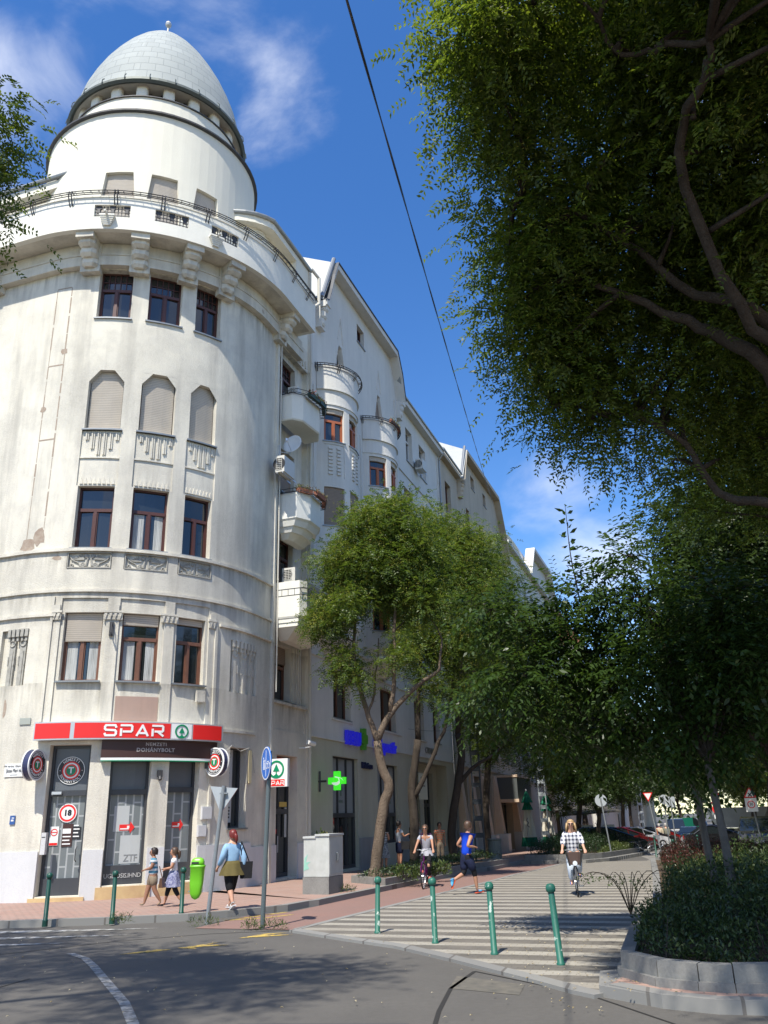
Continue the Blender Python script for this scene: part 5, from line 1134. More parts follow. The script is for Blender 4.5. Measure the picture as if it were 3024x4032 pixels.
for (a, b, c0, c1, mm, lb) in ((nx - .14, nx + .1, 1.45, 1.92, M_wht, 'white no smoking notice on the left of the shop door'), (nx + .2, nx + .48, 1.42, 1.98, M_brown, 'brown opening notice in the middle of the shop door'), (W[0][1] - .34, W[0][1] - .12, 1.6, 1.9, M_blk, 'small black hours notice on the right of the shop door')):
 mb = MB(); mbox(mb, FP, a, b, c0, c1, -.305, -.292, 1); o = tag(mb.build('notice', mm), lb, 'notice'); mb = MB()
 if mm is M_wht: F = facade_frame(FP, (a + b) / 2, c1 - .14, -.29); disc(mb, F, .07, .09, 0, .004, n=20); mbox(mb, FP, a + .05, b - .05, c1 - .15, c1 - .13, -.291, -.286, 1); mbox(mb, FP, a + .01, b - .01, c0 + .01, c0 + .07, -.291, -.288, 1); mb.build('red_symbol', M_red, o)
 else:
  for j in range(4): mbox(mb, FP, a + .02, b - .04 - .03 * (j % 2), c0 + .05 + j * .09, c0 + .08 + j * .09, -.291, -.288, 1)
  if mm is M_brown: mbox(mb, FP, a + .01, b - .05, c1 - .24, c1 - .12, -.291, -.287, 1)
  mb.build('text_lines', M_wht, o)
def bracket_sign(P, u, z, o0, rot, lbl):
 c_ = P(u, z, o0 + .36); root = empty('round_sign', tuple(c_), 0, lbl, 'shop sign')
 n_ = (P(u, z, 1) - P(u, z, 0)).normalized(); dirn = Vector((math.cos(R(rot)), math.sin(R(rot)), 0)); F = flat_frame(c_, Vector((-dirn.y, dirn.x, 0)), (0, 0, 1))
 F = flat_frame(c_, Vector((dirn.y, -dirn.x, 0)) * -1, (0, 0, 1))
 mb = MB(); disc(mb, F, 0, .36, -.1, .1, ay=1.08); mb.build('drum', M_navy, root, world=True)
 mb = MB(); disc(mb, F, .33, .375, .09, .115, ay=1.08); disc(mb, F, .33, .375, -.1, -.08, ay=1.08); mb.build('rim', M_wht, root, world=True)
 emblem(root, F, .335, z=.106)
 mb = MB(); mb.tube([P(u, z, .02), P(u, z, o0 + .1)], .03, 6); mbox(mb, P, u - .05, u + .05, z - .17, z + .17, 0.01, .05, 1); mb.tube([P(u, z + .1, .02), P(u, z + .1, o0 + .1)], .015, 6); mb.build('bracket', M_darkmetal, root, world=True)
bracket_sign(FP, U(184.5), 3.35, .05, 250 - 0 + 60, 'round tobacco sign on a bracket left of the shop door, seen almost edge on') if False else None
def round_sign(c_, face, lbl, anchor):
 root = empty('round_sign', c_, 0, lbl, 'shop sign'); fd = Vector((math.sin(R(face)), math.cos(R(face)), 0)); rt = Vector((0, 0, 1)).cross(fd) * 1; F = flat_frame(c_, rt, (0, 0, 1))
 mb = MB(); disc(mb, F, 0, .35, -.1, .1, ay=1.07); mb.build('drum', M_navy, root, world=True)
 mb = MB(); disc(mb, F, .335, .372, .088, .112, ay=1.07); disc(mb, F, .34, .372, -.112, -.08, ay=1.07); mb.build('rim', M_wht, root, world=True)
 emblem(root, F, .335, z=.106)
 mb = MB(); a = Vector(anchor); mb.tube([a, Vector(c_) - (Vector(c_) - a).normalized() * .33], .025, 6); mb.tube([a + Vector((0, 0, .12)), Vector(c_) - (Vector(c_) - a).normalized() * .33 + Vector((0, 0, .12))], .012, 6); mb.box(a, (.1, .1, .34)); mb.build('bracket', M_darkmetal, root, world=True)
round_sign((-9.42, 22.95, 3.46), 104, 'round tobacco sign on a bracket left of the corner shop door, seen nearly edge on', tuple(FP(U(181.5), 3.46, .02)))
round_sign((-4.98, 24.9, 3.53), 211, 'round tobacco sign on a bracket right of the brown fascia, facing the square', tuple(FP(U(131.5), 3.53, .02)))
def plate(P, a, b, z0, z1, o, m, name, label, cat, th=.02):
 mb = MB(); mbox(mb, P, a, b, z0, z1, o, o + th, 1); return tag(mb.build(name, m), label, cat)
p_ = plate(FP, U(193.5), U(187.2), 3.2, 3.53, .01, M_wht, 'street_sign', 'white enamel street name plate left of the round tobacco sign', 'street sign')
mb = MB(); text_on(mb, FP, 'XIII. kerület, Újlipótváros', U(190.3), 3.47, .062, .034, .002); text_on(mb, FP, 'Jászai Mari tér', U(190.3), 3.355, .135, .034, .002, sx=.6); mbox(mb, FP, U(191.6), U(189), 3.245, 3.252, .03, .034, 1); mb.build('lettering', M_blk, p_)
p_ = plate(FP, U(130.4), U(126.5), 3.42, 3.76, .01, mat('worn_plate', (.5, .49, .45), .6), 'street_sign', 'worn street name plate half hidden behind the right round tobacco sign', 'street sign')
mb = MB(); mbox(mb, FP, U(129.8), U(127.1), 3.65, 3.69, .03, .033, 1); mbox(mb, FP, U(129.8), U(127.1), 3.5, 3.56, .03, .033, 1); mb.build('lettering', M_blk, p_)
p_ = plate(FP, U(189.8), U(188.2), 2.0, 2.22, .01, mat('blue_plate', (.03, .09, .28), .4), 'number_plate', 'small blue utility plate low on the wall under the street name', 'plate')
mb = MB(); mbox(mb, FP, U(189.4), U(188.6), 2.08, 2.12, .03, .033, 1); mbox(mb, FP, U(189.2), U(188.5), 2.15, 2.17, .03, .033, 1); mb.build('marks', M_wht, p_)
plate(FP, U(190.4), U(186.9), 4.55, 4.72, .01, mat('grey_green_plate', (.33, .35, .31), .6), 'blank_plate', 'blank grey green plate on the wall left of the red sign', 'plate')
mb = MB(); mbox(mb, FP, U(162.3), U(149.2), 4.62, 5.28, -.05, -.035, 8); tag(mb.build('faded_board', mat('pink_primer', (.40, .27, .215), .8, noise=[(3, (.33, .24, .2), .7)], streak=(4, (.28, .2, .16), .5))), 'faded pink blank panel above the red sign', 'panel')
mb = MB(); mbox(mb, FP, U(179.2), U(177.9), 1.25, 1.78, .0, .16, 1); o = tag(mb.build('mailbox', M_plinth), 'grey mailbox on the wall left of the corner shop door', 'mailbox'); mb = MB(); mbox(mb, FP, U(179), U(178.1), 1.66, 1.68, .16, .165, 1); mb.build('slot', M_dark, o)
mb = MB(); mbox(mb, FP, U(165.8), U(164.5), 6.95, 7.35, 0, .05, 1); mb.tube([FP(U(165.1), 7.0, .04), FP(U(165.1), 6.98, .22)], .02, 6); mb.tube([FP(U(165.1), 7.3, .04), FP(U(165.1), 7.3, .16), FP(U(165.1), 7.0, .22)], .015, 6); tag(mb.build('wall_bracket', M_darkmetal), 'dark iron flag bracket between the first floor windows', 'bracket')
mb = MB(); mbox(mb, FP, U(148.2), U(146.8), 3.12, 3.3, 0, .1, 1); mb.tube([FP(U(147.5), 3.15, .05), FP(U(147.5), 3.05, .1)], .05, 8); tag(mb.build('wall_lamp', M_darkmetal), 'tiny black wall lamp on the pier between the shop windows', 'lamp')
def junction(P, u, z, w_, h_, label, m=None):
 mb = MB(); mbox(mb, P, u - w_ / 2, u + w_ / 2, z, z + h_, 0, .07, 1); o = tag(mb.build('junction_box', m or M_plinth), label, 'junction box'); mb = MB(); mbox(mb, P, u - w_ / 2 + .015, u + w_ / 2 - .015, z + .015, z + h_ - .015, .07, .078, 1); mb.build('cover', m or M_plinth, o)
junction(FP, U(135.2), 5.2, .3, .34, 'square grey junction box under the right first floor window', M_bay); junction(FP, U(132.5), 1.55, .28, .3, 'small grey junction box above the plinth behind the yield sign'); junction(FP, U(131), 2.0, .34, .34, 'white meter box above the red haired woman')
mb = MB(); mb.tube([FP(U(th), z, .06) for th, z in ((129, 3.95), (124, 3.86), (121.5, 4.05), (117, 3.9), (112, 4.02), (110, 3.95), (108, 3.3))], .012, 4); tag(mb.build('cable', mat('grey_cable', (.3, .29, .27), .7)), 'slack grey cable sagging over the tall poster window', 'cable')
window(FP, U(121.5), U(112), 1.75, 4.0, corner, .33, 'two', 0, M_shopfr)
mb = MB(); mbox(mb, FP, U(121.2), U(117), 1.9, 3.95, -.23, -.225, 1); po = tag(mb.build('poster', M_ppr), 'tall white vertical poster in the narrow window between the shops', 'poster')
mb = MB()
for i, ch in enumerate('CIBERE'): text_on(mb, FP, ch, U(119), 3.78 - i * .235, .2, -.222, .002, bold=.004)
for j in range(4): mbox(mb, FP, U(120.6), U(117.8), 2.02 + j * .09, 2.07 + j * .09, -.222, -.219, 1)
mb.build('lettering', M_blk, po)
mb = MB(); mbox(mb, FP, U(111.6), U(109.9), 3.0, 3.95, .02, .06, 1); tag(mb.build('paper_strip', mat('cream_paper', (.68, .58, .34), .7)), 'cream paper strip pasted beside the tall poster window', 'notice')
def dprt(s0, s1, z0, z1, d):
 o = shopfront(SP, s0, s1, z0, z1, corner, d, 2, 2.2, M_glass, True); return o
de = dprt(sb - ARC + 1.72, sb - ARC + 3.3, .2, 3.95, .42)
mb = MB(); mb.box(SP(2.45, 1.2, -.28), (.03, .03, .5)); mb.build('handle', M_alu, de, world=True)
mb = MB(); mbox(mb, SP, 1.78, 3.24, 3.5, 3.9, -.4, -.3, 1); ban = tag(mb.build('shop_banner', M_red), 'red grocery banner behind the glass over the recessed street door', 'shop sign')
mb = MB(); stroke_word(mb, SP, 'SPAR', 2.0, 3.62, .14, .16, .07, .03, -.3, .004); mb.build('lettering', M_wht, ban)
for a, b, z0, z1, m_, lb in ((1.85, 2.35, 2.7, 2.85, M_wht, 'narrow white notice at the top of the recessed door'), (1.85, 2.4, 1.52, 1.66, M_red, 'red sticker at hand height on the recessed door'), (2.6, 3.15, 2.35, 2.5, mat('yellow_label', (.6, .42, .1), .6), 'row of yellow price cards inside the recessed door'), (3.0, 3.15, 1.4, 2.33, M_ppr, 'tall strip of price cards inside the recessed door')):
 plate(SP, a, b, z0, z1, -.325, m_, 'notice', lb, 'notice', .012)
bs = empty('box_sign', tuple(SP(1.0, 3.33, .4)), 0, 'white box sign with green fir tree and red strip projecting over the street door', 'shop sign')
Fb = flat_frame(SP(1.0, 3.33, .41), NU, (0, 0, 1))
mb = MB(); slab(mb, Fb, -.36, .36, -.42, .42, -.07, .07); mb.build('box', M_wht, bs, world=True)
mb = MB(); slab(mb, Fb, -.36, .27, -.40, -.2, .07, .076); mb.build('red_strip', M_red, bs, world=True)
mb = MB(); Fc = lambda x, y, z=0: Fb(x - .02, y + .1, z + .07); fir(mb, None, Fc, .27); mb.build('fir_emblem', M_grn, bs, world=True)
mb = MB(); Pq = lambda u, z, o=0: Fb(u, z, o); stroke_word(mb, Pq, 'SPAR', -.33, -.36, .11, .11, .045, .024, .076, .004); mb.build('lettering', M_wht, bs, world=True)
mb = MB(); mb.tube([SP(1.0, 3.0, .02), SP(1.0, 3.0, .1)], .02, 6); mb.tube([SP(1.0, 3.7, .02), SP(1.0, 3.7, .1)], .02, 6); mb.build('bracket', M_alu, bs, world=True)
gc = empty('pharmacy_cross', tuple(SP(5.1, 3.2, .8)), 0, 'bright green illuminated pharmacy cross on a bracket by the downpipe', 'shop sign')
Fg = flat_frame(SP(5.1, 3.2, .72), NU, (0, 0, 1)); M_gx = mat('lit_green', (.05, .62, .03), .35, emit=((.06, .8, .03), .55)); M_gw = mat('lit_white', (.7, .8, .7), .35, emit=((.6, .8, .6), .4))
mb = MB(); a_ = .115; slab(mb, Fg, -a_, a_, -.32, .32, -.07, .07); slab(mb, Fg, -.32, -a_, -a_, a_, -.079, .079); slab(mb, Fg, a_, .32, -a_, a_, -.079, .079); mb.build('cross_body', M_gx, gc, world=True)
mb = MB(); Fg2 = lambda x, y, z=0: Fg(x, y, z + .082)
mb.add([Fg2(.16 * math.cos(q) - .02, .1 * math.sin(q) - .06) for q in [math.pi + i * math.pi / 8 for i in range(9)]] + [Fg2(.1, .0), Fg2(.02, -.05)], [tuple(range(11))])
mb.tube([Fg2(x, y) for x, y in ((.02, -.12), (.12, -.02), (.08, .1), (-.06, .13), (.18, .08), (.26, .0))], [.012, .02, .022, .018, .012, .005], 5); mb.build('snake_emblem', M_gw, gc, world=True)
mb = MB(); mb.tube([SP(5.1, 3.2, 0), SP(5.1, 3.2, .3)], .04, 6); mb.box(SP(5.1, 3.2, .05), (.06, .06, .7)); mb.build('bracket', M_darkmetal, gc, world=True)
M_blue = mat('blue_letters', (.02, .02, .42), .4, emit=((.02, .02, .6), .25)); M_bside = mat('dark_blue_letters', (.01, .015, .07), .5)
ph = empty('pharmacy_lettering', tuple(SP(10.5, 4.9, .1)), 0, 'raised bright blue pharmacy lettering with a green cross over the shop', 'shop sign')
mb = MB(); text_on(mb, SP, 'BENU', 8.25, 4.9, .72, .12, .07, bold=.022, space=1.0, sx=.82); mb.build('word', M_blue, ph, world=True)
mb = MB(); text_on(mb, SP, 'Gyógyszertár', 12.1, 4.85, .68, .12, .07, bold=.02, sx=.74); mb.build('word', M_blue, ph, world=True)
mb = MB(); mbox(mb, SP, 9.3, 9.55, 4.55, 5.4, .02, .2, 1); mbox(mb, SP, 9.13, 9.3, 4.8, 5.15, .02, .199, 1); mbox(mb, SP, 9.55, 9.72, 4.8, 5.15, .02, .199, 1); mb.build('green_cross', mat('green_cross_paint', (.09, .34, .03), .4), ph, world=True)
mb = MB(); text_on(mb, SP, 'Palatinus', 9.95, 3.95, .34, .05, .04, bold=.01); tag(mb.build('pharmacy_name', M_bside), 'small dark raised name under the blue pharmacy lettering', 'shop sign')
for s, nm in ((7.7, 'middle pane of the pharmacy door'), (13.4, 'right pane of the pharmacy window')):
 mb = MB(); mbox(mb, SP, s - .06, s + .06, 2.75, 3.3, -.213, -.208, 1); mbox(mb, SP, s - .16, s - .06, 2.93, 3.1, -.213, -.208, 1); mbox(mb, SP, s + .06, s + .16, 2.93, 3.1, -.213, -.208, 1); text_on(mb, SP, 'BENU', s, 2.55, .16, -.21, .002); tag(mb.build('window_sticker', mat('grey_green_sticker', (.10, .16, .12), .5)), 'grey green cross and word on the ' + nm, 'sticker')
mb = MB(); text_on(mb, SP, 'CAVALLINI', 19.5, 5.1, .42, .02, .03, bold=.004); text_on(mb, SP, 'SOMMELIER', 19.6, 4.75, .16, .02, .02); tag(mb.build('shop_lettering', mat('steel_letters', (.3, .3, .29), .4, metal=.6)), 'pale serif lettering over the shop beyond the pharmacy', 'shop sign')
mb = MB(); mbox(mb, SP, 16.2, 17.5, 2.7, 3.9, .3, .34, 1); o = tag(mb.build('menu_board', mat('cream_board', (.72, .70, .56), .6)), 'cream notice board hanging behind the forked tree', 'notice board'); mb = MB(); mbox(mb, SP, 16.5, 17.2, 3.65, 3.72, .34, .35, 1); mbox(mb, SP, 16.6, 17.1, 3.3, 3.34, .34, .35, 1); mb.build('text_lines', M_blk, o)
cc = empty('security_camera', tuple(SP(3.75, 4.4, .2)), 0, 'small white security camera on an arm beside the cream downpipe', 'camera'); mb = MB(); mb.tube([SP(3.4, 4.25, .02), SP(3.4, 4.25, .25), SP(3.75, 4.3, .3)], .025, 6); mb.build('arm', M_wht, cc, world=True); mb = MB(); mb.tube([SP(3.6, 4.45, .25), SP(3.95, 4.4, .35)], .08, 10); mb.build('housing', M_wht, cc, world=True)
# -- balconies over the street door
def sprism(mb, poly, z0, z1, poly2=None, P=SP):
 p2 = poly2 or poly; n = len(poly); b = [P(s, z0, o) for s, o in poly]; t_ = [P(s, z1, o) for s, o in p2]
 mb.add(b + t_, [tuple(range(n)), tuple(range(2 * n - 1, n - 1, -1))] + [(i + 1 if i + 1 < n else 0, i, n + i, n + (i + 1) % n) for i in range(n)])
def shrink(poly, k, ks=None): 
 c_ = sum(p[0] for p in poly) / len(poly); return [(c_ + (s - c_) * (ks or k), o * k) for s, o in poly]
def balcony(poly, z0, z1, steps, root, label, uz=None):
 mb = MB(); n = len(poly); inn = [(s + (.1 if s < 2.5 else -.1), max(0, o - .12)) for s, o in poly]
 sprism(mb, poly, z0, z0 + .12)
 for i in range(n - 1):   # walls only round the outer sides
  q = [poly[i], poly[i + 1], inn[i + 1], inn[i]]; mb.hexa([SP(s, z0 + .12, o) for s, o in q][::-1], [SP(s, z1, o) for s, o in q][::-1])
 mb.build('balcony', M_white, root, world=True) ; b_ = bpy.context.scene.collection.objects[-1]
 mb = MB(); z = z0
 for k0, k1, h_ in steps: sprism(mb, shrink(poly, k1, .5 + .5 * k1), z - h_, z, shrink(poly, k0, .5 + .5 * k0)); z -= h_
 mb.build('balcony_corbel', M_white, root, world=True)
B3 = [(1.33, 0), (1.33, .95), (1.62, 1.1), (3.7, 1.1), (3.95, .95), (3.95, 0)]; B2 = [(1.5, 0), (1.5, .72), (2.05, 1.02), (2.95, 1.02), (3.5, .72), (3.5, 0)]; B1 = [(1.5, 0), (1.5, .5), (1.85, .8), (3.1, .92), (3.75, .6), (3.75, 0)]
balcony(B3, 8.4, 9.62, [(1, .97, .06), (.94, .94, .14), (.9, .9, .14), (.86, .7, .1), (.7, .3, .28)], corner, ''); balcony(B2, 12.0, 12.98, [(1, .9, .08), (.92, .82, .18), (.75, .62, .2), (.55, .3, .2)], corner, ''); balcony(B1, 15.95, 17.0, [(1, .95, .05)], corner, '')
mb = MB()
for (a, oa), (b, ob) in zip(B3[:-1], B3[1:]):
 k = max(1, int(math.hypot(b - a, ob - oa) / .2))
 for z, e in ((9.35, .05), (9.12, .05), (9.35, .16)): mb.tube([SP(a, z, oa + e), SP(b, z, ob + e)], .013, 4)
 for i in range(k + 1): t = i / k; mb.tube([SP(a + (b - a) * t, 9.35, oa + (ob - oa) * t + .05), SP(a + (b - a) * t, 9.12, oa + (ob - oa) * t + .05)], .01, 4)
mb.build('railing', M_darkmetal, corner, world=True)
mb = MB()
for B_, z in ((B2, 12.95), (B1, 16.95)):
 for (a, oa), (b, ob) in zip(B_[:-1], B_[1:]):
  k = max(1, int(math.hypot(b - a, ob - oa) / .25)); c_ = 2.5
  for dz, e in ((.05, .02), (.0, .22), (.14, .24)): mb.tube([SP(a + (a - c_) * e * .3, z + dz, oa + e * (oa > 0)), SP(b + (b - c_) * e * .3, z + dz, ob + e * (ob > 0))], .014, 4)
  for i in range(k): t = i / k; s_, o_ = a + (b - a) * t, oa + (ob - oa) * t; mb.tube([SP(s_, z + .05, o_), SP(s_ + (s_ - c_) * .07, z, o_ + .22), SP(s_ + (s_ - c_) * .07, z + .14, o_ + .24)], .011, 4)
mb.build('flower_rack', M_darkmetal, corner, world=True)
M_terra = mat('terracotta', (.30, .115, .07), .8); M_gbox = mat('green_trough', (.02, .05, .035), .5)
M_dry = leafmat('dry_plants', (.10, .055, .04), (.22, .16, .07), .2); M_redfl = leafmat('red_flowers', (.28, .05, .04), (.16, .08, .04), .2); M_succ = leafmat('yellow_green_plants', (.22, .20, .05), (.12, .13, .03), .2)
def flowerbox(a, b, oa, ob, z, m, pm, seed, label, h_=.16, P=SP):
 c_ = P((a + b) / 2, z, (oa + ob) / 2); root = empty('flower_box', tuple(c_), 0, label, 'flower box', 'flower boxes on the balcony rails'); mb = MB()
 mb.hexa([P(a, z, oa - .07), P(b, z, ob - .07), P(b, z, ob + .07), P(a, z, oa + .07)][::-1], [P(a, z + h_, oa - .09), P(b, z + h_, ob - .09), P(b, z + h_, ob + .09), P(a, z + h_, oa + .09)][::-1]); mb.build('trough', m, root, world=True)
 rng = np.random.default_rng(seed); n = 260; t = rng.uniform(0, 1, n); B_ = np.array([P(a, z + h_, oa)])[0] * (1 - t)[:, None] + np.array([P(b, z + h_, ob)])[0] * t[:, None]; B_ = B_ + rng.normal(size=(n, 3)) * np.array([.05, .05, .05]); B_ -= np.array(c_)
 np_mesh('plants', leaves_at(rng, B_, unit(rng.normal(size=(n, 3)) + np.array([0, 0, .6])), .09, .035), 4, pm, (rng.uniform(size=n) < .5).astype(int) if len(pm) > 1 else None, root)
for i, (a, b, oa, ob, lb) in enumerate([(1.55, 2.0, .75, 1.05, 'left'), (2.1, 2.9, 1.2, 1.2, 'front'), (3.0, 3.5, 1.15, .9, 'right hand')]): flowerbox(a, b, oa, ob, 12.97, M_terra, [M_dry, M_succ], 11 + i, 'terracotta trough of dried plants on the %s side of the middle balcony' % lb)
for i, (a, b, oa, ob, lb) in enumerate([(1.95, 2.6, 1.0, 1.08, 'left'), (2.65, 3.15, 1.1, 1.12, 'front'), (3.2, 3.7, 1.05, .85, 'right hand')]): flowerbox(a, b, oa, ob, 16.97, M_gbox, [M_leafM, M_redfl], 21 + i, 'dark green trough on the %s part of the topmost small balcony' % lb)
for i, (u0, u1, lb) in enumerate([(.35, .6, 'left'), (.62, .8, 'middle'), (.84, .98, 'right')]): 
 flowerbox(LB2 * u0, LB2 * u1, .15, .15, 20.08, M_terra, [M_leafM, M_succ], 31 + i, 'terracotta flower box on the %s of the far bow front rail' % lb, P=BP2)
sdish = empty('satellite_dish', tuple(SP(1.45, 14.95, .55)), 0, 'round white satellite dish on the wall under the topmost small balcony', 'satellite dish')
aim = Vector((-.35, -.92, .25)).normalized(); c_ = SP(1.75, 15.0, .42); q_ = aim.to_track_quat('Z', 'Y').to_matrix(); mb = MB(); pr = [(0.001, -.06), (.15, -.05), (.28, -.02), (.36, .02)]; vs = []; n_ = 24
for r_, h_ in pr + [(.37, .015), (.28, -.04), (.001, -.08)]:
 for j in range(n_): q = 2 * math.pi * j / n_; vs.append(c_ + q_ @ Vector((r_ * math.cos(q), r_ * 1.05 * math.sin(q), h_)))
mb.add(vs, [(i * n_ + j, i * n_ + (j + 1) % n_, (i + 1) * n_ + (j + 1) % n_, (i + 1) * n_ + j) for i in range(6) for j in range(n_)]); mb.build('reflector', mat('dish_white', (.68, .69, .68), .5), sdish, world=True, smooth=True)
mb = MB(); mb.tube([c_ + q_ @ Vector((0, -.33, 0)), c_ + q_ @ Vector((0, -.15, .42))], .012, 5); mb.box(c_ + q_ @ Vector((0, -.13, .44)), (.07, .07, .1)); mb.build('receiver', M_alu, sdish, world=True)
mb = MB(); mb.tube([SP(1.3, 14.55, .08), SP(1.75, 14.62, .3), c_ + q_ @ Vector((0, 0, -.1))], .025, 6); mbox(mb, SP, 1.25, 1.35, 14.35, 14.8, .1, .14, 1); mb.build('arm', M_alu, sdish, world=True)
def aircon(F, w_, h_, d, label, group='air conditioning units on the facades'):
 """F frame: x right, y up, z towards the viewer of the grille"""
 root = empty('air_conditioner', tuple(F(0, 0, 0)), 0, label, 'air conditioner', group); mb = MB(); slab(mb, F, -w_ / 2, w_ / 2, -h_ / 2, h_ / 2, -d / 2, d / 2); mb.build('casing', M_acw, root, world=True)
 mb = MB(); disc(mb, F, 0, h_ * .38, d / 2 + .001, d / 2 + .004, cx=-w_ * .1); mb.build('fan_opening', M_dark, root, world=True); mb = MB()
 for i in range(7): y = -h_ * .36 + h_ * .72 * i / 6; slab(mb, F, -w_ * .4, w_ * .22, y - .008, y + .008, d / 2 + .004, d / 2 + .016)
 for i in range(4): x = -w_ * .4 + w_ * .62 * i / 3; slab(mb, F, x - .006, x + .006, -h_ * .37, h_ * .37, d / 2 + .005, d / 2 + .018)
 mb.build('grille', M_acw, root, world=True); mb = MB(); slab(mb, F, -w_ * .35, -w_ * .28, -h_ / 2 - .05, -h_ / 2, -d / 2 - .25, d / 2); slab(mb, F, w_ * .28, w_ * .35, -h_ / 2 - .05, -h_ / 2, -d / 2 - .25, d / 2); mb.build('bracket', M_alu, root, world=True)
M_acw = mat('ac_casing', (.58, .56, .50), .5)
Fk = flat_frame(SP(1.05, 13.75, .48), NU, (0, 0, 1)); aircon(Fk, .34, .62, .85, 'boxy air conditioner beside the shuttered window under the satellite dish')
aircon(flat_frame(SP(1.85, 9.98, .35), NU, (0, 0, 1)), .5, .5, .3, 'air conditioner standing on the lowest balcony'); aircon(flat_frame(SP(1.9, 17.2, .4), NU, (0, 0, 1)), .4, .4, .3, 'air conditioner inside the topmost small balcony')
aircon(flat_frame(SP(18.9, 20.9, .35), -DU, (0, 0, 1)) if False else flat_frame(SP(18.9, 20.9, .35), NU, (0, 0, 1)), .45, .6, .8, 'air conditioner between the two top windows of the white section')
for th in (176, 143):
 mb = MB(); u = U(th)
 for i in range(6): mbox(mb, FP, u - .2 + .02 * i, u + .2 - .02 * i, 20.5 - .06 * i, 20.56 - .06 * i, .97, 1.16 - .02 * i, 2)
 mb.tube([FP(u, 20.55, .98), FP(u, 20.5, 1.4)], .04, 6); mb.build('water_spout', M_white, corner, world=True)
# == STREET FURNITURE
M_bollard = mat('green_bollard_paint', (.02, .13, .09), .5, noise=[(14, (.01, .085, .055), .5)], blotch=(9, (.36, .43, .38), .61), spec=.5); M_bollardd = mat('dark_green_paint', (.008, .06, .04), .4)
M_galv = mat('galvanised_steel', (.26, .28, .29), .5, metal=.4, noise=(12, (.2, .21, .22), .5)); M_signback = mat('sign_back_grey', (.36, .39, .41), .55, noise=(5, (.3, .33, .35), .4))
def bollard(x, y, z, h, label, m, lean=(0, 0)):
 root = empty('bollard', (x, y, z), 0, label, 'bollard', 'green bollards'); root.rotation_euler = (lean[0], lean[1], 0)
 mb = MB(); mb.lathe([(.055, -.1), (.055, 0), (.058, .02), (.045, .03), (.042, h - .12), (.035, h - .11)], 14); mb.build('post', m, root, smooth=True)
 mb = MB(); mb.lathe([(.036, h - .12), (.06, h - .10), (.066, h - .07), (.06, h - .03), (.035, h - .005), (.001, h)], 14); mb.build('cap', m, root, smooth=True); mb = MB(); mb.lathe([(.036, h - .125), (.044, h - .12), (.044, h - .1)], 12); mb.build('collar', M_barkd, root)
for x, y, h, lb, lx, ly in ((-.32, 15.83 + .25, .9, 'leftmost of the four chipped green bollards in front of the striped paving', 0, .03), (.61, 14.39 + .25, .95, 'second from left of the four chipped green bollards before the striped paving', 0, -.01), (1.39, 13.1 + .25, .95, 'third from left of the four green bollards, faded and chipped', 0, -.02), (2.14, 12.02 + .3, .98, 'rightmost and darkest of the four green bollards, in tree shade', 0, -.055)): bollard(x, y, gz(y) + .03, h, lb, M_bollard, (lx, ly))
for x, y, lb in ((-7.05, 18.6, 'dark green bollard in front of the pier left of the shop door'), (-5.75, 18.75, 'dark green bollard in front of the middle shop window'), (-4.5, 19.4, 'dark green bollard carrying the bright green litter bin')): bollard(x, y, gz(y) + .13, .9, lb, M_bollardd)
for x, y, lb in ((12.9, 44.6, 'far green bollard just left of the white triangle sign pole'), (16.0, 47.5, 'far green bollard in front of the dark blue moving car'), (18.2, 46.2, 'far dark bollard left of the two slim trunks'), (19.4, 43.6, 'far dark bollard before the off roader'), (10.2, 33, 'dark bollard beside the red topped hedge')): bollard(x, y, gz(y) + .01, .95, lb, M_bollardd)
bx, by = -4.22, 19.5; bz = gz(by) + .13; rt = empty('litter_bin', (bx, by, bz + .25), R(0), 'bright lime green plastic litter bin hung on a green bollard', 'litter bin')
M_lime = mat('lime_plastic', (.16, .50, .02), .35, spec=.5)
mb = MB(); prof = [(.0, .02, .05), (.04, .10, .08), (.14, .16, .115), (.4, .19, .13), (.78, .205, .14), (.8, .22, .155), (.84, .22, .155)]; n_ = 16; vs = []
def sq(rx, ry, z, n_=16, e=.55, cx=0): return [(cx + rx * abs(math.cos(q)) ** e * (1 if math.cos(q) > 0 else -1), ry * abs(math.sin(q)) ** e * (1 if math.sin(q) > 0 else -1), z) for q in [2 * math.pi * (i + .5) / n_ for i in range(n_)]]
def loft(mb, rings, m=0, capt=True, capb=True):
 n_ = len(rings[0]); vs = [v for r_ in rings for v in r_]; fs = [(i * n_ + j, i * n_ + (j + 1) % n_, (i + 1) * n_ + (j + 1) % n_, (i + 1) * n_ + j) for i in range(len(rings) - 1) for j in range(n_)]
 if capb: fs.append(tuple(range(n_ - 1, -1, -1)))
 if capt: fs.append(tuple(range((len(rings) - 1) * n_, len(rings) * n_)))
 mb.add(vs, fs, m)
loft(mb, [sq(a, b, z, cx=(.03 - z * .04) * -1) for z, a, b in prof]); mb.build('body', M_lime, rt, smooth=True)
mb = MB(); loft(mb, [sq(a, b, z) for z, a, b in ((.84, .19, .13), (.93, .185, .125), (1.0, .15, .1), (1.03, .08, .05))]); mb.build('lid', M_lime, rt, smooth=True)
mb = MB(); mb.box((-.05, -.13, .9), (.2, .02, .05)); mb.build('slot', M_dark, rt); mb = MB(); mb.box((-.2, 0, .55), (.09, .05, .03)); mb.box((-.2, 0, .2), (.09, .05, .03)); mb.build('bracket', M_galv, rt); rt.scale = (.74, .74, .8)
def tri(F, r, z, up=True, round_=0): s = 1 if up else -1; return [F(r * math.cos(R(a)) , s * r * math.sin(R(a)), z) for a in (90, 210, 330)]
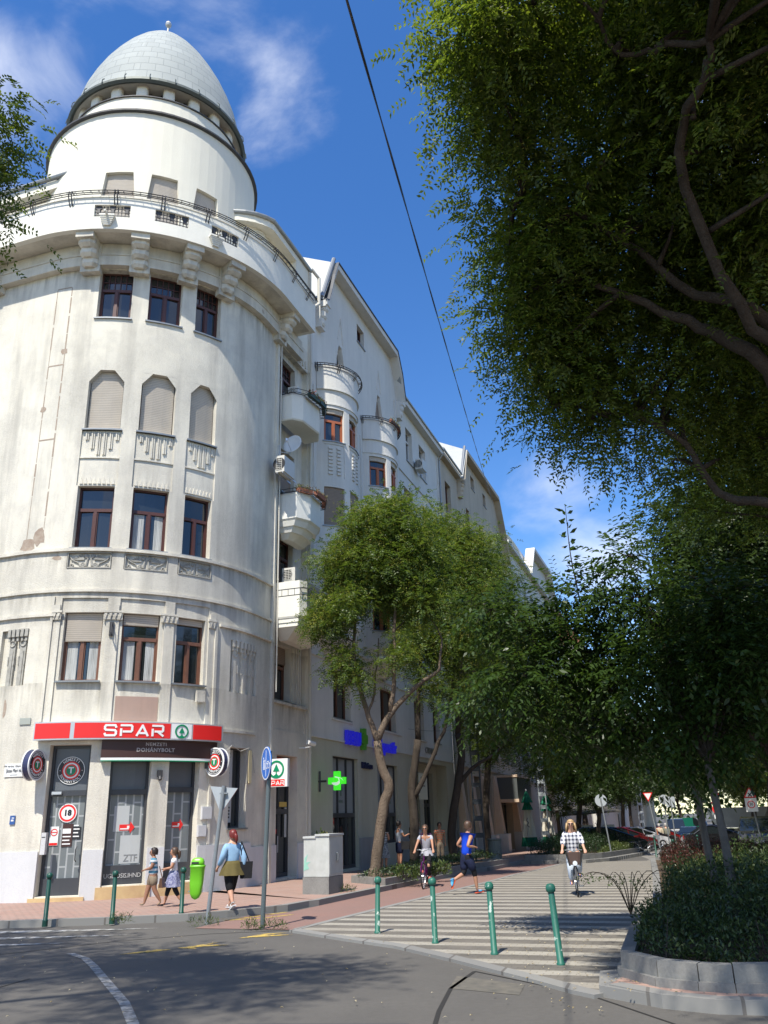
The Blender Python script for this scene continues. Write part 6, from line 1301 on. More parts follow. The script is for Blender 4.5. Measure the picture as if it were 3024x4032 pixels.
def trisign(root, F, r, up, mats_, names=('rim', 'face'), back=None):
 for k, (rr, z0, z1) in enumerate(((r, -.012, 0), (r * .72, 0, .003))):
  mb = MB(); a = tri(F, rr, z1, up); b = tri(F, rr, z0, up)
  if not up: a = a[::-1]; b = b[::-1]
  mb.add(a + b, [(0, 1, 2), (5, 4, 3), (0, 3, 4, 1), (1, 4, 5, 2), (2, 5, 3, 0)]); mb.build(names[k], mats_[k], root, world=True)
 mb = MB(); a = tri(F, r * 1.0, -.0125, up); b = tri(F, r, -.016, up)
 if not up: a = a[::-1]; b = b[::-1]
 mb.add(a + b, [(0, 1, 2), (5, 4, 3), (0, 3, 4, 1), (1, 4, 5, 2), (2, 5, 3, 0)]); mb.build('back', M_signback, root, world=True)
def post(name, base, top, r, root, m=None): mb = MB(); mb.tube([base, top], r, 10); mb.build(name, m or M_galv, root, world=True, smooth=False)
b = Vector((-3.77, 18.5, gz(18.5) + .0)); tp = Vector((-3.52, 18.45, 2.62)); ys = empty('yield_sign', tuple(b), 0, 'back of a triangular road sign on a leaning pole before the corner shop', 'road sign'); post('pole', b, tp, .042, ys)
F = flat_frame(tp + Vector((-.02, .06, -.2)), (-1, .15, .1), (.09, 0, 1)); trisign(ys, F, .35, False, (M_red, M_wht)); mb = MB(); mb.box(tp + Vector((0, 0, -.15)), (.16, .06, .03)); mb.build('clamp', M_galv, ys, world=True)
b = Vector((-2.5, 17.4, 0)); tp = Vector((-2.42, 17.4, 3.22)); bs_ = empty('path_sign', tuple(b), 0, 'round blue walking and cycling sign high on a tall dark grey pole', 'road sign'); post('pole', b, tp, .045, bs_, mat('dark_galvanised', (.12, .145, .15), .45, metal=.4))
M_sblue = mat('sign_blue', (.01, .13, .50), .35); F = flat_frame(Vector((-2.46, 17.33, 2.98)), Vector((.46, .89, 0)), (0, 0, 1)); F = flat_frame(Vector((-2.46, 17.33, 2.98)), Vector((.50, -.86, 0)) * -1, (0, 0, 1)) if False else flat_frame(Vector((-2.49, 17.35, 2.98)), Vector((.42, -.9, 0)), (0, 0, 1))
mb = MB(); disc(mb, F, 0, .32, -.02, .0, n=32); mb.build('disc', M_sblue, bs_, world=True); mb = MB(); disc(mb, F, .295, .315, 0, .003, n=32); slab(mb, F, -.01, .01, -.25, .25, 0, .003)
for x in (-.16, -.08): disc(mb, F, 0, .022, 0, .003, cx=x, cy=.1 - (x > -.1) * .05, n=10); slab(mb, F, x - .018, x + .018, -.12, .07 - (x > -.1) * .05, 0, .003)
disc(mb, F, .045, .06, 0, .003, cx=.08, cy=-.05, n=14); disc(mb, F, .045, .06, 0, .003, cx=.2, cy=-.05, n=14); slab(mb, F, .08, .2, .02, .035, 0, .003); mb.build('white_symbols', M_wht, bs_, world=True)
cb = empty('utility_cabinet', (-1.86, 23.6, .13), R(-20), 'dirty pale grey twin utility cabinet with faded graffiti on a concrete plinth', 'utility cabinet'); M_cab = mat('cabinet_grey', (.47, .48, .45), .6, noise=[(4, (.34, .35, .32), .8)], blotch=(3.1, (.36, .52, .44), .71), streak=(4, (.36, .35, .32), .5), bump=(40, .2, .01))
M_cabs = mat('cabinet_side', (.47, .48, .46), .6, noise=[(4, (.38, .39, .37), .6)])
mb = MB(); mb.box((-.19, -.02, .18), (.36, .78, .44)); mb.box((.18, .03, .18), (.38, .92, .44)); mb.build('base', M_conc, cb)
mb = MB(); mb.box((-.19, 0, .87), (.35, .74, .92)); mb.box((.18, .05, .89), (.37, .9, .96)); mb.build('body', [M_cab], cb)
mb = MB()
for i in range(22): mb.box((.367, -.36 + i * .038, .89), (.012, .016, .86))
mb.build('ribbed_side', M_cabs, cb); mb = MB(); mb.box((-.19, 0, 1.35), (.38, .8, .05)); mb.box((.18, .05, 1.4), (.41, .96, .05)); mb.build('roof', M_cabs, cb)
mb = MB(); mb.box((.386, .1, .85), (.03, .05, .2)); mb.tube([(.37, .02, .95), (.43, .02, .95), (.43, .02, .78), (.37, .02, .78)], .012, 5); mb.build('handle', M_galv, cb)
mb = MB(); mb.add([(x - .36, -.375, z + .55) for x, z in ((0, 0), (.16, .05), (.1, .14), (.2, .22), (.06, .2), (.12, .4), (.02, .3))], [(0, 1, 2, 3, 4, 5, 6)]); mb.build('graffiti', mat('faded_mint', (.25, .48, .38), .7), cb)
pt = empty('flower_pot', tuple(SP(4.45, .13, .45)), 0, 'tall tapered blue grey flower pot with a plant beside the downpipe', 'flower pot'); mb = MB(); mb.lathe([(.001, 0), (.17, 0), (.24, .95), (.27, .97), (.27, 1.03), (.22, 1.03), (.2, .95), (.001, .93)], 20); mb.build('pot', mat('blue_grey_pot', (.16, .19, .24), .6), pt, smooth=False)
g = np.random.default_rng(5); P_ = g.normal(size=(200, 3)) * np.array([.13, .13, .1]) + np.array([0, 0, 1.15]); np_mesh('plant', leaves_at(g, P_, unit(g.normal(size=P_.shape) + np.array([0, 0, .5])), .16, .06), 4, [M_shrub, M_succ], (g.uniform(size=200) < .4).astype(int), pt)
def simple_sign(kind, x, y, h, label, face, r=.32, lean=(0, 0), extra=None):
 z = gz(y); b = Vector((x, y, z)); tp = b + Vector((lean[0], lean[1], h)); root = empty('road_sign', tuple(b), 0, label, 'road sign'); post('pole', b, tp, .035, root)
 fd = Vector((math.sin(R(face)), math.cos(R(face)), 0)); F = flat_frame(tp + fd * .05 + Vector((0, 0, -.1)), Vector((0, 0, 1)).cross(fd), (0, 0, 1)); return root, F
rt, F = simple_sign('round', 10.2, 42.4, 2.75, 'back of a round sign on a thin pole at the mid street hedge', 20, lean=(-.25, 0)); mb = MB(); disc(mb, F, 0, .28, -.02, 0); mb.build('disc', M_signback, rt, world=True)
rt, F = simple_sign('tri', 12.1, 40.9, 2.55, 'small red bordered triangle sign on a thin pole at the far road edge', 215, lean=(-.3, 0)); F2 = lambda x, y, z=0: F(x, y + .3, z); trisign(rt, F2, .26, False, (M_red, M_wht)); mb = MB(); mb.tube([Vector((12.0, 40.9, gz(41) + 1.05)), Vector((11.98, 40.9, gz(41) + 1.3))], .04, 8); mb.build('orange_band', M_orange, rt, world=True)
rt, F = simple_sign('x', 17.0, 41.6, 2.7, 'crossroads warning triangle over a pale board with a red ringed 30', 198, lean=(-.25, 0)); F2 = lambda x, y, z=0: F(x, y + .12, z); trisign(rt, F2, .33, True, (M_red, M_wht))
mb = MB(); F3 = lambda x, y, z=0: F2(x * .7 - y * .7, x * .7 + y * .7 - .03, z); slab(mb, F3, -.11, .11, -.025, .025, .004, .008); slab(mb, F3, -.025, .025, -.11, .11, .0045, .0085); mb.build('cross_symbol', M_blk, rt, world=True)
mb = MB(); slab(mb, F, -.26, .26, -.66, -.06, -.03, -.012); mb.build('board', M_wht, rt, world=True); F4 = lambda x, y, z=0: F(x, y - .34, z - .012); mb = MB(); disc(mb, F4, .13, .17, 0, .004); mb.build('ring', M_red, rt, world=True); mb = MB(); text_flat(mb, F4, '30', 0, 0, .17, .003); mb.build('number', M_blk, rt, world=True)
rt, F = simple_sign('works', 21.8, 60, 3.5, 'stack of two red bordered triangles over a red no entry disc by the skip', 198)
for k in (0, 1): F2 = (lambda kk: (lambda x, y, z=0: F(x, y + .1 - kk * .5, z)))(k); trisign(rt, F2, .33, True, (M_red, M_wht), ('rim', 'face')); mb = MB(); slab(mb, F2, -.05, .05, -.12, .14, .004, .008); slab(mb, F2, -.14, .06, -.14, -.1, .004, .008); mb.build('symbol', M_blk, rt, world=True)
F2 = lambda x, y, z=0: F(x, y - .95, z); mb = MB(); disc(mb, F2, 0, .3, -.012, 0); mb.build('disc', M_red, rt, world=True); mb = MB(); slab(mb, F2, -.2, .2, -.045, .045, 0, .004); mb.build('white_bar', M_wht, rt, world=True); mb = MB(); F5 = lambda x, y, z=0: F(x, y - 1.4, z); slab(mb, F5, -.22, .22, -.15, .1, -.012, 0); mb.build('plate', M_wht, rt, world=True)
rt, F = simple_sign('round', 14.9, 48.8, 2.9, 'grey back of a round sign before the parked cars', 20); mb = MB(); disc(mb, F, 0, .25, -.02, 0); mb.build('disc', M_signback, rt, world=True)
rt, F = simple_sign('square', 16.1, 51.5, 2.9, 'grey back of a square sign before the parked cars', 20); mb = MB(); slab(mb, F, -.26, .26, -.36, .22, -.02, 0); mb.build('plate', M_signback, rt, world=True)
ld = empty('litter_drum', (4.5, 40.2, gz(40.2) + .1), 0, 'dark grey green litter drum at the left end of the long hedge', 'litter bin'); mb = MB(); mb.lathe([(.28, 0), (.3, .05), (.3, .92), (.33, .95), (.33, 1.0), (.26, 1.0), (.25, .8)], 18); mb.build('drum', mat('drum_grey', (.12, .14, .13), .6, blotch=(5, (.2, .22, .21), .6)), ld, smooth=False); mb = MB(); mb.lathe([(.25, .8), (.001, .78)], 18); mb.build('liner', M_dark, ld)
def lattice(x, y, h, label, m):
 z = gz(y); root = empty('lattice_mast', (x, y, z), A19 * -1, label, 'mast'); mb = MB()
 for dx in (-.22, .22):
  for dy in (-.05, .05): mb.tube([(dx, dy, 0), (dx * .8, dy, h)], .03, 4)
 mb.build('leg_frame', m, root); mb = MB(); k = int(h / .75)
 for i in range(k): zz = .5 + i * .75; mb.box((0, -.06, zz), (.42, .02, .22)); mb.box((0, .06, zz), (.42, .02, .22))
 mb.build('batten_plates', m, root)
lattice(9.3, 54.9, 9.5, 'pale grey steel lattice mast beside the folded parasols', mat('pale_mast', (.42, .46, .48), .5)); lattice(22.5, 81, 9.5, 'far pale lattice mast above the parked cars', mat('pale_mast', (.42, .46, .48), .5)); lattice(4.05, 42.3, 9, 'dark lattice mast close to the facade behind the runner', mat('dark_mast', (.06, .07, .08), .5))
def parasol(x, y, label):
 z = gz(y); root = empty('folded_parasol', (x, y, z), 0, label, 'parasol', 'folded parasols outside the cafe'); post('pole', Vector((x, y, z)), Vector((x, y, z + 3.6)), .03, root)
 def pl(r0, r1, z0, z1, n=16, amp=.35): 
  mb = MB(); v = []
  for r_, zz in ((r0, z0), ((r0 + r1) / 2, (z0 + z1) / 2), (r1, z1)):
   for j in range(n): q = 2 * math.pi * j / n; rr = r_ * (1 + (amp if j % 2 else -amp) * .8); v.append((rr * math.cos(q), rr * math.sin(q), zz))
  mb.add(v, [(i * n + j, i * n + (j + 1) % n, (i + 1) * n + (j + 1) % n, (i + 1) * n + j) for i in range(2) for j in range(n)]); return mb
 pl(.42, .34, .55, 1.05).build('green_hem', M_pgr, root); pl(.345, .14, 1.05, 2.75).build('cream_canopy', M_pcr, root); pl(.3, .12, 2.55, 3.0, amp=.2).build('green_band', M_pgr, root); pl(.32, .02, 2.95, 3.65, amp=.2).build('green_top', M_pgr, root); mb = MB(); mb.lathe([(.04, 3.6), (.05, 3.68), (.001, 3.75)], 8); mb.build('knob', M_wht, root)
 mb = MB(); mb.tube([(-.1, -.33, 2.1), (-.16, -.36, 1.95), (-.05, -.36, 1.85), (-.14, -.37, 1.7), (.0, -.36, 1.6)], .02, 5); mb.build('scroll_emblem', M_blk, root)
M_pgr = mat('parasol_green', (.005, .16, .085), .8); M_pcr = mat('parasol_cream', (.68, .64, .54), .85)
parasol(7.95, 52.5, 'folded green and cream parasol left of the lattice mast'); parasol(9.7, 56.2, 'folded green and cream parasol half behind the lattice mast')
pm = empty('potted_palm', (10.6, 57.5, gz(57.5)), 0, 'fan palm in the cafe terrace right of the parasols', 'palm'); mb = MB(); limb(mb, [(0, 0, 0), (.05, 0, 1.2), (0, 0, 2.6)], .16, .11, 8); mb.build('trunk', M_bark, pm); g = np.random.default_rng(6); Vs = []
for i in range(22):
 a = i * 2.4; el = g.uniform(-.3, .9); c_ = np.array([math.cos(a) * math.cos(el), math.sin(a) * math.cos(el), math.sin(el)]); b0 = np.array([0, 0, 2.6]); tip = b0 + c_ * .9
 m_ = 14; D_ = unit(np.tile(c_, (m_, 1)) + g.normal(size=(m_, 3)) * .55); Vs.append(leaves_at(g, np.tile(tip * .6 + b0 * .4, (m_, 1)), D_, .75, .06, droop=.35)); 
np_mesh('fronds', np.concatenate(Vs), 4, [leafmat('palm_leaf', (.06, .10, .03), (.12, .16, .05), .2)], None, pm)
aw = empty('awning', (13.6, 62, gz(62) + 3), 0, 'dark drooping cafe awning behind the palm', 'awning'); mb = MB(); mb.hexa([Vector((11.6, 62, 1.7)), Vector((16, 62.5, 1.9)), Vector((15.5, 66, 2.3)), Vector((11, 66, 2.3))], [Vector((11.6, 62, 1.8)), Vector((16, 62.5, 2.0)), Vector((15.5, 66, 2.4)), Vector((11, 66, 2.4))]); mb.build('canopy', mat('dark_canvas', (.06, .055, .05), .9), aw, world=True); mb = MB()
for x, y in ((11.7, 62.1), (15.8, 62.6)): mb.tube([(x, y, -1.2), (x, y, 1.75)], .04, 6)
mb.build('posts', M_darkmetal, aw, world=True)
mb = MB()
for i, (x, y, c_) in enumerate(((12.4, 61.6, 0), (14.9, 62.0, 0), (13.4, 61.8, 0))): mb.hexa([Vector((x - .4, y, -1.0)), Vector((x + .4, y, -1.0)), Vector((x + .4, y + .06, -1.0)), Vector((x - .4, y + .06, -1.0))], [Vector((x - .4, y, 1.1)), Vector((x + .4, y, 1.1)), Vector((x + .4, y + .06, 1.1)), Vector((x - .4, y + .06, 1.1))])
mb.build('side_panels', mat('cream_panel', (.6, .58, .42), .7), aw, world=True)
def cable(pts, r, label, m):
 P_ = [Vector(p) for p in pts]; Q = []; n_ = 140
 for i in range(n_ + 1):
  t = i / n_; p = P_[0].lerp(P_[1], t); p.z -= 4 * t * (1 - t) * .25; Q.append(p)
 mb = MB(); 
 for ph in (0, math.pi): mb.tube([q + Vector((math.cos(i * .55 + ph) * r * .8, 0, math.sin(i * .55 + ph) * r * .8)) for i, q in enumerate(Q)], r, 5)
 return tag(mb.build('overhead_cable', m), label, 'cable')
cable([(-1.15, -1, 6.7), (7.35, 52.5, 21.3)], .0075, 'black twisted overhead cable crossing the sky in front of the locust tree', M_blk)
def wire(a, b, r, label, sag=.3):
 a, b = Vector(a), Vector(b); mb = MB(); mb.tube([a.lerp(b, i / 12) - Vector((0, 0, 4 * i / 12 * (1 - i / 12) * sag)) for i in range(13)], r, 4); tag(mb.build('tram_wire', M_darkmetal), label, 'wire')
wire(tuple(SP(8.9, 9.6, .1)), (12.5, 42, 10.2), .007, 'thin span wire from the facade through the tree crowns'); wire(tuple(SP(15.5, 5.9, .1)), (5.2, 42.4, 6.4), .007, 'thin span wire low over the forked trees')
hl = empty('hanging_lamp', (11.4, 24.5, 10.2), 0, 'pale hanging street lamp among the dark leaves on the right', 'lamp'); mb = MB(); mb.lathe([(.05, .35), (.1, .3), (.34, .12), (.36, .06), (.2, -.02), (.001, -.03)], 16); mb.build('shade', mat('lamp_shell', (.55, .6, .65), .4), hl); wire((11.4, 24.5, 10.55), (26, 17, 12.5), .006, 'thin wire carrying the hanging lamp')
# == VEHICLES
M_tyre = mat('tyre', (.018, .018, .018), .85); M_rim = mat('alloy_rim', (.35, .36, .37), .3, metal=.8); M_lens = mat('lamp_lens', (.65, .68, .72), .08, spec=.8); M_plate = mat('number_plate_white', (.6, .6, .58), .5); M_tail = mat('tail_lamp', (.35, .01, .01), .2)
M_cglass = mat('car_glass', (.012, .016, .018), .04, spec=1)
def car(name, label, loc, heading, paint, L_=4.2, W_=1.78, H_=1.46, kind='hatch', group=None):
 """+Y is forward. body side profile swept across the width, narrowing towards the roof"""
 root = empty(name, loc, R(-heading), label, 'van' if kind == 'van' else 'car', group); hw = W_ / 2; f = L_ / 2
 if kind == 'van': low = [(-f, .35), (-f, 1.0), (f * .62, 1.05), (f * .98, .86), (f, .45)]; roof = [(-f + .02, 1.0), (-f + .08, H_ - .06), (-f + .3, H_), (f * .35, H_), (f * .5, H_ - .1), (f * .82, 1.02)]
 elif kind == 'suv': low = [(-f, .42), (-f, 1.0), (-f * .9, 1.08), (f * .45, 1.12), (f * .92, .98), (f, .8), (f, .45)]; roof = [(-f * .95, 1.05), (-f * .8, H_ - .1), (-f * .55, H_), (f * .02, H_), (f * .2, H_ - .07), (f * .5, 1.1)]
 elif kind == 'saloon': low = [(-f, .38), (-f, .85), (-f * .9, .95), (f * .4, .95), (f * .92, .76), (f, .6), (f, .35)]; roof = [(-f * .72, .93), (-f * .4, H_ - .05), (-f * .2, H_), (f * .05, H_ - .02), (f * .45, .93)]
 else: low = [(-f, .38), (-f, .82), (-f * .95, .95), (f * .42, .97), (f * .9, .78), (f, .62), (f, .36)]; roof = [(-f * .95, .94), (-f * .82, H_ - .18), (-f * .62, H_ - .02), (-f * .2, H_), (f * .08, H_ - .04), (f * .55, .95)]
 def sweep(prof, sec, closed_bottom):
  """sec = list of (half width fraction, shrink) from side to side"""
  mb = MB(); n = len(prof); rows = []
  for x, k in sec: rows.append([(x * hw, y * k, z if z < prof[0][1] + .01 or True else z) for y, z in prof])
  vs = [v for r_ in rows for v in r_]; fs = []
  for i in range(len(rows) - 1):
   for j in range(n - 1): fs.append((i * n + j, (i + 1) * n + j, (i + 1) * n + j + 1, i * n + j + 1))
   if closed_bottom: fs.append((i * n + n - 1, (i + 1) * n + n - 1, (i + 1) * n, i * n))
  fs.append(tuple(range(n))); fs.append(tuple(range(len(rows) * n - 1, (len(rows) - 1) * n - 1, -1))); mb.add(vs, fs); return mb
 sweep(low, [(-1, .955), (-.93, .985), (-.6, 1), (.6, 1), (.93, .985), (1, .955)], True).build('body', paint, root)
 mb = MB(); n = len(roof); zt = max(z for _, z in roof); zb = min(z for _, z in roof); taper = lambda z: .93 - .17 * (z - zb) / (zt - zb) if kind != 'van' else .96 - .06 * (z - zb) / (zt - zb)
 Lr = [(-hw * taper(z), y, z) for y, z in roof]; Rr = [(hw * taper(z), y, z) for y, z in roof]
 mb.add(Lr + Rr, [tuple(range(n)), tuple(range(2 * n - 1, n - 1, -1))] + [(j, n + j, n + j + 1, j + 1) for j in range(n - 1)])
 gm = mb.build('windows', M_cglass if kind != 'van' else M_cglass, root)
 mb = MB(); top = [(y, z) for y, z in roof if z > H_ - .2] if kind != 'van' else [(y, z) for y, z in roof if y < f * .45]
 if kind == 'van': top = [(-f + .01, 1.0)] + top
 for (y0, z0), (y1, z1) in zip(top[:-1], top[1:]):
  a, c_ = hw * taper(z0) + .012, hw * taper(z1) + .012; mb.add([(-a, y0, z0 + .012), (a, y0, z0 + .012), (c_, y1, z1 + .012), (-c_, y1, z1 + .012), (-a, y0, z0 - .04), (a, y0, z0 - .04), (c_, y1, z1 - .04), (-c_, y1, z1 - .04)], [(0, 1, 2, 3), (0, 3, 7, 4), (2, 1, 5, 6), (1, 0, 4, 5), (3, 2, 6, 7)])
 if kind == 'van':
  for sx in (-1, 1): mb.add([(sx * (hw * .965), -f + .02, 1.0), (sx * (hw * .965), f * .3, 1.02), (sx * (hw * .91), f * .3, H_), (sx * (hw * .91), -f + .1, H_)], [(0, 1, 2, 3) if sx > 0 else (3, 2, 1, 0)])
 mb.build('roof', paint, root)
 if kind != 'van':
  mb = MB()
  for sx in (-1, 1):
   def pil(i, j, w_=.045, inset=.006):
    (y0, z0), (y1, z1) = roof[i], roof[j]; mb.tube([(sx * (hw * taper(z0) + inset), y0, z0), (sx * (hw * taper(z1) + inset), y1, z1)], w_, 4)
   pil(0, 1); pil(n - 1, n - 3); pil(1, 2, .04); 
   for j in range(1, n - 2): pil(j, j + 1, .03)
   yb = 0; mb.tube([(sx * (hw * .93 + .004), yb, zb), (sx * (hw * taper(zt) + .004), yb - .05, zt - .02)], .035, 4)
  mb.build('pillars', paint, root)
 for sx in (-1, 1):
  for y in (f * .64, -f * .62):
   wr = .33 if kind != 'suv' else .38; w_ = MB(); c_ = Vector((sx * (hw - .1), y, wr))
   vs = []
   for xx, r_ in ((-.11, wr - .04), (-.09, wr), (.09, wr), (.11, wr - .04), (.11, wr * .66)): vs.append((xx, r_))
   n_ = 20; V2 = [(c_.x + xx * sx, c_.y + r_ * math.cos(2 * math.pi * j / n_), c_.z + r_ * math.sin(2 * math.pi * j / n_)) for xx, r_ in vs for j in range(n_)]
   w_.add(V2, [(i * n_ + j, i * n_ + (j + 1) % n_, (i + 1) * n_ + (j + 1) % n_, (i + 1) * n_ + j) for i in range(4) for j in range(n_)]); wo = w_.build('wheel', M_tyre, root)
   r2 = MB(); r2.tube([(c_.x + sx * .07, c_.y, c_.z), (c_.x + sx * .1, c_.y, c_.z)], wr * .2, 8)
   for k in range(5): a = 2 * math.pi * k / 5; r2.tube([(c_.x + sx * .09, c_.y, c_.z), (c_.x + sx * .1, c_.y + math.cos(a) * wr * .64, c_.z + math.sin(a) * wr * .64)], .03, 4)
   r2.build('rim', M_rim, wo); a2 = MB(); a2.tube([(c_.x - sx * .02, c_.y + (wr + .05) * math.cos(q), c_.z + (wr + .05) * math.sin(q)) for q in [math.pi * k / 10 for k in range(11)]], .05, 5); a2.tube([(c_.x - sx * .08, c_.y, c_.z), (c_.x + sx * .045, c_.y, c_.z)], wr + .04, 16); a2.build('wheel_arch', M_tyre, root)
 zl = .66 if kind not in ('suv', 'van') else .84
 for sx in (-1, 1):
  mb = MB(); mb.hexa([(sx * hw * .5, f * .95, zl - .08), (sx * hw * .94, f * .86, zl - .06), (sx * hw * .94, f * .8, zl - .06), (sx * hw * .5, f * .8, zl - .08)][::sx], [(sx * hw * .55, f * .985, zl + .09), (sx * hw * .97, f * .88, zl + .1), (sx * hw * .95, f * .78, zl + .1), (sx * hw * .5, f * .8, zl + .09)][::sx]); mb.build('headlight', M_lens, root)
  mb = MB(); mb.box((sx * hw * .8, -f * .985, zl + .1), (hw * .28, .1, .2)); mb.build('tail_light', M_tail, root)
  mb = MB(); mb.box((sx * (hw + .08), f * .3, .98 if kind not in ('suv', 'van') else 1.15), (.16, .08, .11)); mb.build('mirror', paint, root)
 mb = MB(); 
 for k in range(4): mb.box((0, f * 1.0, zl - .18 + k * .055), (hw * .9, .03, .018))
 mb.build('grille', M_rim, root); mb = MB(); mb.box((0, f * 1.0 + .01, zl - .33), (hw * 1.3, .04, .14)); mb.build('lower_intake', M_dark, root)
 for y in (f * 1.0 + .025, -f * 1.0 - .01): mb = MB(); mb.box((0, y, zl - .24), (.5, .02, .11)); mb.build('number_plate', M_plate, root)
 return root
def paint(n_, c, met=.3): return mat(n_, c, .25, metal=met, coat=.6, spec=.5)
P_blue = paint('navy_paint', (.015, .03, .085)); P_blk = paint('black_paint', (.012, .012, .014)); P_grn = paint('bottle_green_paint', (.012, .03, .028)); P_whi = paint('white_paint', (.6, .6, .6), 0); P_gry = paint('graphite_paint', (.05, .048, .045)); P_red = paint('red_paint', (.28, .015, .015)); P_sil = paint('silver_paint', (.3, .31, .32), .6); P_lb = paint('light_blue_paint', (.05, .12, .28))
def onroad(x, y): return (x, y, gz(y) + .01)
HD = 19
car('car', 'dark navy hatchback driving towards the camera', onroad(27.6, 84), 180 + HD + 4, P_blue, 4.1, 1.75, 1.46)
car('car', 'dark off roader with a chrome grille at the right edge', onroad(18.9, 46.6), 180 + HD + 4, P_gry, 4.7, 1.9, 1.75, 'suv')
car('car', 'black estate car parked broadside behind the off roader', onroad(20.6, 57), 100, P_blk, 4.6, 1.8, 1.42, 'saloon')
GP = 'cars parked at an angle along the left kerb'
for x, y, h, p_, k, lb in ((12.3, 51.5, 75, P_grn, 'hatch', 'dark bottle green car parked behind the round sign pole'), (14.4, 56.6, 72, paint('wine_paint', (.12, .01, .012)), 'hatch', 'wine red car parked second from the hedge'), (16.4, 60.5, 70, P_whi, 'hatch', 'white hatchback parked third from the hedge'), (18.0, 64.2, 70, P_blk, 'saloon', 'black car parked fourth from the hedge'), (20.0, 70, 70, P_gry, 'hatch', 'graphite car parked behind the strolling couple'), (22.2, 76, 70, P_red, 'hatch', 'red car parked past the strolling couple'), (24.6, 83, 70, P_blk, 'hatch', 'black car parked far along the left kerb'), (27.2, 91, 70, P_sil, 'hatch', 'silver car parked far along the left kerb')): car('car', lb, onroad(x, y), h, p_, 4.1, 1.75, 1.46, k, GP)
car('van', 'white panel van parked far down on the left', onroad(34.5, 110), 190, P_whi, 5.4, 2.0, 2.1, 'van'); car('van', 'green panel van behind the white van', onroad(39, 120), 80, paint('green_paint', (.01, .12, .08), 0), 5, 2.0, 2.1, 'van')
car('car', 'light blue car far down the road facing the camera', onroad(44, 128), 180 + HD, P_lb, 4.1, 1.75, 1.46); car('car', 'small white car at the far end of the road', onroad(62, 170), 180 + HD, P_whi, 4.1, 1.75, 1.46); car('car', 'black car parked far along the right kerb', onroad(31, 74), 180 + HD, P_blk, 4.3, 1.75, 1.46)
sk = empty('skip_lorry', (26.5, 68, gz(68)), R(-40), 'dark green skip lorry carrying a big pale skip behind the signs', 'lorry'); M_skip = mat('pale_skip', (.33, .37, .37), .6, noise=(2, (.25, .28, .28), .6))
mb = MB(); mb.hexa([(-1.6, -1.0, 1.3), (1.6, -1.0, 1.3), (1.6, 1.0, 1.3), (-1.6, 1.0, 1.3)], [(-2.4, -1.1, 2.7), (2.4, -1.1, 2.7), (2.4, 1.1, 2.7), (-2.4, 1.1, 2.7)]); mb.build('skip', M_skip, sk); mb = MB(); mb.box((0, 0, 1.05), (6.4, 2.1, .35)); mb.box((3.6, 0, 1.6), (1.6, 2.2, 1.9)); mb.build('chassis_and_cab', P_grn, sk)
for x in (-2.2, -1.2, 3.4):
 for y in (-1, 1): mb = MB(); mb.tube([(x, y - .14, .5), (x, y + .14, .5)], .5, 16); mb.build('wheel', M_tyre, sk)
mb = MB()
for y in (-1.15, 1.15): mb.tube([(-2.6, y, 1.2), (-2.8, y, 3.0), (-2.0, y, 3.3)], .09, 6)
mb.build('lift_arms', P_grn, sk)
# == PEOPLE
M_skin = mat('skin_light', (.56, .31, .21), .55, noise=(30, (.50, .26, .17), .4)); M_skint = mat('skin_tan', (.40, .20, .12), .55); M_skinb = mat('skin_brown', (.28, .14, .085), .55)
def skin(name, joints, bones, parent, m, sub=1):
 """one continuous surface grown along a skeleton with the Skin modifier; joints: name -> (xyz, rx, ry)"""
 ks = list(joints); ix = {k: i for i, k in enumerate(ks)}; me = bpy.data.meshes.new(name); me.from_pydata([joints[k][0] for k in ks], [(ix[a], ix[b]) for a, b in bones], []); o = bpy.data.objects.new(name, me); COL.objects.link(o)
 md = o.modifiers.new('s', 'SKIN'); md.use_smooth_shade = True; md.branch_smoothing = .3
 for i, k in enumerate(ks): v = me.skin_vertices[0].data[i]; j = joints[k]; v.radius = (j[1], j[2] if len(j) > 2 else j[1]); v.use_root = (i == 0)
 if sub: s = o.modifiers.new('u', 'SUBSURF'); s.levels = sub; s.render_levels = sub
 dg = bpy.context.evaluated_depsgraph_get(); m2 = bpy.data.meshes.new_from_object(o.evaluated_get(dg)); bpy.data.objects.remove(o); m2.name = name; m2.materials.clear(); m2.materials.append(m)
 m2.polygons.foreach_set('use_smooth', [True] * len(m2.polygons)); q = bpy.data.objects.new(name, m2); COL.objects.link(q); q.parent = parent; return q
def ring(c_, rx, ry, n=14, tilt=None): 
 return [(c_[0] + rx * math.cos(2 * math.pi * i / n), c_[1] + ry * math.sin(2 * math.pi * i / n), c_[2]) for i in range(n)]
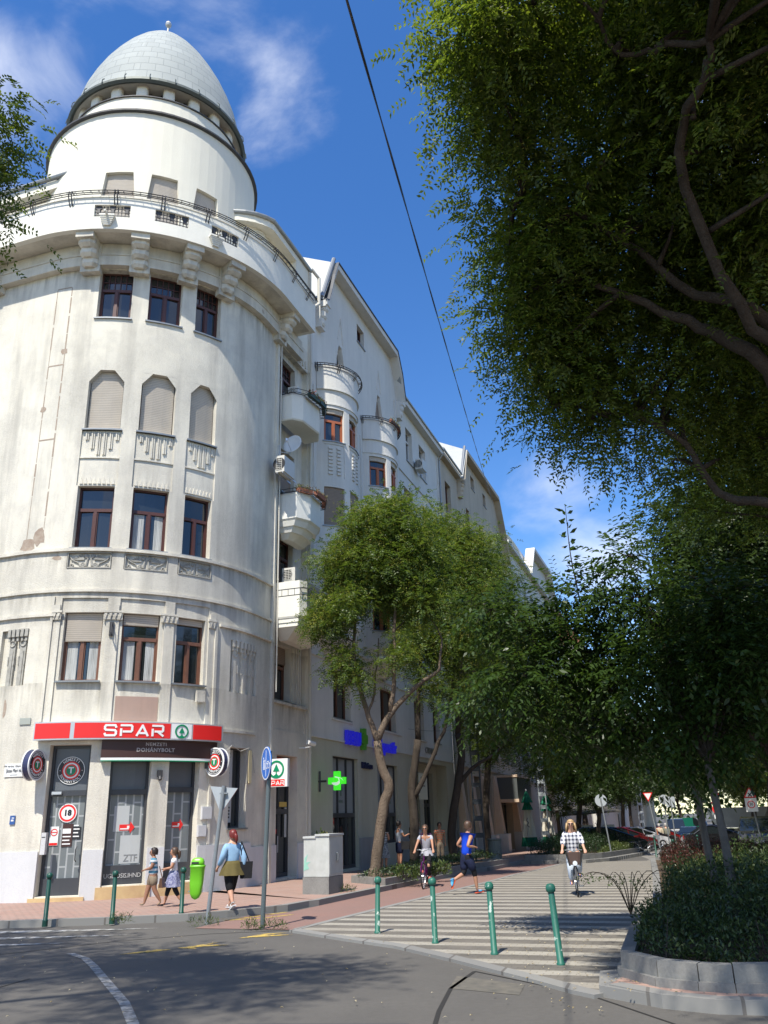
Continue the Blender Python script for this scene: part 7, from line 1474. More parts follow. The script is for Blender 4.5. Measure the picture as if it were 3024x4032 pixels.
def figure(label, loc, heading, H, J, wear, skinm=None, hairm=None, hair='short', bulk=1.0, glasses=None, lean=0, group=None, hk=1.0):
 """J: joints for a 1.0 m tall figure (x right, y forward, z up)."""
 root = empty('person', loc, R(-heading), label, 'person', group); sm = skinm or M_skin; S = lambda p: (p[0] * H, p[1] * H, p[2] * H); b = bulk
 hp, wa, ch, nk, hd = J['hip'], J['waist'], J['chest'], J['neck'], J['head']
 jt = {'hip': (S(hp), .075 * H * b, .06 * H * b), 'waist': (S(wa), .068 * H * b, .055 * H * b), 'chest': (S(ch), .085 * H * b, .06 * H * b), 'neck': (S(nk), .032 * H), 'jaw': (S((hd[0], hd[1] + .012, hd[2] - .032 * hk)), .041 * H * hk, .046 * H * hk), 'head': (S((hd[0], hd[1], hd[2] + .012 * hk)), .047 * H * hk, .056 * H * hk), 'crown': (S((hd[0], hd[1] - .004, hd[2] + .04 * hk)), .036 * H * hk, .042 * H * hk)}
 bn = [('hip', 'waist'), ('waist', 'chest'), ('chest', 'neck'), ('neck', 'jaw'), ('jaw', 'head'), ('head', 'crown')]
 for s in ('L', 'R'):
  jt['sh' + s] = (S(J['sh' + s]), .034 * H * b); jt['el' + s] = (S(J['el' + s]), .024 * H * b); jt['wr' + s] = (S(J['wr' + s]), .016 * H)
  w_, e_ = Vector(J['wr' + s]), Vector(J['el' + s]); d = (w_ - e_).normalized(); pc = w_ + d * .028; jt['pa' + s] = (S(pc), .021 * H, .012 * H)
  bn += [('chest', 'sh' + s), ('sh' + s, 'el' + s), ('el' + s, 'wr' + s), ('wr' + s, 'pa' + s)]
  side = d.cross(Vector((0, 0, 1))); side = side.normalized() if side.length > .1 else Vector((0, 1, 0)); curl = J.get('curl', Vector((0, 0, -1)))
  for k in range(4):
   o_ = side * (.0165 * (1.5 - k) / 1.5); l_ = (.030, .034, .032, .025)[k]; a = pc + d * .012 + o_; m_ = a + d * l_ * .55 + Vector(curl) * .006; e2 = m_ + (d * .5 + Vector(curl) * .8).normalized() * l_ * .5
   jt['f%d%s' % (k, s)] = (S(m_), .0068 * H); jt['g%d%s' % (k, s)] = (S(e2), .0058 * H); bn += [('pa' + s, 'f%d%s' % (k, s)), ('f%d%s' % (k, s), 'g%d%s' % (k, s))]
  sd = 1 if s == 'R' else -1; th = pc - side * .018 * 1.0; jt['t' + s] = (S(th + d * .008), .0075 * H); jt['u' + s] = (S(th + d * .028 - side * .004), .006 * H); bn += [('pa' + s, 't' + s), ('t' + s, 'u' + s)]
  jt['th' + s] = (S(J['th' + s]), .053 * H * b); jt['kn' + s] = (S(J['kn' + s]), .033 * H * b); jt['cf' + s] = (S(tuple((Vector(J['kn' + s]) * .68 + Vector(J['an' + s]) * .32))), .032 * H * b); jt['an' + s] = (S(J['an' + s]), .020 * H); jt['to' + s] = (S(J['to' + s]), .017 * H)
  bn += [('hip', 'th' + s), ('th' + s, 'kn' + s), ('kn' + s, 'cf' + s), ('cf' + s, 'an' + s), ('an' + s, 'to' + s)]
 body = skin('body', jt, bn, root, sm)
 hd3 = Vector(S(hd)); H0 = H; H = H * hk
 mb = MB(); mb.lathe([(.001, .035 * H), (.006 * H, .028 * H), (.011 * H, .004 * H), (.001, 0)], 6, (hd3.x, hd3.y + .052 * H, hd3.z - .022 * H)); mb.build('nose', sm, body, smooth=True)
 for sx in (-1, 1):
  mb = MB(); mb.lathe([(.001, -.008 * H), (.009 * H, 0), (.001, .008 * H)], 6, (hd3.x + sx * .02 * H, hd3.y + .046 * H, hd3.z + .008 * H)); mb.build('eye', M_blk, body)
  mb = MB(); mb.lathe([(.001, -.016 * H), (.008 * H, 0), (.001, .018 * H)], 6, (hd3.x + sx * .048 * H, hd3.y - .004 * H, hd3.z)); mb.build('ear', sm, body)
 mb = MB(); mb.box((hd3.x, hd3.y + .05 * H, hd3.z - .034 * H), (.024 * H, .01 * H, .006 * H)); mb.build('mouth', mat('lips', (.35, .12, .1), .6), body)
 if hairm:
  c_ = hd3; Rg = []; hf = .052
  for z, k in ((-.02, .97), (.0, 1.03), (.025, 1.03), (.05, .85), (.066, .5), (.07, .08)): Rg.append([(c_.x + (.055 * k) * H * math.cos(q), c_.y + (-.010 + (.056 * k) * math.sin(q) * (.72 if math.sin(q) > 0 and z < .03 else 1.08)) * H, c_.z + (z - (.02 if math.sin(q) < -.2 and z < 0 else 0)) * H) for q in [2 * math.pi * i / 14 for i in range(14)]])
  mb = MB(); loft(mb, Rg, capb=False)
  if hair == 'long':
   for i in range(15):
    q = R(160 + i * 220 / 14); x, y = math.cos(q) * .055, math.sin(q) * .06; mb.tube([(c_.x + x * H, c_.y + y * H - .008 * H, c_.z + .02 * H), (c_.x + x * 1.25 * H, c_.y + y * 1.15 * H - .008 * H, c_.z - .04 * H), (c_.x + x * 1.35 * H, c_.y + y * 1.1 * H - .01 * H, c_.z - .1 * H)], [.014 * H, .017 * H, .008 * H], 5)
  if hair == 'pony': mb.tube([(c_.x, c_.y - .055 * H, c_.z + .02 * H), (c_.x, c_.y - .085 * H, c_.z - .01 * H), (c_.x + .012 * H, c_.y - .085 * H, c_.z - .07 * H), (c_.x + .01 * H, c_.y - .08 * H, c_.z - .11 * H)], [.018 * H, .028 * H, .022 * H, .008 * H], 7)
  if hair == 'bun': mb.lathe([(.001, -.025 * H), (.025 * H, 0), (.001, .025 * H)], 8, (c_.x, c_.y - .07 * H, c_.z + .03 * H))
  mb.build('hair', hairm, root, smooth=True)
 if glasses:
  mb = MB()
  for sx in (-1, 1): mb.box((hd3.x + sx * .021 * H, hd3.y + .057 * H, hd3.z + .008 * H), (.032 * H, .008 * H, .022 * H)); mb.box((hd3.x + sx * .045 * H, hd3.y + .025 * H, hd3.z + .01 * H), (.004 * H, .06 * H, .006 * H))
  mb.build('sunglasses', M_blk, root)
 H = H0
 def jr(k, g_=1.12): v = jt[k]; return (v[0], v[1] * g_, (v[2] if len(v) > 2 else v[1]) * g_)
 for w_ in wear:
  kind, m = w_[0], w_[1]; g_ = w_[2] if len(w_) > 2 else 1.14
  if kind in ('shirt', 'jacket', 'tank', 'tshirt'):
   js = {'chest': jr('chest', g_), 'waist': jr('waist', g_ * 1.02), 'hip': (tuple(Vector(jt['hip'][0]) + Vector((0, 0, -.03 * H))), jt['hip'][1] * g_ * 1.08, jt['hip'][2] * g_ * 1.1), 'col': (tuple(Vector(jt['chest'][0]).lerp(Vector(jt['neck'][0]), .62)), .05 * H, .042 * H)}; bb = [('chest', 'waist'), ('waist', 'hip'), ('chest', 'col')]
   if kind != 'tank':
    for s in ('L', 'R'):
     js['sh' + s] = jr('sh' + s, g_ * 1.12); e = {'tshirt': .5, 'shirt': 1, 'jacket': 1}[kind]; p = Vector(jt['sh' + s][0]).lerp(Vector(jt['el' + s][0]), .55 if kind == 'tshirt' else 1); js['el' + s] = (tuple(p), (.034 if kind == 'tshirt' else .031) * H * b * g_); bb += [('chest', 'sh' + s), ('sh' + s, 'el' + s)]
     if kind != 'tshirt': f_ = .92 if kind == 'jacket' else .45; js['wr' + s] = (tuple(Vector(jt['el' + s][0]).lerp(Vector(jt['wr' + s][0]), f_)), .026 * H * g_); bb.append(('el' + s, 'wr' + s))
   skin(w_[3] if len(w_) > 3 else kind, js, bb, root, m)
  elif kind in ('trousers', 'shorts', 'leggings'):
   js = {'hip': jr('hip', g_ * 1.02), 'wst': (tuple(Vector(jt['hip'][0]).lerp(Vector(jt['waist'][0]), .8)), .07 * H * b * g_, .056 * H * b * g_)}; bb = [('hip', 'wst')]
   for s in ('L', 'R'):
    js['th' + s] = jr('th' + s, g_ * 1.03); bb.append(('hip', 'th' + s))
    if kind == 'shorts': js['kn' + s] = (tuple(Vector(jt['th' + s][0]).lerp(Vector(jt['kn' + s][0]), .85)), .047 * H * b * g_); bb.append(('th' + s, 'kn' + s))
    else:
     js['kn' + s] = jr('kn' + s, g_ * (1.25 if kind == 'trousers' else 1.05)); bb.append(('th' + s, 'kn' + s)); f_ = w_[4] if len(w_) > 4 else .92; js['cf' + s] = (jt['cf' + s][0], jt['cf' + s][1] * g_ * (1.2 if kind == 'trousers' else 1.0)); js['an' + s] = (tuple(Vector(jt['kn' + s][0]).lerp(Vector(jt['an' + s][0]), f_)), (.03 if kind == 'trousers' else .026) * H * g_); bb += [('kn' + s, 'cf' + s)] if f_ < .4 else [('kn' + s, 'cf' + s), ('cf' + s, 'an' + s)]
   skin(w_[3] if len(w_) > 3 else kind, js, bb, root, m)
  elif kind == 'skirt':
   z1 = jt['waist'][0][2] - .01 * H; z0 = w_[3] * H; hx = jt['hip'][0][0]; hy = jt['hip'][0][1]; mb = MB(); n_ = 28; Rg = []
   for t in (0, .25, .6, 1.0):
    Rg.append([(hx + (.075 + .055 * t ** .8) * b * H * math.cos(q) * (1 + .09 * t * math.cos(q * 7)), hy + (.06 + .06 * t) * b * H * math.sin(q) * (1 + .09 * t * math.cos(q * 7)), z1 + (z0 - z1) * t) for q in [2 * math.pi * i / n_ for i in range(n_)]])
   loft(mb, Rg[::-1], capt=True, capb=False); mb.build('skirt', m, root, smooth=True)
  elif kind == 'shoes':
   for s in ('L', 'R'):
    a, t_ = Vector(S(J['an' + s])), Vector(S(J['to' + s])); d = (t_ - a).normalized(); heel = a - d * .012 * H + Vector((0, 0, -.012 * H)); skin('shoe', {'a': (tuple(heel), .027 * H, .024 * H), 'b': (tuple(a.lerp(t_, .55) - Vector((0, 0, .004 * H))), .026 * H, .019 * H), 'c': (tuple(t_), .022 * H, .015 * H), 'd': (tuple(a + Vector((0, 0, .008 * H))), .024 * H, .024 * H)}, [('a', 'b'), ('b', 'c'), ('a', 'd')], root, m)
    if len(w_) > 3: mb = MB(); up = Vector((0, 0, 1)); x_ = d.cross(up).normalized(); n2 = x_.cross(d); q0, q1 = heel - n2 * .02 * H, t_ - n2 * .012 * H; mb.hexa([q0 - x_ * .024 * H - n2 * .01 * H - d * .02 * H, q0 + x_ * .024 * H - n2 * .01 * H - d * .02 * H, q1 + x_ * .022 * H - n2 * .008 * H + d * .02 * H, q1 - x_ * .022 * H - n2 * .008 * H + d * .02 * H], [q0 - x_ * .026 * H - d * .022 * H, q0 + x_ * .026 * H - d * .022 * H, q1 + x_ * .024 * H + d * .022 * H, q1 - x_ * .024 * H + d * .022 * H]); mb.build('sole', w_[3], root)
 return root, S
def stand(**k):
 J = {'hip': (0, 0, .52), 'waist': (0, 0, .61), 'chest': (0, 0, .73), 'neck': (0, .005, .845), 'head': (0, .015, .925), 'shL': (-.105, 0, .785), 'elL': (-.13, -.01, .63), 'wrL': (-.125, .03, .5), 'shR': (.105, 0, .785), 'elR': (.13, -.01, .63), 'wrR': (.125, .03, .5),
  'thL': (-.05, 0, .47), 'knL': (-.053, .01, .275), 'anL': (-.053, -.01, .045), 'toL': (-.06, .075, .02), 'thR': (.05, 0, .47), 'knR': (.053, .01, .275), 'anR': (.053, -.01, .045), 'toR': (.06, .075, .02)}
 J.update(k); return J
def stride(f=.1, arm=.06, **k):   # right leg forward
 J = stand(knR=(.05, f * .75, .285), anR=(.05, f * 1.2, .05), toR=(.055, f * 1.2 + .08, .035), thR=(.05, .02, .47), knL=(-.05, -f * .35, .28), anL=(-.05, -f * 1.5, .075), toL=(-.055, -f * 1.5 + .065, .02), thL=(-.05, -.01, .47), elL=(-.13, arm * .2, .63), wrL=(-.12, arm * 1.6, .51), elR=(.13, -arm, .635), wrR=(.125, -arm * .9, .5))
 J.update(k); return J
def stripes(name, c1, c2, per, lo=.5, axis='Z'):
 if name in _MC: return _MC[name]
 m = mat(name, c1, .85); T = m.node_tree; n = T.nodes; l = T.links; b = n['Principled BSDF']; t = n.new('ShaderNodeTexCoord'); s = n.new('ShaderNodeSeparateXYZ'); l.new(t.outputs['Object'], s.inputs[0])
 def q(ax, p):
  d = n.new('ShaderNodeMath'); d.operation = 'DIVIDE'; d.inputs[1].default_value = p; l.new(s.outputs[ax], d.inputs[0]); f_ = n.new('ShaderNodeMath'); f_.operation = 'FRACT'; l.new(d.outputs[0], f_.inputs[0]); g_ = n.new('ShaderNodeMath'); g_.operation = 'GREATER_THAN'; g_.inputs[1].default_value = lo; l.new(f_.outputs[0], g_.inputs[0]); return g_.outputs[0]
 if axis == 'check': a = n.new('ShaderNodeMath'); a.operation = 'ADD'; l.new(q('Z', per), a.inputs[0]); l.new(q('X', per), a.inputs[1]); h_ = n.new('ShaderNodeMath'); h_.operation = 'MULTIPLY'; h_.inputs[1].default_value = .5; l.new(a.outputs[0], h_.inputs[0]); fac = h_.outputs[0]
 else: fac = q(axis, per)
 mi = n.new('ShaderNodeMix'); mi.data_type = 'RGBA'; l.new(fac, mi.inputs[0]); mi.inputs[6].default_value = (*c1, 1); mi.inputs[7].default_value = (*c2, 1); l.new(mi.outputs[2], b.inputs['Base Color']); return m
def cloth(n_, c): return mat(n_, c, .85, noise=(14, tuple(q * .7 for q in c), .5), spec=.2)
H_dark = mat('dark_brown_hair', (.02, .012, .009), .5); H_red = mat('red_dyed_hair', (.16, .018, .012), .45, noise=(40, (.09, .01, .01), .6)); H_blond = mat('blond_hair', (.42, .28, .14), .5, noise=(40, (.3, .19, .09), .6)); H_brn = mat('brown_hair', (.07, .038, .022), .5); H_grey = mat('grey_hair', (.4, .38, .36), .6)
C_navy = cloth('navy_cloth', (.015, .02, .05)); C_blk = cloth('black_cloth', (.015, .015, .017)); C_wht = cloth('white_cloth', (.72, .72, .74)); C_gry = cloth('grey_cloth', (.36, .36, .40)); C_den = cloth('pale_denim', (.26, .42, .60)); C_olv = cloth('olive_cloth', (.12, .095, .035)); C_kha = cloth('khaki_cloth', (.24, .19, .135)); C_blu = cloth('royal_blue_cloth', (.01, .06, .55)); C_sho = cloth('white_shoe', (.62, .6, .58)); C_sky = cloth('sky_blue_shoe', (.1, .42, .72)); C_org = cloth('orange_sole', (.7, .12, .05)); C_bei = cloth('beige_cloth', (.5, .42, .3))
M_strB = stripes('blue_white_stripes', (.55, .6, .62), (.05, .20, .30), .095); M_strN = stripes('black_white_stripes', (.5, .5, .5), (.02, .02, .025), .06); M_chk = stripes('gingham_check', (.74, .74, .78), (.025, .03, .07), .09, .55, 'check')
M_dot = mat('dotted_navy_cloth', (.05, .055, .17), .85, noise=(32, (.45, .46, .55), 1.0)); M_patt = mat('black_white_pattern', (.025, .025, .03), .85, noise=(16, (.5, .5, .5), 1.0)); M_ostr = stripes('orange_stripes', (.45, .12, .06), (.3, .22, .13), .09)
def bag(pts_box, label, loc, m, size, strap=None, rz=0, name='handbag', cat='bag'):
 root = empty(name, loc, rz, label, cat); mb = MB(); a, b_, c_ = size; mb.hexa([(-a * .42, -b_, -c_), (a * .42, -b_, -c_), (a * .42, b_, -c_), (-a * .42, b_, -c_)], [(-a * .5, -b_ * .5, c_), (a * .5, -b_ * .5, c_), (a * .5, b_ * .5, c_), (-a * .5, b_ * .5, c_)]); mb.build('body', m, root)
 if strap: mb = MB(); mb.tube(strap, .013, 5); mb.build('strap', m, root)
 return root
zs_ = .13
figure('boy in a blue striped tee and khaki shorts walking left, arms folded in front', (-5.62, 21.2, gz(21) + zs_), 258, 1.27, stride(.11, .03, elR=(.12, .03, .65), wrR=(.07, .14, .62), elL=(-.12, .03, .65), wrL=(-.05, .15, .62), head=(0, .018, .915)), [('tshirt', M_strB, 1.2), ('shorts', C_kha, 1.2), ('shoes', C_kha)], M_skinb, H_dark, bulk=1.42, hk=1.2)
figure('girl in a white tee, navy dotted skirt and black leggings walking left beside the boy', (-5.08, 20.95, gz(21) + zs_), 262, 1.27, stride(.12, .04, elL=(-.13, .03, .65), wrL=(-.09, .15, .64), elR=(.13, .04, .65), wrR=(.1, .15, .62), head=(0, .018, .915)), [('tshirt', C_wht, 1.16), ('skirt', M_dot, 1, .33), ('leggings', C_blk, 1.12, 'leggings', .6), ('shoes', C_blk)], M_skint, H_brn, 'pony', bulk=1.25, hk=1.18)
bag(None, 'small dark bag with a bronze flap hanging at the side of the girl', (-5.28, 20.72, gz(21) + zs_ + .52), mat('bronze_leather', (.10, .05, .03), .35), (.17, .05, .1), [(0, 0, .1), (.03, .1, .35)], R(80))
figure('red haired woman in a pale denim jacket, olive tunic and black leggings walking away', (-3.55, 19.9, gz(20) + zs_), 318, 1.63, stride(.085, .09, elL=(-.15, .0, .65), wrL=(-.16, .09, .53)), [('jacket', C_den, 1.14), ('skirt', C_olv, .95, .42), ('leggings', C_blk, 1.25, 'leggings', .35), ('shoes', C_sho, 1, C_wht)], M_skin, H_red, 'pony', bulk=1.28)
bag(None, 'black shoulder bag hanging on the right side of the red haired woman', (-3.25, 19.95, gz(20) + zs_ + .78), C_blk, (.28, .07, .17), [(-.08, 0, .17), (-.14, -.03, .45), (-.12, -.02, .58), (.06, .0, .17)], R(20))
runJ = stand(hip=(0, .0, .53), waist=(0, .02, .62), chest=(0, .045, .74), neck=(0, .06, .85), head=(0, .075, .93), shL=(-.105, .045, .79), elL=(-.16, -.04, .67), wrL=(-.13, .07, .63), shR=(.105, .045, .79), elR=(.15, -.06, .66), wrR=(.12, .06, .65), thL=(-.05, .0, .48), knL=(-.05, -.01, .3), anL=(-.05, -.21, .21), toL=(-.05, -.235, .135), thR=(.05, .02, .48), knR=(.05, .1, .3), anR=(.05, .13, .075), toR=(.055, .21, .07))
figure('runner in a blue sleeveless top, dark shorts and light blue shoes seen from behind', (1.85, 23.3, gz(23) - .02), 62, 1.8, runJ, [('tank', C_blu, 1.2), ('shorts', C_navy, 1.25), ('leggings', C_blk, 1.1, 'knee_tights', .1), ('shoes', C_sky, 1, C_org)], M_skint, H_brn, bulk=1.02)
def bicycle(label, loc, heading, m, wheel=.34, basket=False, base=1.05, lamp=False):
 root = empty('bicycle', loc, R(-heading), label, 'bicycle'); h = base / 2
 def wh(y, nm='wheel'):
  mb = MB(); n_ = 28; mb.tube([(0, y + wheel * math.cos(2 * math.pi * j / n_), wheel + wheel * math.sin(2 * math.pi * j / n_)) for j in range(n_ + 1)], .019, 6, cap=False); w_ = mb.build(nm, M_tyre, root); mb = MB(); mb.tube([(0, y + wheel * .93 * math.cos(2 * math.pi * j / n_), wheel + wheel * .93 * math.sin(2 * math.pi * j / n_)) for j in range(n_ + 1)], .011, 5, cap=False); mb.build('rim', M_alu, w_)
  mb = MB(); 
  for k in range(14): a = 2 * math.pi * k / 14; mb.tube([((-.03 if k % 2 else .03), y, wheel), (0, y + wheel * .93 * math.cos(a), wheel + wheel * .93 * math.sin(a))], .0025, 3)
  mb.tube([(-.05, y, wheel), (.05, y, wheel)], .02, 6); mb.build('spokes', M_alu, w_)
 wh(h); wh(-h); bb = (0, -.05, .3); st = (0, -.2, .78); hdt = (0, h - .22, .86); hb = (0, h - .17, .66); mb = MB()
 mb.tube([bb, st], .017, 6); mb.tube([bb, hb], .022, 6); mb.tube([(0, -.19, .68), (0, h - .21, .8)], .017, 6); mb.tube([hb, hdt], .02, 6); mb.tube([(0, -h, wheel), bb], .012, 5); mb.tube([(0, -h, wheel), (0, -.19, .7)], .012, 5)
 for sx in (-.05, .05): mb.tube([(sx * .3, h - .17, .66), (sx, h - .12, .58), (sx, h, wheel)], .012, 5)
 mb.build('frame', m, root); mb = MB(); mb.tube([hdt, (0, h - .25, .98), (-.12, h - .25, 1.02), (-.3, h - .36, 1.0)], .013, 6); mb.tube([(0, h - .25, .98), (.12, h - .25, 1.02), (.3, h - .36, 1.0)], .013, 6); hb_ = mb.build('handlebar', M_galv, root); mb = MB()
 for sx in (-1, 1): mb.tube([(sx * .2, h - .3, 1.015), (sx * .32, h - .37, 1.0)], .018, 6)
 mb.build('grips', M_tyre, hb_); mb = MB(); loft(mb, [sq(.03, .14, .84, 12), sq(.08, .13, .88, 12), sq(.06, .12, .9, 12)]); sd_ = mb.build('saddle', M_tyre, root); sd_.location = (0, -.22, 0)
 mb = MB(); mb.tube([(-.1, bb[1] + .12, .2), (-.06, bb[1] + .12, .2), (-.06, bb[1], .3), (.06, bb[1], .3), (.06, bb[1] - .12, .4), (.1, bb[1] - .12, .4)], .011, 5); mb.box((-.13, bb[1] + .12, .2), (.09, .07, .02)); mb.box((.13, bb[1] - .12, .4), (.09, .07, .02)); mb.build('cranks', M_alu, root)
 for y in (h, -h): mb = MB(); mb.tube([(0, y + (wheel + .03) * math.cos(R(a)), wheel + (wheel + .03) * math.sin(R(a))) for a in range(20, 161, 14)], .02, 5); mb.build('mudguard', m, root)
 if basket:
  mb = MB()
  loft(mb, [sq(.13, .09, .70, 12), sq(.19, .13, .98, 12)], capt=False); b_ = mb.build('basket', mat('basket_brown', (.09, .055, .045), .7), root); b_.location = (0, h + .02, 0)
  for sx in (-1, 1): mb = MB(); mb.tube([(sx * .19, h + .1, .98), (sx * .12, h + .1, .68)], .022, 5); mb.build('basket_bar', M_tyre, root)
 if lamp: mb = MB(); mb.lathe([(.001, .0), (.05, .02), (.055, .05), (.001, .051)], 12, (0, 0, 0)); o_ = mb.build('headlamp', M_lens, root); o_.location = (0, h + .14, .74); o_.rotation_euler = (R(-90), 0, 0)
 return root
def rideJ(k): return stand(hip=(0, -.12, .56), waist=(0, -.105, .645), chest=(0, -.07, .76), neck=(0, -.045, .865), head=(0, -.03, .94), shL=(-.1, -.07, .81), elL=(-.135, .05, .69), wrL=(-.155, .135, .61), shR=(.1, -.07, .81), elR=(.135, .05, .69), wrR=(.155, .135, .61), thL=(-.05, -.11, .52), knL=(-.06, .09, .43 if k else .36), anL=(-.06, -.0, .27 if k else .17), toL=(-.065, .075, .24 if k else .14), thR=(.05, -.11, .52), knR=(.06, .09, .36 if k else .43), anR=(.06, .03, .17 if k else .27), toR=(.065, .1, .14 if k else .24))
b1p = (.92, 26.2, gz(26)); b2p = (4.42, 22.3, gz(22) + .03)
bicycle('purple bicycle ridden along the red lane by the woman with a backpack', b1p, 192, paint('purple_paint', (.10, .01, .09)), basket=False); bicycle('black bicycle with a brown basket and round lamp, ridden towards the camera', b2p, 190, M_darkmetal, .33, True, 1.1, True)
figure('woman in a grey off shoulder top and black leggings cycling, wearing dark sunglasses', b1p, 192, 1.68, rideJ(0), [('tshirt', C_gry, 1.12), ('leggings', C_blk, 1.12), ('skirt', C_gry, .9, .5), ('shoes', cloth('coral_shoe', (.75, .07, .07)))], M_skint, H_brn, 'bun', glasses=True, bulk=.92)
bag(None, 'purple backpack worn by the woman on the purple bicycle', (.98, 26.45, gz(26) + 1.25), cloth('plum_cloth', (.05, .02, .06)), (.3, .1, .2), [(-.12, -.05, .2), (-.13, -.24, .15), (-.12, -.2, -.1)], R(-12), 'backpack', 'backpack')
figure('blond woman in a checked shirt and pale jeans cycling towards the camera in sunglasses', b2p, 190, 1.7, rideJ(1), [('shirt', M_chk, 1.3), ('trousers', cloth('faded_jeans', (.50, .56, .64)), 1.2), ('shoes', cloth('blue_shoe', (.04, .12, .5)))], M_skin, H_blond, 'long', glasses=True, bulk=1.08)
figure('woman in a striped top and patterned skirt standing behind the kinked tree trunk', (-.38, 34.6, gz(34.6) + zs_), 20, 1.66, stand(elL=(-.12, .04, .65), wrL=(-.04, .1, .66), elR=(.12, .04, .65), wrR=(.04, .1, .66)), [('tank', M_strN, 1.2), ('skirt', M_patt, 1, .26), ('shoes', C_blk)], M_skint, H_brn, 'bun', bulk=1.1)
figure('man in a white tee and dark shorts with a shoulder bag by the shop window', (.22, 35.3, gz(35) + zs_), 60, 1.76, stand(elR=(.14, .05, .66), wrR=(.12, .15, .7)), [('tshirt', cloth('pale_grey_cloth', (.5, .52, .56)), 1.2), ('shorts', C_navy, 1.2), ('shoes', C_blk)], M_skint, H_dark, bulk=1.05)
bag(None, 'black shoulder bag at the hip of the man in the white tee', (.47, 35.15, gz(35) + zs_ + .85), C_blk, (.36, .08, .15), [(-.14, 0, .15), (-.3, 0, .68)], R(-10))
figure('bearded man in a grey tee and black trousers reading his phone', (1.02, 38.0, gz(38) + zs_), 130, 1.78, stand(elR=(.13, .05, .65), wrR=(.06, .15, .68), elL=(-.13, .05, .65), wrL=(-.05, .15, .67)), [('tshirt', C_gry, 1.18), ('trousers', C_blk, 1.1), ('shoes', C_blk)], M_skint, H_dark)
bag(None, 'black backpack on the bearded man reading his phone', (.83, 38.15, gz(38) + zs_ + 1.3), C_blk, (.3, .1, .22), [(.1, -.1, .2), (.12, -.25, .1)], R(40), 'backpack', 'backpack')
figure('man in an orange striped tee and khaki trousers facing the street in the shade', (2.0, 38.7, gz(38.7) + zs_), 170, 1.72, stand(), [('tshirt', M_ostr, 1.2), ('trousers', C_kha, 1.15), ('shoes', C_bei)], M_skinb, H_dark)
figure('elderly person in a cream jacket strolling away arm in arm on the far road', (19.7, 66.5, gz(66.5)), 10, 1.7, stride(.05, .02), [('jacket', C_bei, 1.3), ('trousers', cloth('blue_trousers', (.05, .09, .22)), 1.1), ('shoes', C_blk)], M_skin, H_grey, bulk=1.1)
figure('elderly person in an olive grey jacket strolling away on the far road', (20.3, 66.9, gz(66.5)), 10, 1.72, stride(.05, .02), [('jacket', cloth('grey_olive_cloth', (.2, .2, .16)), 1.3), ('trousers', C_blk, 1.1), ('shoes', C_blk)], M_skin, H_grey, bulk=1.1)
figure('worker in a red cap and white top standing on the skip lorry', (27.6, 68.6, gz(68) + 2.72), 200, 1.7, stand(hip=(0, 0, .3), waist=(0, 0, .4), chest=(0, 0, .55), neck=(0, .01, .66), head=(0, .02, .74), shL=(-.1, 0, .6), elL=(-.13, 0, .45), wrL=(-.1, .08, .35), shR=(.1, 0, .6), elR=(.13, 0, .45), wrR=(.1, .08, .35), thL=(-.05, 0, .25), knL=(-.06, .18, .2), anL=(-.06, .15, .04), toL=(-.06, .22, .02), thR=(.05, 0, .25), knR=(.06, .18, .2), anR=(.06, .15, .04), toR=(.06, .22, .02)), [('tshirt', C_wht, 1.2), ('trousers', C_navy, 1.1)], M_skint, mat('red_cap', (.4, .02, .02), .6))
pc = empty('pushchair', (7.35, 17.6, gz(17) + .13), R(30), 'black pushchair half hidden by the shrubs at the right edge', 'pushchair'); mb = MB(); mb.hexa([(-.22, -.3, .35), (.22, -.3, .35), (.22, .25, .3), (-.22, .25, .3)], [(-.24, -.35, .6), (.24, -.35, .6), (.24, .3, .48), (-.24, .3, .48)]); mb.hexa([(-.24, -.4, .5), (.24, -.4, .5), (.24, -.3, .5), (-.24, -.3, .5)], [(-.24, -.62, 1.0), (.24, -.62, 1.0), (.24, -.5, 1.05), (-.24, -.5, 1.05)]); mb.build('seat', C_blk, pc)
mb = MB()
for i in range(7): a = R(10 + i * 20); b_ = R(30 + i * 20); mb.quad((-.25, -.45 + .36 * math.cos(a), .85 + .36 * math.sin(a)), (.25, -.45 + .36 * math.cos(a), .85 + .36 * math.sin(a)), (.25, -.45 + .36 * math.cos(b_), .85 + .36 * math.sin(b_)), (-.25, -.45 + .36 * math.cos(b_), .85 + .36 * math.sin(b_)))
mb.build('hood', C_blk, pc); mb = MB()
for sx in (-.25, .25): mb.tube([(sx, .45, .14), (sx, -.1, .55), (sx, -.75, 1.08)], .016, 6); mb.tube([(sx, -.5, .14), (sx, .05, .5)], .016, 6)
mb.tube([(-.25, -.75, 1.08), (.25, -.75, 1.08)], .018, 6); mb.build('chassis', M_galv, pc)
for sx in (-.27, .27):
 for y in (.45, -.5): mb = MB(); mb.tube([(sx - .02, y, .13), (sx + .02, y, .13)], .13, 14); mb.build('wheel', M_tyre, pc)
figure('small child sitting in the black pushchair', (7.4, 17.65, gz(17) + .5), 330, .85, stand(hip=(0, -.1, .12), waist=(0, -.14, .22), chest=(0, -.17, .36), neck=(0, -.17, .48), head=(0, -.15, .58), shL=(-.11, -.16, .42), elL=(-.15, -.06, .3), wrL=(-.08, .05, .3), shR=(.11, -.16, .42), elR=(.15, -.06, .3), wrR=(.08, .05, .3), thL=(-.06, -.06, .1), knL=(-.07, .16, .14), anL=(-.07, .24, -.05), toL=(-.07, .32, -.06), thR=(.06, -.06, .1), knR=(.07, .16, .14), anR=(.07, .24, -.05), toR=(.07, .32, -.06)), [('tshirt', C_navy, 1.2), ('trousers', C_blk, 1.2)], M_skin, mat('light_brown_hair', (.3, .16, .09), .6), bulk=1.25)
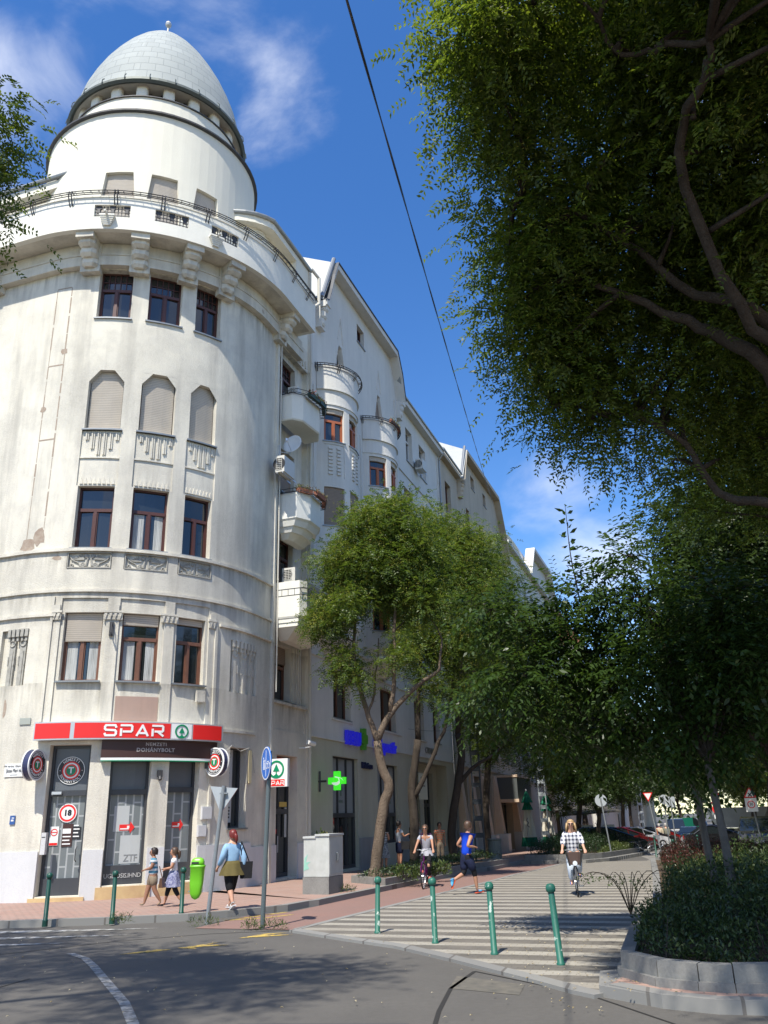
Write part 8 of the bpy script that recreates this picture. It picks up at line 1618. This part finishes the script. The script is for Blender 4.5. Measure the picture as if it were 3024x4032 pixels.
bicycle('dark bicycle parked at the end of the mid street planter', onroad(13.3, 48.2), 110, M_darkmetal)
# == TREES
def tree(label, loc, trunk, limbs, blobs, seed, ncl, per, lf, lw, mats, kind='pinnate', pairs=5, stalk=.24, spread=.42, pods=.0, bark=None, group=None, name='street_tree', ntw=40, shell=.5, tw0=.035, pod=.09, podw=.012):
 """trunk = [(points, r0, r1)], limbs the same; all in world coordinates"""
 L0 = Vector(loc); root = empty(name, loc, 0, label, 'tree', group); rng = random.Random(seed); mb = MB(); st = []
 for pts, r0, r1 in trunk: limb(mb, [Vector(p) - L0 for p in pts], r0, r1, 12, .015, rng, 4)
 b0 = trunk[0][0][0]; mb.tube([Vector(b0) - L0 + Vector((0, 0, -.1)), Vector(b0) - L0 + Vector((0, 0, .06)), Vector(b0) - L0 + Vector((0, 0, .3))], [trunk[0][1] * 1.5, trunk[0][1] * 1.25, trunk[0][1] * .98], 12)
 mb.build('trunk', bark or M_bark, root, smooth=True); mb = MB()
 for pts, r0, r1 in limbs:
  limb(mb, [Vector(p) - L0 for p in pts], r0, r1, 8, .04, rng, 4); st += [tuple(Vector(p) - L0) for p in pts[1:]]
  for a, b in zip(pts[:-1], pts[1:]): st.append(tuple((Vector(a) + Vector(b)) / 2 - L0))
 bl = [((b[0][0] - L0.x, b[0][1] - L0.y, b[0][2] - L0.z), b[1] if isinstance(b[1], tuple) else (b[1], b[1], b[1] * .85), b[2] if len(b) > 2 else 1) for b in blobs]
 tg = []
 for i in range(ntw):
  b = bl[rng.randrange(len(bl))]; tg.append(tuple(b[0][j] + rng.uniform(-.75, .75) * b[1][j] for j in range(3)))
 twigs(mb, rng, st or [(0, 0, 3)], tg, tw0, .008); mb.build('limbs', bark or M_bark, root, smooth=True)
 crown_mesh('crown', seed, bl, ncl, per, lf, lw, mats, root, kind, spread, pods, pairs, stalk, shell, pod, podw); return root
SM = [M_leafS, M_pod]
big = [((1.32, 6.1, 9.35), .72), ((1.42, 6.67, 9.05), .66), ((1.3, 6.95, 8.75), .42), ((1.85, 7.54, 8.1), .7), ((1.9, 8.05, 7.7), .7), ((1.98, 8.38, 7.25), .66), ((2.25, 8.64, 6.85), .62), ((2.5, 8.85, 6.4), .55), ((2.8, 8.91, 6.1), .42),
 ((2.2, 6.13, 9.0), 1.1), ((2.45, 6.78, 8.2), 1.1), ((2.7, 7.78, 7.5), 1.1), ((3.0, 8.26, 6.8), 1.0), ((2.8, 5.5, 8.3), 1.3), ((3.2, 6.4, 7.5), 1.3), ((3.4, 7.4, 6.8), 1.3), ((3.4, 8.7, 6.2), .85), ((3.5, 5.2, 7.9), 1.2), ((3.8, 6.2, 7.0), 1.2), ((4.2, 7.6, 6.3), 1.2), ((4.5, 9.0, 5.7), 1.0), ((3.9, 9.1, 5.6), .7),
 ((2.8, 7.0, 10.5), 1.5), ((4.2, 8.2, 9.4), 2.0), ((5.5, 6.5, 9.0), 2.2), ((5.2, 9.8, 8.4), 1.8), ((6.8, 8.5, 9.5), 2.2), ((4.0, 5.0, 10.2), 2.0), ((4.9, 9.8, 6.9), 1.3), ((6.2, 10.5, 6.6), 1.6), ((6.6, 12.2, 8.2), 1.9), ((7.8, 6.5, 9.5), 2.3), ((5.5, 3.5, 10.0), 2.3), ((3.2, 3.6, 11.0), 1.8), ((8.5, 10.5, 9.0), 2.4), ((2.6, 4.7, 10.8), 1.4), ((5.0, 7.5, 11.6), 2.2), ((2.2, 3.0, 10.6), 1.3), ((3.2, 2.4, 10.3), 1.6), ((1.7, 3.8, 10.7), 1.0), ((4.6, 2.2, 9.6), 1.8), ((2.6, 1.5, 11.0), 1.3)]
BL = [((6.9, 10.6, .3), (6.8, 10.5, 2.2), (6.5, 10.2, 4.0)), .27, .2]
big_l = [([(6.5, 10.2, 4.0), (5.2, 9.0, 5.0), (3.95, 7.56, 6.06), (3.41, 7.56, 6.52), (2.97, 7.56, 6.81), (2.2, 7.6, 7.3)], .13, .03), ([(6.5, 10.2, 4.0), (5.5, 8.8, 5.6), (3.93, 7.32, 6.49), (3.28, 7.38, 6.88), (2.6, 7.4, 7.6), (1.6, 7.3, 8.2)], .11, .022),
  ([(5.5, 8.8, 5.6), (4.4, 7.6, 6.0), (3.5, 7.03, 6.5), (2.9, 6.3, 7.7), (2.96, 5.67, 7.95), (2.91, 5.41, 8.1)], .085, .03), ([(2.91, 5.41, 8.1), (2.6, 5.74, 8.4), (2.3, 5.9, 8.6), (1.9, 5.6, 8.9), (1.2, 6.0, 9.3)], .035, .012), ([(5.2, 9.0, 5.0), (4.16, 8.62, 5.0), (3.74, 8.72, 5.2), (3.39, 8.59, 5.73), (2.9, 8.6, 6.1), (2.0, 8.7, 6.3)], .07, .015),
  ([(6.5, 10.2, 4.0), (6.6, 9.5, 6.5), (6.2, 8.5, 8.5), (5.5, 7.8, 10.5)], .16, .05), ([(6.6, 9.5, 6.5), (5.0, 7.5, 8.2), (3.5, 6.0, 9.6), (2.6, 5.2, 10.4)], .1, .03), ([(6.5, 10.2, 4.0), (7.4, 9.5, 6.5), (8, 8.5, 8.5)], .13, .05), ([(6.6, 9.5, 6.5), (6.6, 11.2, 7.6), (6.4, 12, 8.6)], .09, .03)]
tree('huge dark locust tree overhanging the whole right side with drooping compound leaves', (6.9, 10.6, .3), [(BL[0], BL[1], BL[2])], big_l, [(b_[0] if not 8 < i_ < 22 else tuple(c_ + (q_ - c_) * 1.16 for q_, c_ in zip(b_[0], (0, 0, CZ))), (b_[1] * (1.2 if 8 < i_ < 22 else 1.06),) * 3, 4.6 if i_ < 9 else 1.1 if i_ < 22 else .8) for i_, b_ in enumerate(big)], 3, 3300, 21, .066, .028, SM, 'pinnate', 5, .23, .25, .6, M_barkd, None, 'locust_tree', 190, .6, .034, .05, .008)
tl = [((-4.75, 7.9, 9.85), .42), ((-5.0, 8.2, 9.2), .5), ((-5.4, 7.9, 9.8), .7), ((-5.0, 8.35, 8.75), .28), ((-6.2, 7.6, 10.2), .9), ((-4.2, 4.6, 13.2), 1.3), ((-5.6, 5.2, 13), 1.6), ((-7.4, 7, 12.6), 1.7), ((-9.2, 8.8, 12), 1.8), ((-6, 3.2, 14), 1.8), ((-9, 5, 13), 2.2), ((-11.5, 9, 11.5), 2.0), ((-13, 6, 11), 2.2), ((-10.5, 11.0, 11.2), 1.5), ((-12.6, 12.4, 11.6), 1.4)]
tree('locust tree at the left edge whose leafy sprays hang in front of the turret', (-10.5, 5, 0), [(((-10.5, 5, 0), (-10.3, 5.2, 3), (-9.8, 5.4, 6)), .3, .2)], [([(-9.8, 5.4, 6), (-8.6, 6.2, 8.5), (-7, 7, 9.6), (-5.6, 7.8, 9.8), (-4.8, 8, 9.7)], .13, .012), ([(-9.8, 5.4, 6), (-8.5, 5, 9), (-6.5, 4.5, 12), (-4.8, 4.6, 13)], .14, .03), ([(-9.8, 5.4, 6), (-10.5, 7, 9), (-10, 9, 11.5), (-11, 10.5, 11.5)], .13, .03), ([(-8.5, 5, 9), (-8.5, 6.5, 11.5)], .08, .03), ([(-9.8, 5.4, 6), (-11.5, 5.6, 9), (-12.8, 6, 11)], .1, .03)], [(b_[0], b_[1], 9 if i_ < 4 else 2.5 if i_ < 5 else 1) for i_, b_ in enumerate(tl)], 5, 1000, 15, .07, .03, SM, 'pinnate', 5, .24, .26, .35, M_barkd, None, 'locust_tree', 50, .6, .03, .05, .008)
YM = [M_leafM, M_pod]; YL = [leafmat('sunny_leaf', (.045, .088, .016), (.105, .15, .028), .42), leafmat('yellow_flower', (.30, .32, .05), (.42, .42, .10), .35)]
tree('street tree with a kinked forked trunk, nearest on the left, flowering yellow green', (-.58, 27.4, .2), [(((-.58, 27.4, .2), (-.45, 27.4, 1.2), (-.25, 27.4, 2.3), (-.08, 27.38, 2.85), (-.28, 27.4, 3.35), (-.42, 27.4, 4.2)), .175, .13)],
 [([(-.42, 27.4, 4.2), (-.77, 27.4, 5.2), (-1.04, 27.4, 6.4), (-1.09, 27.4, 8.3), (-.9, 27.4, 10.4)], .1, .03), ([(-.42, 27.4, 4.2), (.05, 27.4, 5.06), (.9, 27.4, 5.9), (1.62, 27.4, 6.4), (1.79, 27.4, 7.4)], .12, .03), ([(.05, 27.4, 5.06), (.16, 27.3, 6.4), (.3, 27.3, 9), (.5, 27.4, 11.5)], .085, .03), ([(-.7, 27.4, 4.9), (-.45, 27.5, 6.0), (-.3, 27.5, 7.5)], .05, .02)],
 [((-1.9, 27.2, 8.2), .85), ((-1.25, 27.4, 9.9), 1.2), ((-.7, 27.4, 11.3), 1.1), ((.4, 27.4, 11.7), 1.15), ((1.1, 27.5, 10.3), 1.15), ((.1, 27.3, 10.0), 1.2), ((-1.45, 27.3, 6.75), .7), ((-.9, 27.1, 6.2), .5), ((1.3, 27.3, 8.7), .95), ((.55, 27.1, 6.8), .55), ((-1.2, 26.9, 8.6), .8), ((.5, 28, 9.2), 1.2), ((-2.2, 27.2, 8.05), .5)], 7, 950, 14, .095, .042, YL, 'pinnate', 4, .3, .26, 1.7, M_bark, 'street trees along the left kerb', ntw=40, shell=.7, pod=.06, podw=.016)
tree('second street tree from the front, its low fork sending out a long leaning limb', (.8, 34.5, .1), [(((.8, 34.5, .0), (.81, 34.5, 2.2), (.79, 34.5, 3.0), (1.1, 34.5, 4.8)), .19, .14)],
 [([(.85, 34.5, 2.6), (1.56, 34.5, 4.0), (2.27, 34.45, 5.5), (2.7, 34.4, 7.6), (2.9, 34.4, 10)], .11, .03), ([(1.1, 34.5, 4.8), (1.2, 34.5, 6.6), (1.4, 34.5, 8.5), (1.8, 34.5, 12)], .12, .03)],
 [((2.2, 34.5, 13.0), 1.7), ((3.1, 34.4, 11.2), 1.7), ((1.3, 34.6, 11.5), 1.5), ((2.9, 34.3, 8.8), 1.6), ((1.2, 34.5, 9.0), 1.3), ((3.4, 34.2, 12.7), 1.2), ((1.9, 34.4, 7.0), 1.0), ((3.6, 34.2, 7.0), .9)], 8, 950, 13, .1, .045, YL, 'pinnate', 4, .3, .3, 1.3, M_barkd, 'street trees along the left kerb', ntw=40, shell=.6, pod=.07, podw=.018)
tree('third street tree along the left kerb, with an S bent dark trunk', (2.65, 39.1, 0), [(((2.65, 39.1, -.1), (2.53, 39.1, 1.2), (2.9, 39.1, 3.1), (3.16, 39.1, 4.4), (3.05, 39.1, 5.4)), .2, .15)],
 [([(2.9, 39.1, 3.1), (3.6, 39.1, 3.9), (4.46, 39, 4.4), (5.4, 39, 5.2)], .11, .04), ([(3.05, 39.1, 5.4), (3.2, 39.1, 7.2), (3.6, 39.2, 9.3), (4.4, 40, 12)], .13, .04)],
 [((5.0, 41, 14.0), 1.7), ((5.2, 41, 11.4), 2.0), ((4.2, 41, 8.8), 2.0), ((6.0, 40.5, 9.0), 1.4), ((4.2, 40, 6.4), 1.4), ((5.7, 40.8, 6.3), 1.4), ((5.9, 40.5, 13.2), 1.0)], 9, 850, 12, .10, .042, YM, 'pinnate', 4, .32, .36, .3, M_barkd, 'street trees along the left kerb', ntw=36, shell=.6, pod=.08, podw=.02)
t4 = tree('fourth street tree along the left kerb, above the litter drum', (4.9, 46, -.2), [(((4.9, 46, -.3), (4.8, 46, 2), (5.1, 46, 4.5)), .2, .16)],
 [([(5.1, 46, 4.5), (6.2, 46.5, 6.5), (7.6, 47.5, 9)], .12, .04), ([(5.1, 46, 4.5), (5.2, 46, 7.5), (6.0, 46.5, 11)], .12, .04)],
 [((7.9, 48, 11.6), 1.9), ((8.0, 48, 9), 2.1), ((6.6, 47.5, 6.6), 1.9), ((9.0, 48, 6.6), 1.5), ((6.2, 46.5, 9.5), 1.9), ((6.6, 46.5, 12), 1.5), ((5.4, 46, 5.6), 1.4), ((8, 47.5, 4.7), 1.2)], 10, 850, 11, .11, .048, [M_leafS], 'pinnate', 4, .34, .4, 0, M_barkd, 'street trees along the left kerb', ntw=30, shell=.6)
def generic(label, loc, seed, h=10.5, mats=None, grp=None):
 r_ = random.Random(seed); x, y, z = loc; bl = []
 for i in range(11):
  a = r_.uniform(0, 6.28); q = r_.uniform(.3, 2.5); zz = z + h * r_.uniform(.46, .88); bl.append(((x + q * math.cos(a), y + q * math.sin(a), zz), r_.uniform(1.3, 2.1)))
 bl.append(((x, y, z + h * .62), 2.2)); lm = []
 for i in range(5): b = bl[i * 2][0]; lm.append(([(x + .15, y, z + h * .28), ((x + b[0]) / 2, (y + b[1]) / 2, z + h * .42), b], .11, .03))
 return tree(label, loc, [((loc, (x - .1, y, z + h * .14), (x + .15, y, z + h * .29)), .2, .15)], lm, bl, seed, 900, 12, .16, .075, mats or [M_leafM], 'pinnate', 3, .36, .46, 0, M_barkd, grp, ntw=26, shell=.6)
GR = 'street trees down the middle and right of the street'
gA = generic('bushy street tree right of the parked cars', (9.7, 22.5, .1), 21, 10.5, [M_leafD], GR)
gB = generic('yellow green street tree behind the folded parasols', (11.8, 56.5, -.5), 22, 11, YM[:1], GR)
def place(src, x, y, rz, sc, label):
 c = copy_tree(src); c.location = (x, y, gz(y) - .02); c.rotation_euler = (0, 0, rz); c.scale = (sc, sc, sc); c['label'] = label; return c
spots = [(13.3, 30.5, 'A', 1.0, 1.3, 'dark street tree left of the black and white road works signs'), (18.8, 38.5, 'B', 1.05, 2.2, 'broad street tree above the dark off roader'), (21.5, 49.5, 'A', 1.1, 3.4, 'street tree behind the crossroads warning sign'), (25.5, 63, 'B', 1.1, .4, 'street tree on the right kerb beyond the black estate car'), (33, 82, 'A', 1.2, 2.8, 'street tree on the right kerb near the skip lorry'), (41, 104, 'B', 1.25, 4.5, 'distant street tree on the right kerb'),
  (14.6, 68, 'A', 1.1, .9, 'street tree with a low fork behind the parked cars on the left'), (17.2, 80, 'B', 1.2, 2.0, 'street tree beside the lattice pole on the left'), (25.0, 97, 'A', 1.25, 5.0, 'distant street tree over the row of parked cars'), (33, 124, 'B', 1.3, 1.1, 'distant street tree over the white van'), (52, 130, 'A', 1.3, 3.0, 'far street tree closing the right side of the road'), (42, 152, 'B', 1.4, 0.3, 'far street tree closing the left side of the road'),
  (10.9, 47.5, 'A', .72, 5.5, 'young street tree rising behind the dark hedge'), (14.5, 17.5, 'B', .95, 4.4, 'street tree beyond the right edge of the second planter'), (29, 45, 'A', 1.1, 2.2, 'street tree on the far right pavement'), (38, 62, 'B', 1.2, 1.2, 'street tree on the far right pavement farther on'), (22, 26, 'A', 1.1, .2, 'street tree on the right pavement near the second planter'), (10.6, 18.2, 'A', 1.0, 1.9, 'street tree just beyond the right end of the curved planter'), (36, 74, 'A', 1.3, .9, 'park tree right of the skip lorry'), (45, 88, 'B', 1.4, 2.9, 'park tree behind the skip lorry'), (56, 100, 'A', 1.5, 4.1, 'park tree far to the right behind the lorry'), (60, 125, 'B', 1.5, 5.6, 'park tree at the far right end'), (54, 168, 'A', 1.5, 2.2, 'tree closing the view at the far end of the street'), (66, 190, 'B', 1.7, 1.0, 'farthest tree at the end of the street'), (80, 180, 'A', 1.7, 3.1, 'far tree right of the street end')]
ORD = 'nearest second third fourth fifth sixth seventh eighth ninth tenth eleventh farthest'.split()
for i_ in range(12):
 p_ = SN(22 + 9.5 * i_, 25 + (i_ % 3) * 2, 0); spots.append((p_.x, p_.y, 'AB'[i_ % 2], .9 + .1 * (i_ % 3), i_ * 1.3, ORD[i_] + ' park tree from the camera in the row behind the right pavement'))
for x, y, k, sc, rz, lb in spots: place(gA if k == 'A' else gB, x, y, rz, sc, lb)
def slim(label, base, top, tw, blobs, spike, seed, ncl):
 L0 = Vector(base); root = empty('young_tree', base, 0, label, 'tree', 'slim young trees in the curved planter'); rng = random.Random(seed); mb = MB()
 limb(mb, [Vector(p) - L0 for p in tw], .075, .05, 10, .006, rng, 4); mb.build('trunk', M_bark2, root, smooth=True); mb = MB(); st = []
 for b in blobs: t_ = Vector(b[0]) - L0; a = Vector(top) - L0; m_ = a.lerp(t_, .5) + Vector((0, 0, .25)); limb(mb, [a, m_, t_], .028, .008, 5, .02, rng, 3); st += [tuple(m_), tuple(t_)]
 if spike: limb(mb, [Vector(p) - L0 for p in spike], .02, .004, 5, .01, rng, 4)
 bl = [(tuple(Vector(b[0]) - L0), (b[1], b[1], b[1] * .7)) for b in blobs]
 twigs(mb, rng, st, [tuple(b[0][j] + rng.uniform(-1, 1) * b[1][j] for j in range(3)) for b in bl for _ in range(4)], .012, .004); mb.build('limbs', M_barkd, root)
 g = np.random.default_rng(seed); C_, d, t = blob_points(g, bl, ncl, .6); ax = unit(d + g.normal(size=d.shape) * .5 + np.array([0, 0, -.1])); Vs = []
 def shoot(B_, A_, ln, m_, ls=.105):
  side = unit(np.cross(A_, np.array([0, 0, 1.]) + g.normal(size=A_.shape) * .25)); 
  for j in range(m_):
   f = (j + .5) / m_; q = B_ + A_ * (ln * f) + np.array([0, 0, -1]) * ln * .25 * f * f; sg = 1 if j % 2 else -1
   Vs.append(leaves_at(g, q, unit(side * sg + A_ * .7), ls, ls * .45, nrm=unit(g.normal(size=q.shape) * .35 + np.array([0, 0, 1.])), droop=.45, curl=.08))
 shoot(C_, ax, .6, 11, .13)
 if spike:
  S_ = np.array([np.array(Vector(p) - L0) for p in spike]); m_ = 46
  for j in range(m_):
   f = (j + .5) / m_ * (len(S_) - 1); i = int(f); q = (S_[i] + (S_[i + 1] - S_[i]) * (f - i))[None]; a = j * 2.4; A_ = np.array([[math.cos(a), math.sin(a), .25]]); k = 2 if j < 34 else 1
   for r_ in range(k): Vs.append(leaves_at(g, q + A_ * .03, unit(A_ + g.normal(size=(1, 3)) * .3), .17, .07, droop=-.1 + .5 * (j < 34), curl=.08))
 np_mesh('crown', np.concatenate(Vs), 4, [M_leafB], None, root); return root
M_bark2 = mat('grey_young_bark', (.13, .115, .10), .85, noise=[(8, (.06, .052, .045), .8)], streak=(14, (.05, .042, .036), .7), bump=(30, .7, .02))
M_leafB = leafmat('broad_leaf', (.02, .042, .010), (.05, .09, .018), .35, .4)
bA = [((2.38, 14.48, 5.0), .6), ((1.85, 14.49, 5.3), .45), ((2.3, 14.2, 4.1), .7), ((1.6, 14.83, 3.8), .45), ((2.67, 14.69, 3.5), .6), ((3.28, 14.39, 4.6), .75), ((3.25, 14.2, 5.4), .5), ((3.66, 14.3, 4.3), .7), ((4.2, 14.4, 3.2), .6), ((3.5, 15.0, 3.1), .5), ((4.9, 14.4, 3.4), .6)]
slim('back slim tree of the curved planter, with a dark leafy spire against the sky', (5.02, 14.27, .35), (4.88, 14.32, 2.6), [(5.02, 14.27, .3), (4.99, 14.28, .9), (4.93, 14.3, 1.55), (4.88, 14.32, 2.6)], bA, [(4.0, 14.4, 4.2), (3.45, 14.3, 5.0), (3.27, 14.1, 5.9), (3.22, 14.0, 6.5), (3.2, 13.9, 7.0)], 41, 1500)
bB = [((4.16, 13.47, 5.2), .7), ((4.04, 13.3, 3.8), .7), ((4.74, 12.96, 4.3), .8), ((5.2, 12.4, 3.8), .7), ((5.35, 12.9, 3.0), .6), ((5.2, 12.66, 4.9), .7), ((4.12, 13.77, 6.0), .5), ((4.6, 12.9, 3.1), .5), ((5.8, 12.6, 4.4), .8), ((4.4, 13.3, 2.7), .45)]
slim('slim young tree nearer the camera in the curved planter with a straight ringed trunk', (4.71, 12.82, .35), (4.64, 12.85, 2.5), [(4.71, 12.82, .3), (4.71, 12.82, .95), (4.69, 12.83, 1.6), (4.64, 12.85, 2.5)], bB, None, 42, 1500)
def hedge(label, poly, z, h, seed, n, lf, lw, mats, frac=None, topm=None, wild=1):
 """foliage filled prism over a polygon, uneven top"""
 c_ = (sum(p[0] for p in poly) / len(poly), sum(p[1] for p in poly) / len(poly)); root = empty('hedge', (*c_, z), 0, label, 'hedge'); g = np.random.default_rng(seed); P_ = []
 A_ = np.array(poly); lo, hi = A_.min(0), A_.max(0)
 while sum(len(p) for p in P_) < n:
  q = g.uniform(lo, hi, (n, 2)); ins = np.zeros(n, bool); j = len(A_) - 1
  for i in range(len(A_)):
   xi, yi = A_[i]; xj, yj = A_[j]; ins ^= ((yi > q[:, 1]) != (yj > q[:, 1])) & (q[:, 0] < (xj - xi) * (q[:, 1] - yi) / (yj - yi + 1e-12) + xi); j = i
  P_.append(q[ins])
 q = np.concatenate(P_)[:n]; e = np.full(n, 9.)
 for i in range(len(A_)):
  a, b = A_[i], A_[(i + 1) % len(A_)]; d = b - a; t = np.clip(((q - a) @ d) / (d @ d), 0, 1); e = np.minimum(e, np.linalg.norm(q - a - t[:, None] * d, axis=1))
 bump = .12 * np.sin(q[:, 0] * 2.3 + seed) + .1 * np.sin(q[:, 1] * 2.9 + q[:, 0] * 1.7) + .06 * np.sin(q[:, 0] * 7 + q[:, 1] * 6); H_ = h * (.62 + .38 * np.clip(e / .45, 0, 1)) * (1 + bump * wild)
 zz = H_ * g.uniform(0, 1, n) ** .45; P3 = np.stack([q[:, 0] - c_[0], q[:, 1] - c_[1], zz], 1) + g.normal(size=(n, 3)) * .025
 V_ = leaves_at(g, P3, unit(g.normal(size=(n, 3)) * .7 + np.array([0, 0, .6])), lf, lw); idx = None
 if topm: idx = ((zz / H_ > topm) & (g.uniform(size=n) < .8)).astype(int)
 elif frac: idx = (g.uniform(size=n) < frac).astype(int)
 np_mesh('foliage', V_, 4, mats, idx, root); mb = MB(); r_ = random.Random(seed)
 for i in range(min(60, n // 200)): x, y = q[r_.randrange(n)] - np.array(c_); mb.tube([(x, y, 0), (x + r_.uniform(-.1, .1), y + r_.uniform(-.1, .1), h * .75)], [.012, .005], 4)
 mb.build('stems', M_barkd, root); return root
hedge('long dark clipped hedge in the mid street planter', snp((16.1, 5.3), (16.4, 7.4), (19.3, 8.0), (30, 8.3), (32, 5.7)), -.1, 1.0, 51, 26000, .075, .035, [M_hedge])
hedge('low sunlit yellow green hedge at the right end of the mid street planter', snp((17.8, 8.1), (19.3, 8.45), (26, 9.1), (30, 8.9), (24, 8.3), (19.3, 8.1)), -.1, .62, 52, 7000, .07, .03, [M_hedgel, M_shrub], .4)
hedge('loose dark green shrubs filling the curved planter', [(2.8, 11.0), (3.15, 10.3), (3.8, 9.95), (7.3, 9.95), (7.3, 14.4), (4.1, 14.4), (3.5, 13.2)], .28, .6, 53, 24000, .07, .026, [M_shrub, M_hedge], .5, wild=3)
hedge('shrubs in the second planter with some yellow green sprays', [(4.6, 15.9), (7.5, 15.6), (9.0, 19.0), (6.2, 20)], .35, .62, 54, 14000, .07, .026, [M_shrub, M_hedgel], .12, wild=2.5)
hedge('barberry hedge with dull red tips in the second planter', [(6.2, 20), (9.0, 19.0), (11.3, 25), (11.8, 29.5), (8.8, 30), (6.8, 23)], .3, .62, 55, 26000, .06, .026, [M_hedge, M_barb], None, .72)
hedge('low weedy plants in the bed under the left street trees', snp((.9, 3.0), (.7, 3.9), (8, 4.5), (13.2, 4.7), (13, 2.9), (6, 2.8)), .24, .26, 56, 3600, .07, .035, [M_hedge, M_shrub], .5)
for i, (x, y, s_, n_) in enumerate([(.35, 26.6, .35, 300), (.9, 26.9, .32, 260), (1.4, 28.2, .3, 240)]): shrub('bed_plant', ('leftmost', 'middle', 'rightmost')[i] + ' of three leafy green plants at the front of the left bed', 'plant', (x, y, .22), (s_, s_, .38), 60 + i, n_, .12, .05, [M_shrub, M_hedgel], 'green plants in the left bed', .25)
g = np.random.default_rng(77); sp0 = empty('arching_branch', (3.0, 13.6, .5), 0, 'long bare leafy shoots arching out over the striped paving from the right planter', 'plant'); mb = MB(); Vs = []
for i in range(9):
 a = R(200 + i * 14); L_ = .55 + .1 * (i % 3); pts = [Vector((0.5, .2, -.05)), Vector((.5 + math.cos(a) * L_ * .4, .2 + math.sin(a) * L_ * .3, .4)), Vector((.5 + math.cos(a) * L_ * 1.0, .2 + math.sin(a) * L_ * .5, .55)), Vector((.5 + math.cos(a) * L_ * 1.5, .2 + math.sin(a) * L_ * .7, .45 - .04 * i))]
 limb(mb, pts, .009, .003, 4); P_ = np.array([pts[1].lerp(pts[3], t) for t in np.linspace(0, 1, 16)]) + np.array([0, 0, .06]); Vs.append(leaves_at(g, P_, unit(g.normal(size=P_.shape)), .06, .025))
mb.build('stems', M_barkd, sp0); np_mesh('foliage', np.concatenate(Vs), 4, [M_shrub], None, sp0)
for i, (x, y, s_) in enumerate([(-5.35, 17.95, .2), (-3.75, 18.15, .28), (-2.25, 17.2, .22), (-1.25, 23.75, .2), (-2.7, 17.3, .12)]):
 shrub('weed_tuft', ('small grass tuft at the foot of the second green bollard', 'grass tuft round the foot of the yield sign pole', 'grass tuft right of the blue sign pole', 'weed at the right corner of the grey cabinet', 'tiny grass tuft left of the blue sign pole')[i], 'weeds', (x, y, gz(y) + (.13 if i in (0, 3) else .02)), (s_, s_ * .6, .14), 80 + i, 130, .1, .014, [M_shrub, M_hedgel], 'weed tufts in the paving', .4, stems=0)
g = np.random.default_rng(99); n = 340; x = g.uniform(-1, 1, n); P_ = np.stack([np.where(g.uniform(size=n) < .6, 2.4 + x * 1.0, -1 + x * 6), g.uniform(9.3, 17, n), np.full(n, .05)], 1); ok = ~((P_[:, 0] > 2.0) & (P_[:, 1] < 14.5)) | (P_[:, 0] < 3.0)
P_[:, 2] = np.where((P_[:, 0] > 2.2) & (P_[:, 1] < 11.2), .14, .048); P_ = P_[ok]; dd = unit(np.stack([g.normal(size=len(P_)), g.normal(size=len(P_)), np.zeros(len(P_))], 1)); lv = np_mesh('fallen_leaves', leaves_at(g, P_, dd, .045, .022, nrm=np.tile([0, 0, 1.], (len(P_), 1)), curl=.2), 4, [leafmat('dry_leaf', (.32, .24, .10), (.5, .44, .3), .1)]); tag(lv, kind='stuff')
g = np.random.default_rng(123); n = 26000; x = g.uniform(-60, 330, n); P_ = np.stack([x, 262 - x * .12 + g.uniform(-7, 7, n), gz(250) + (1 - g.uniform(0, 1, n) ** 1.6) * (24 + 4 * np.sin(x * .21) + 2 * np.sin(x * .53 + 1))], 1)
fw = np_mesh('far_wood', leaves_at(g, P_, unit(g.normal(size=P_.shape)), 1.7, .9), 4, [M_leafM, M_leafD], (g.uniform(size=n) < .5).astype(int)); tag(fw, kind='stuff')
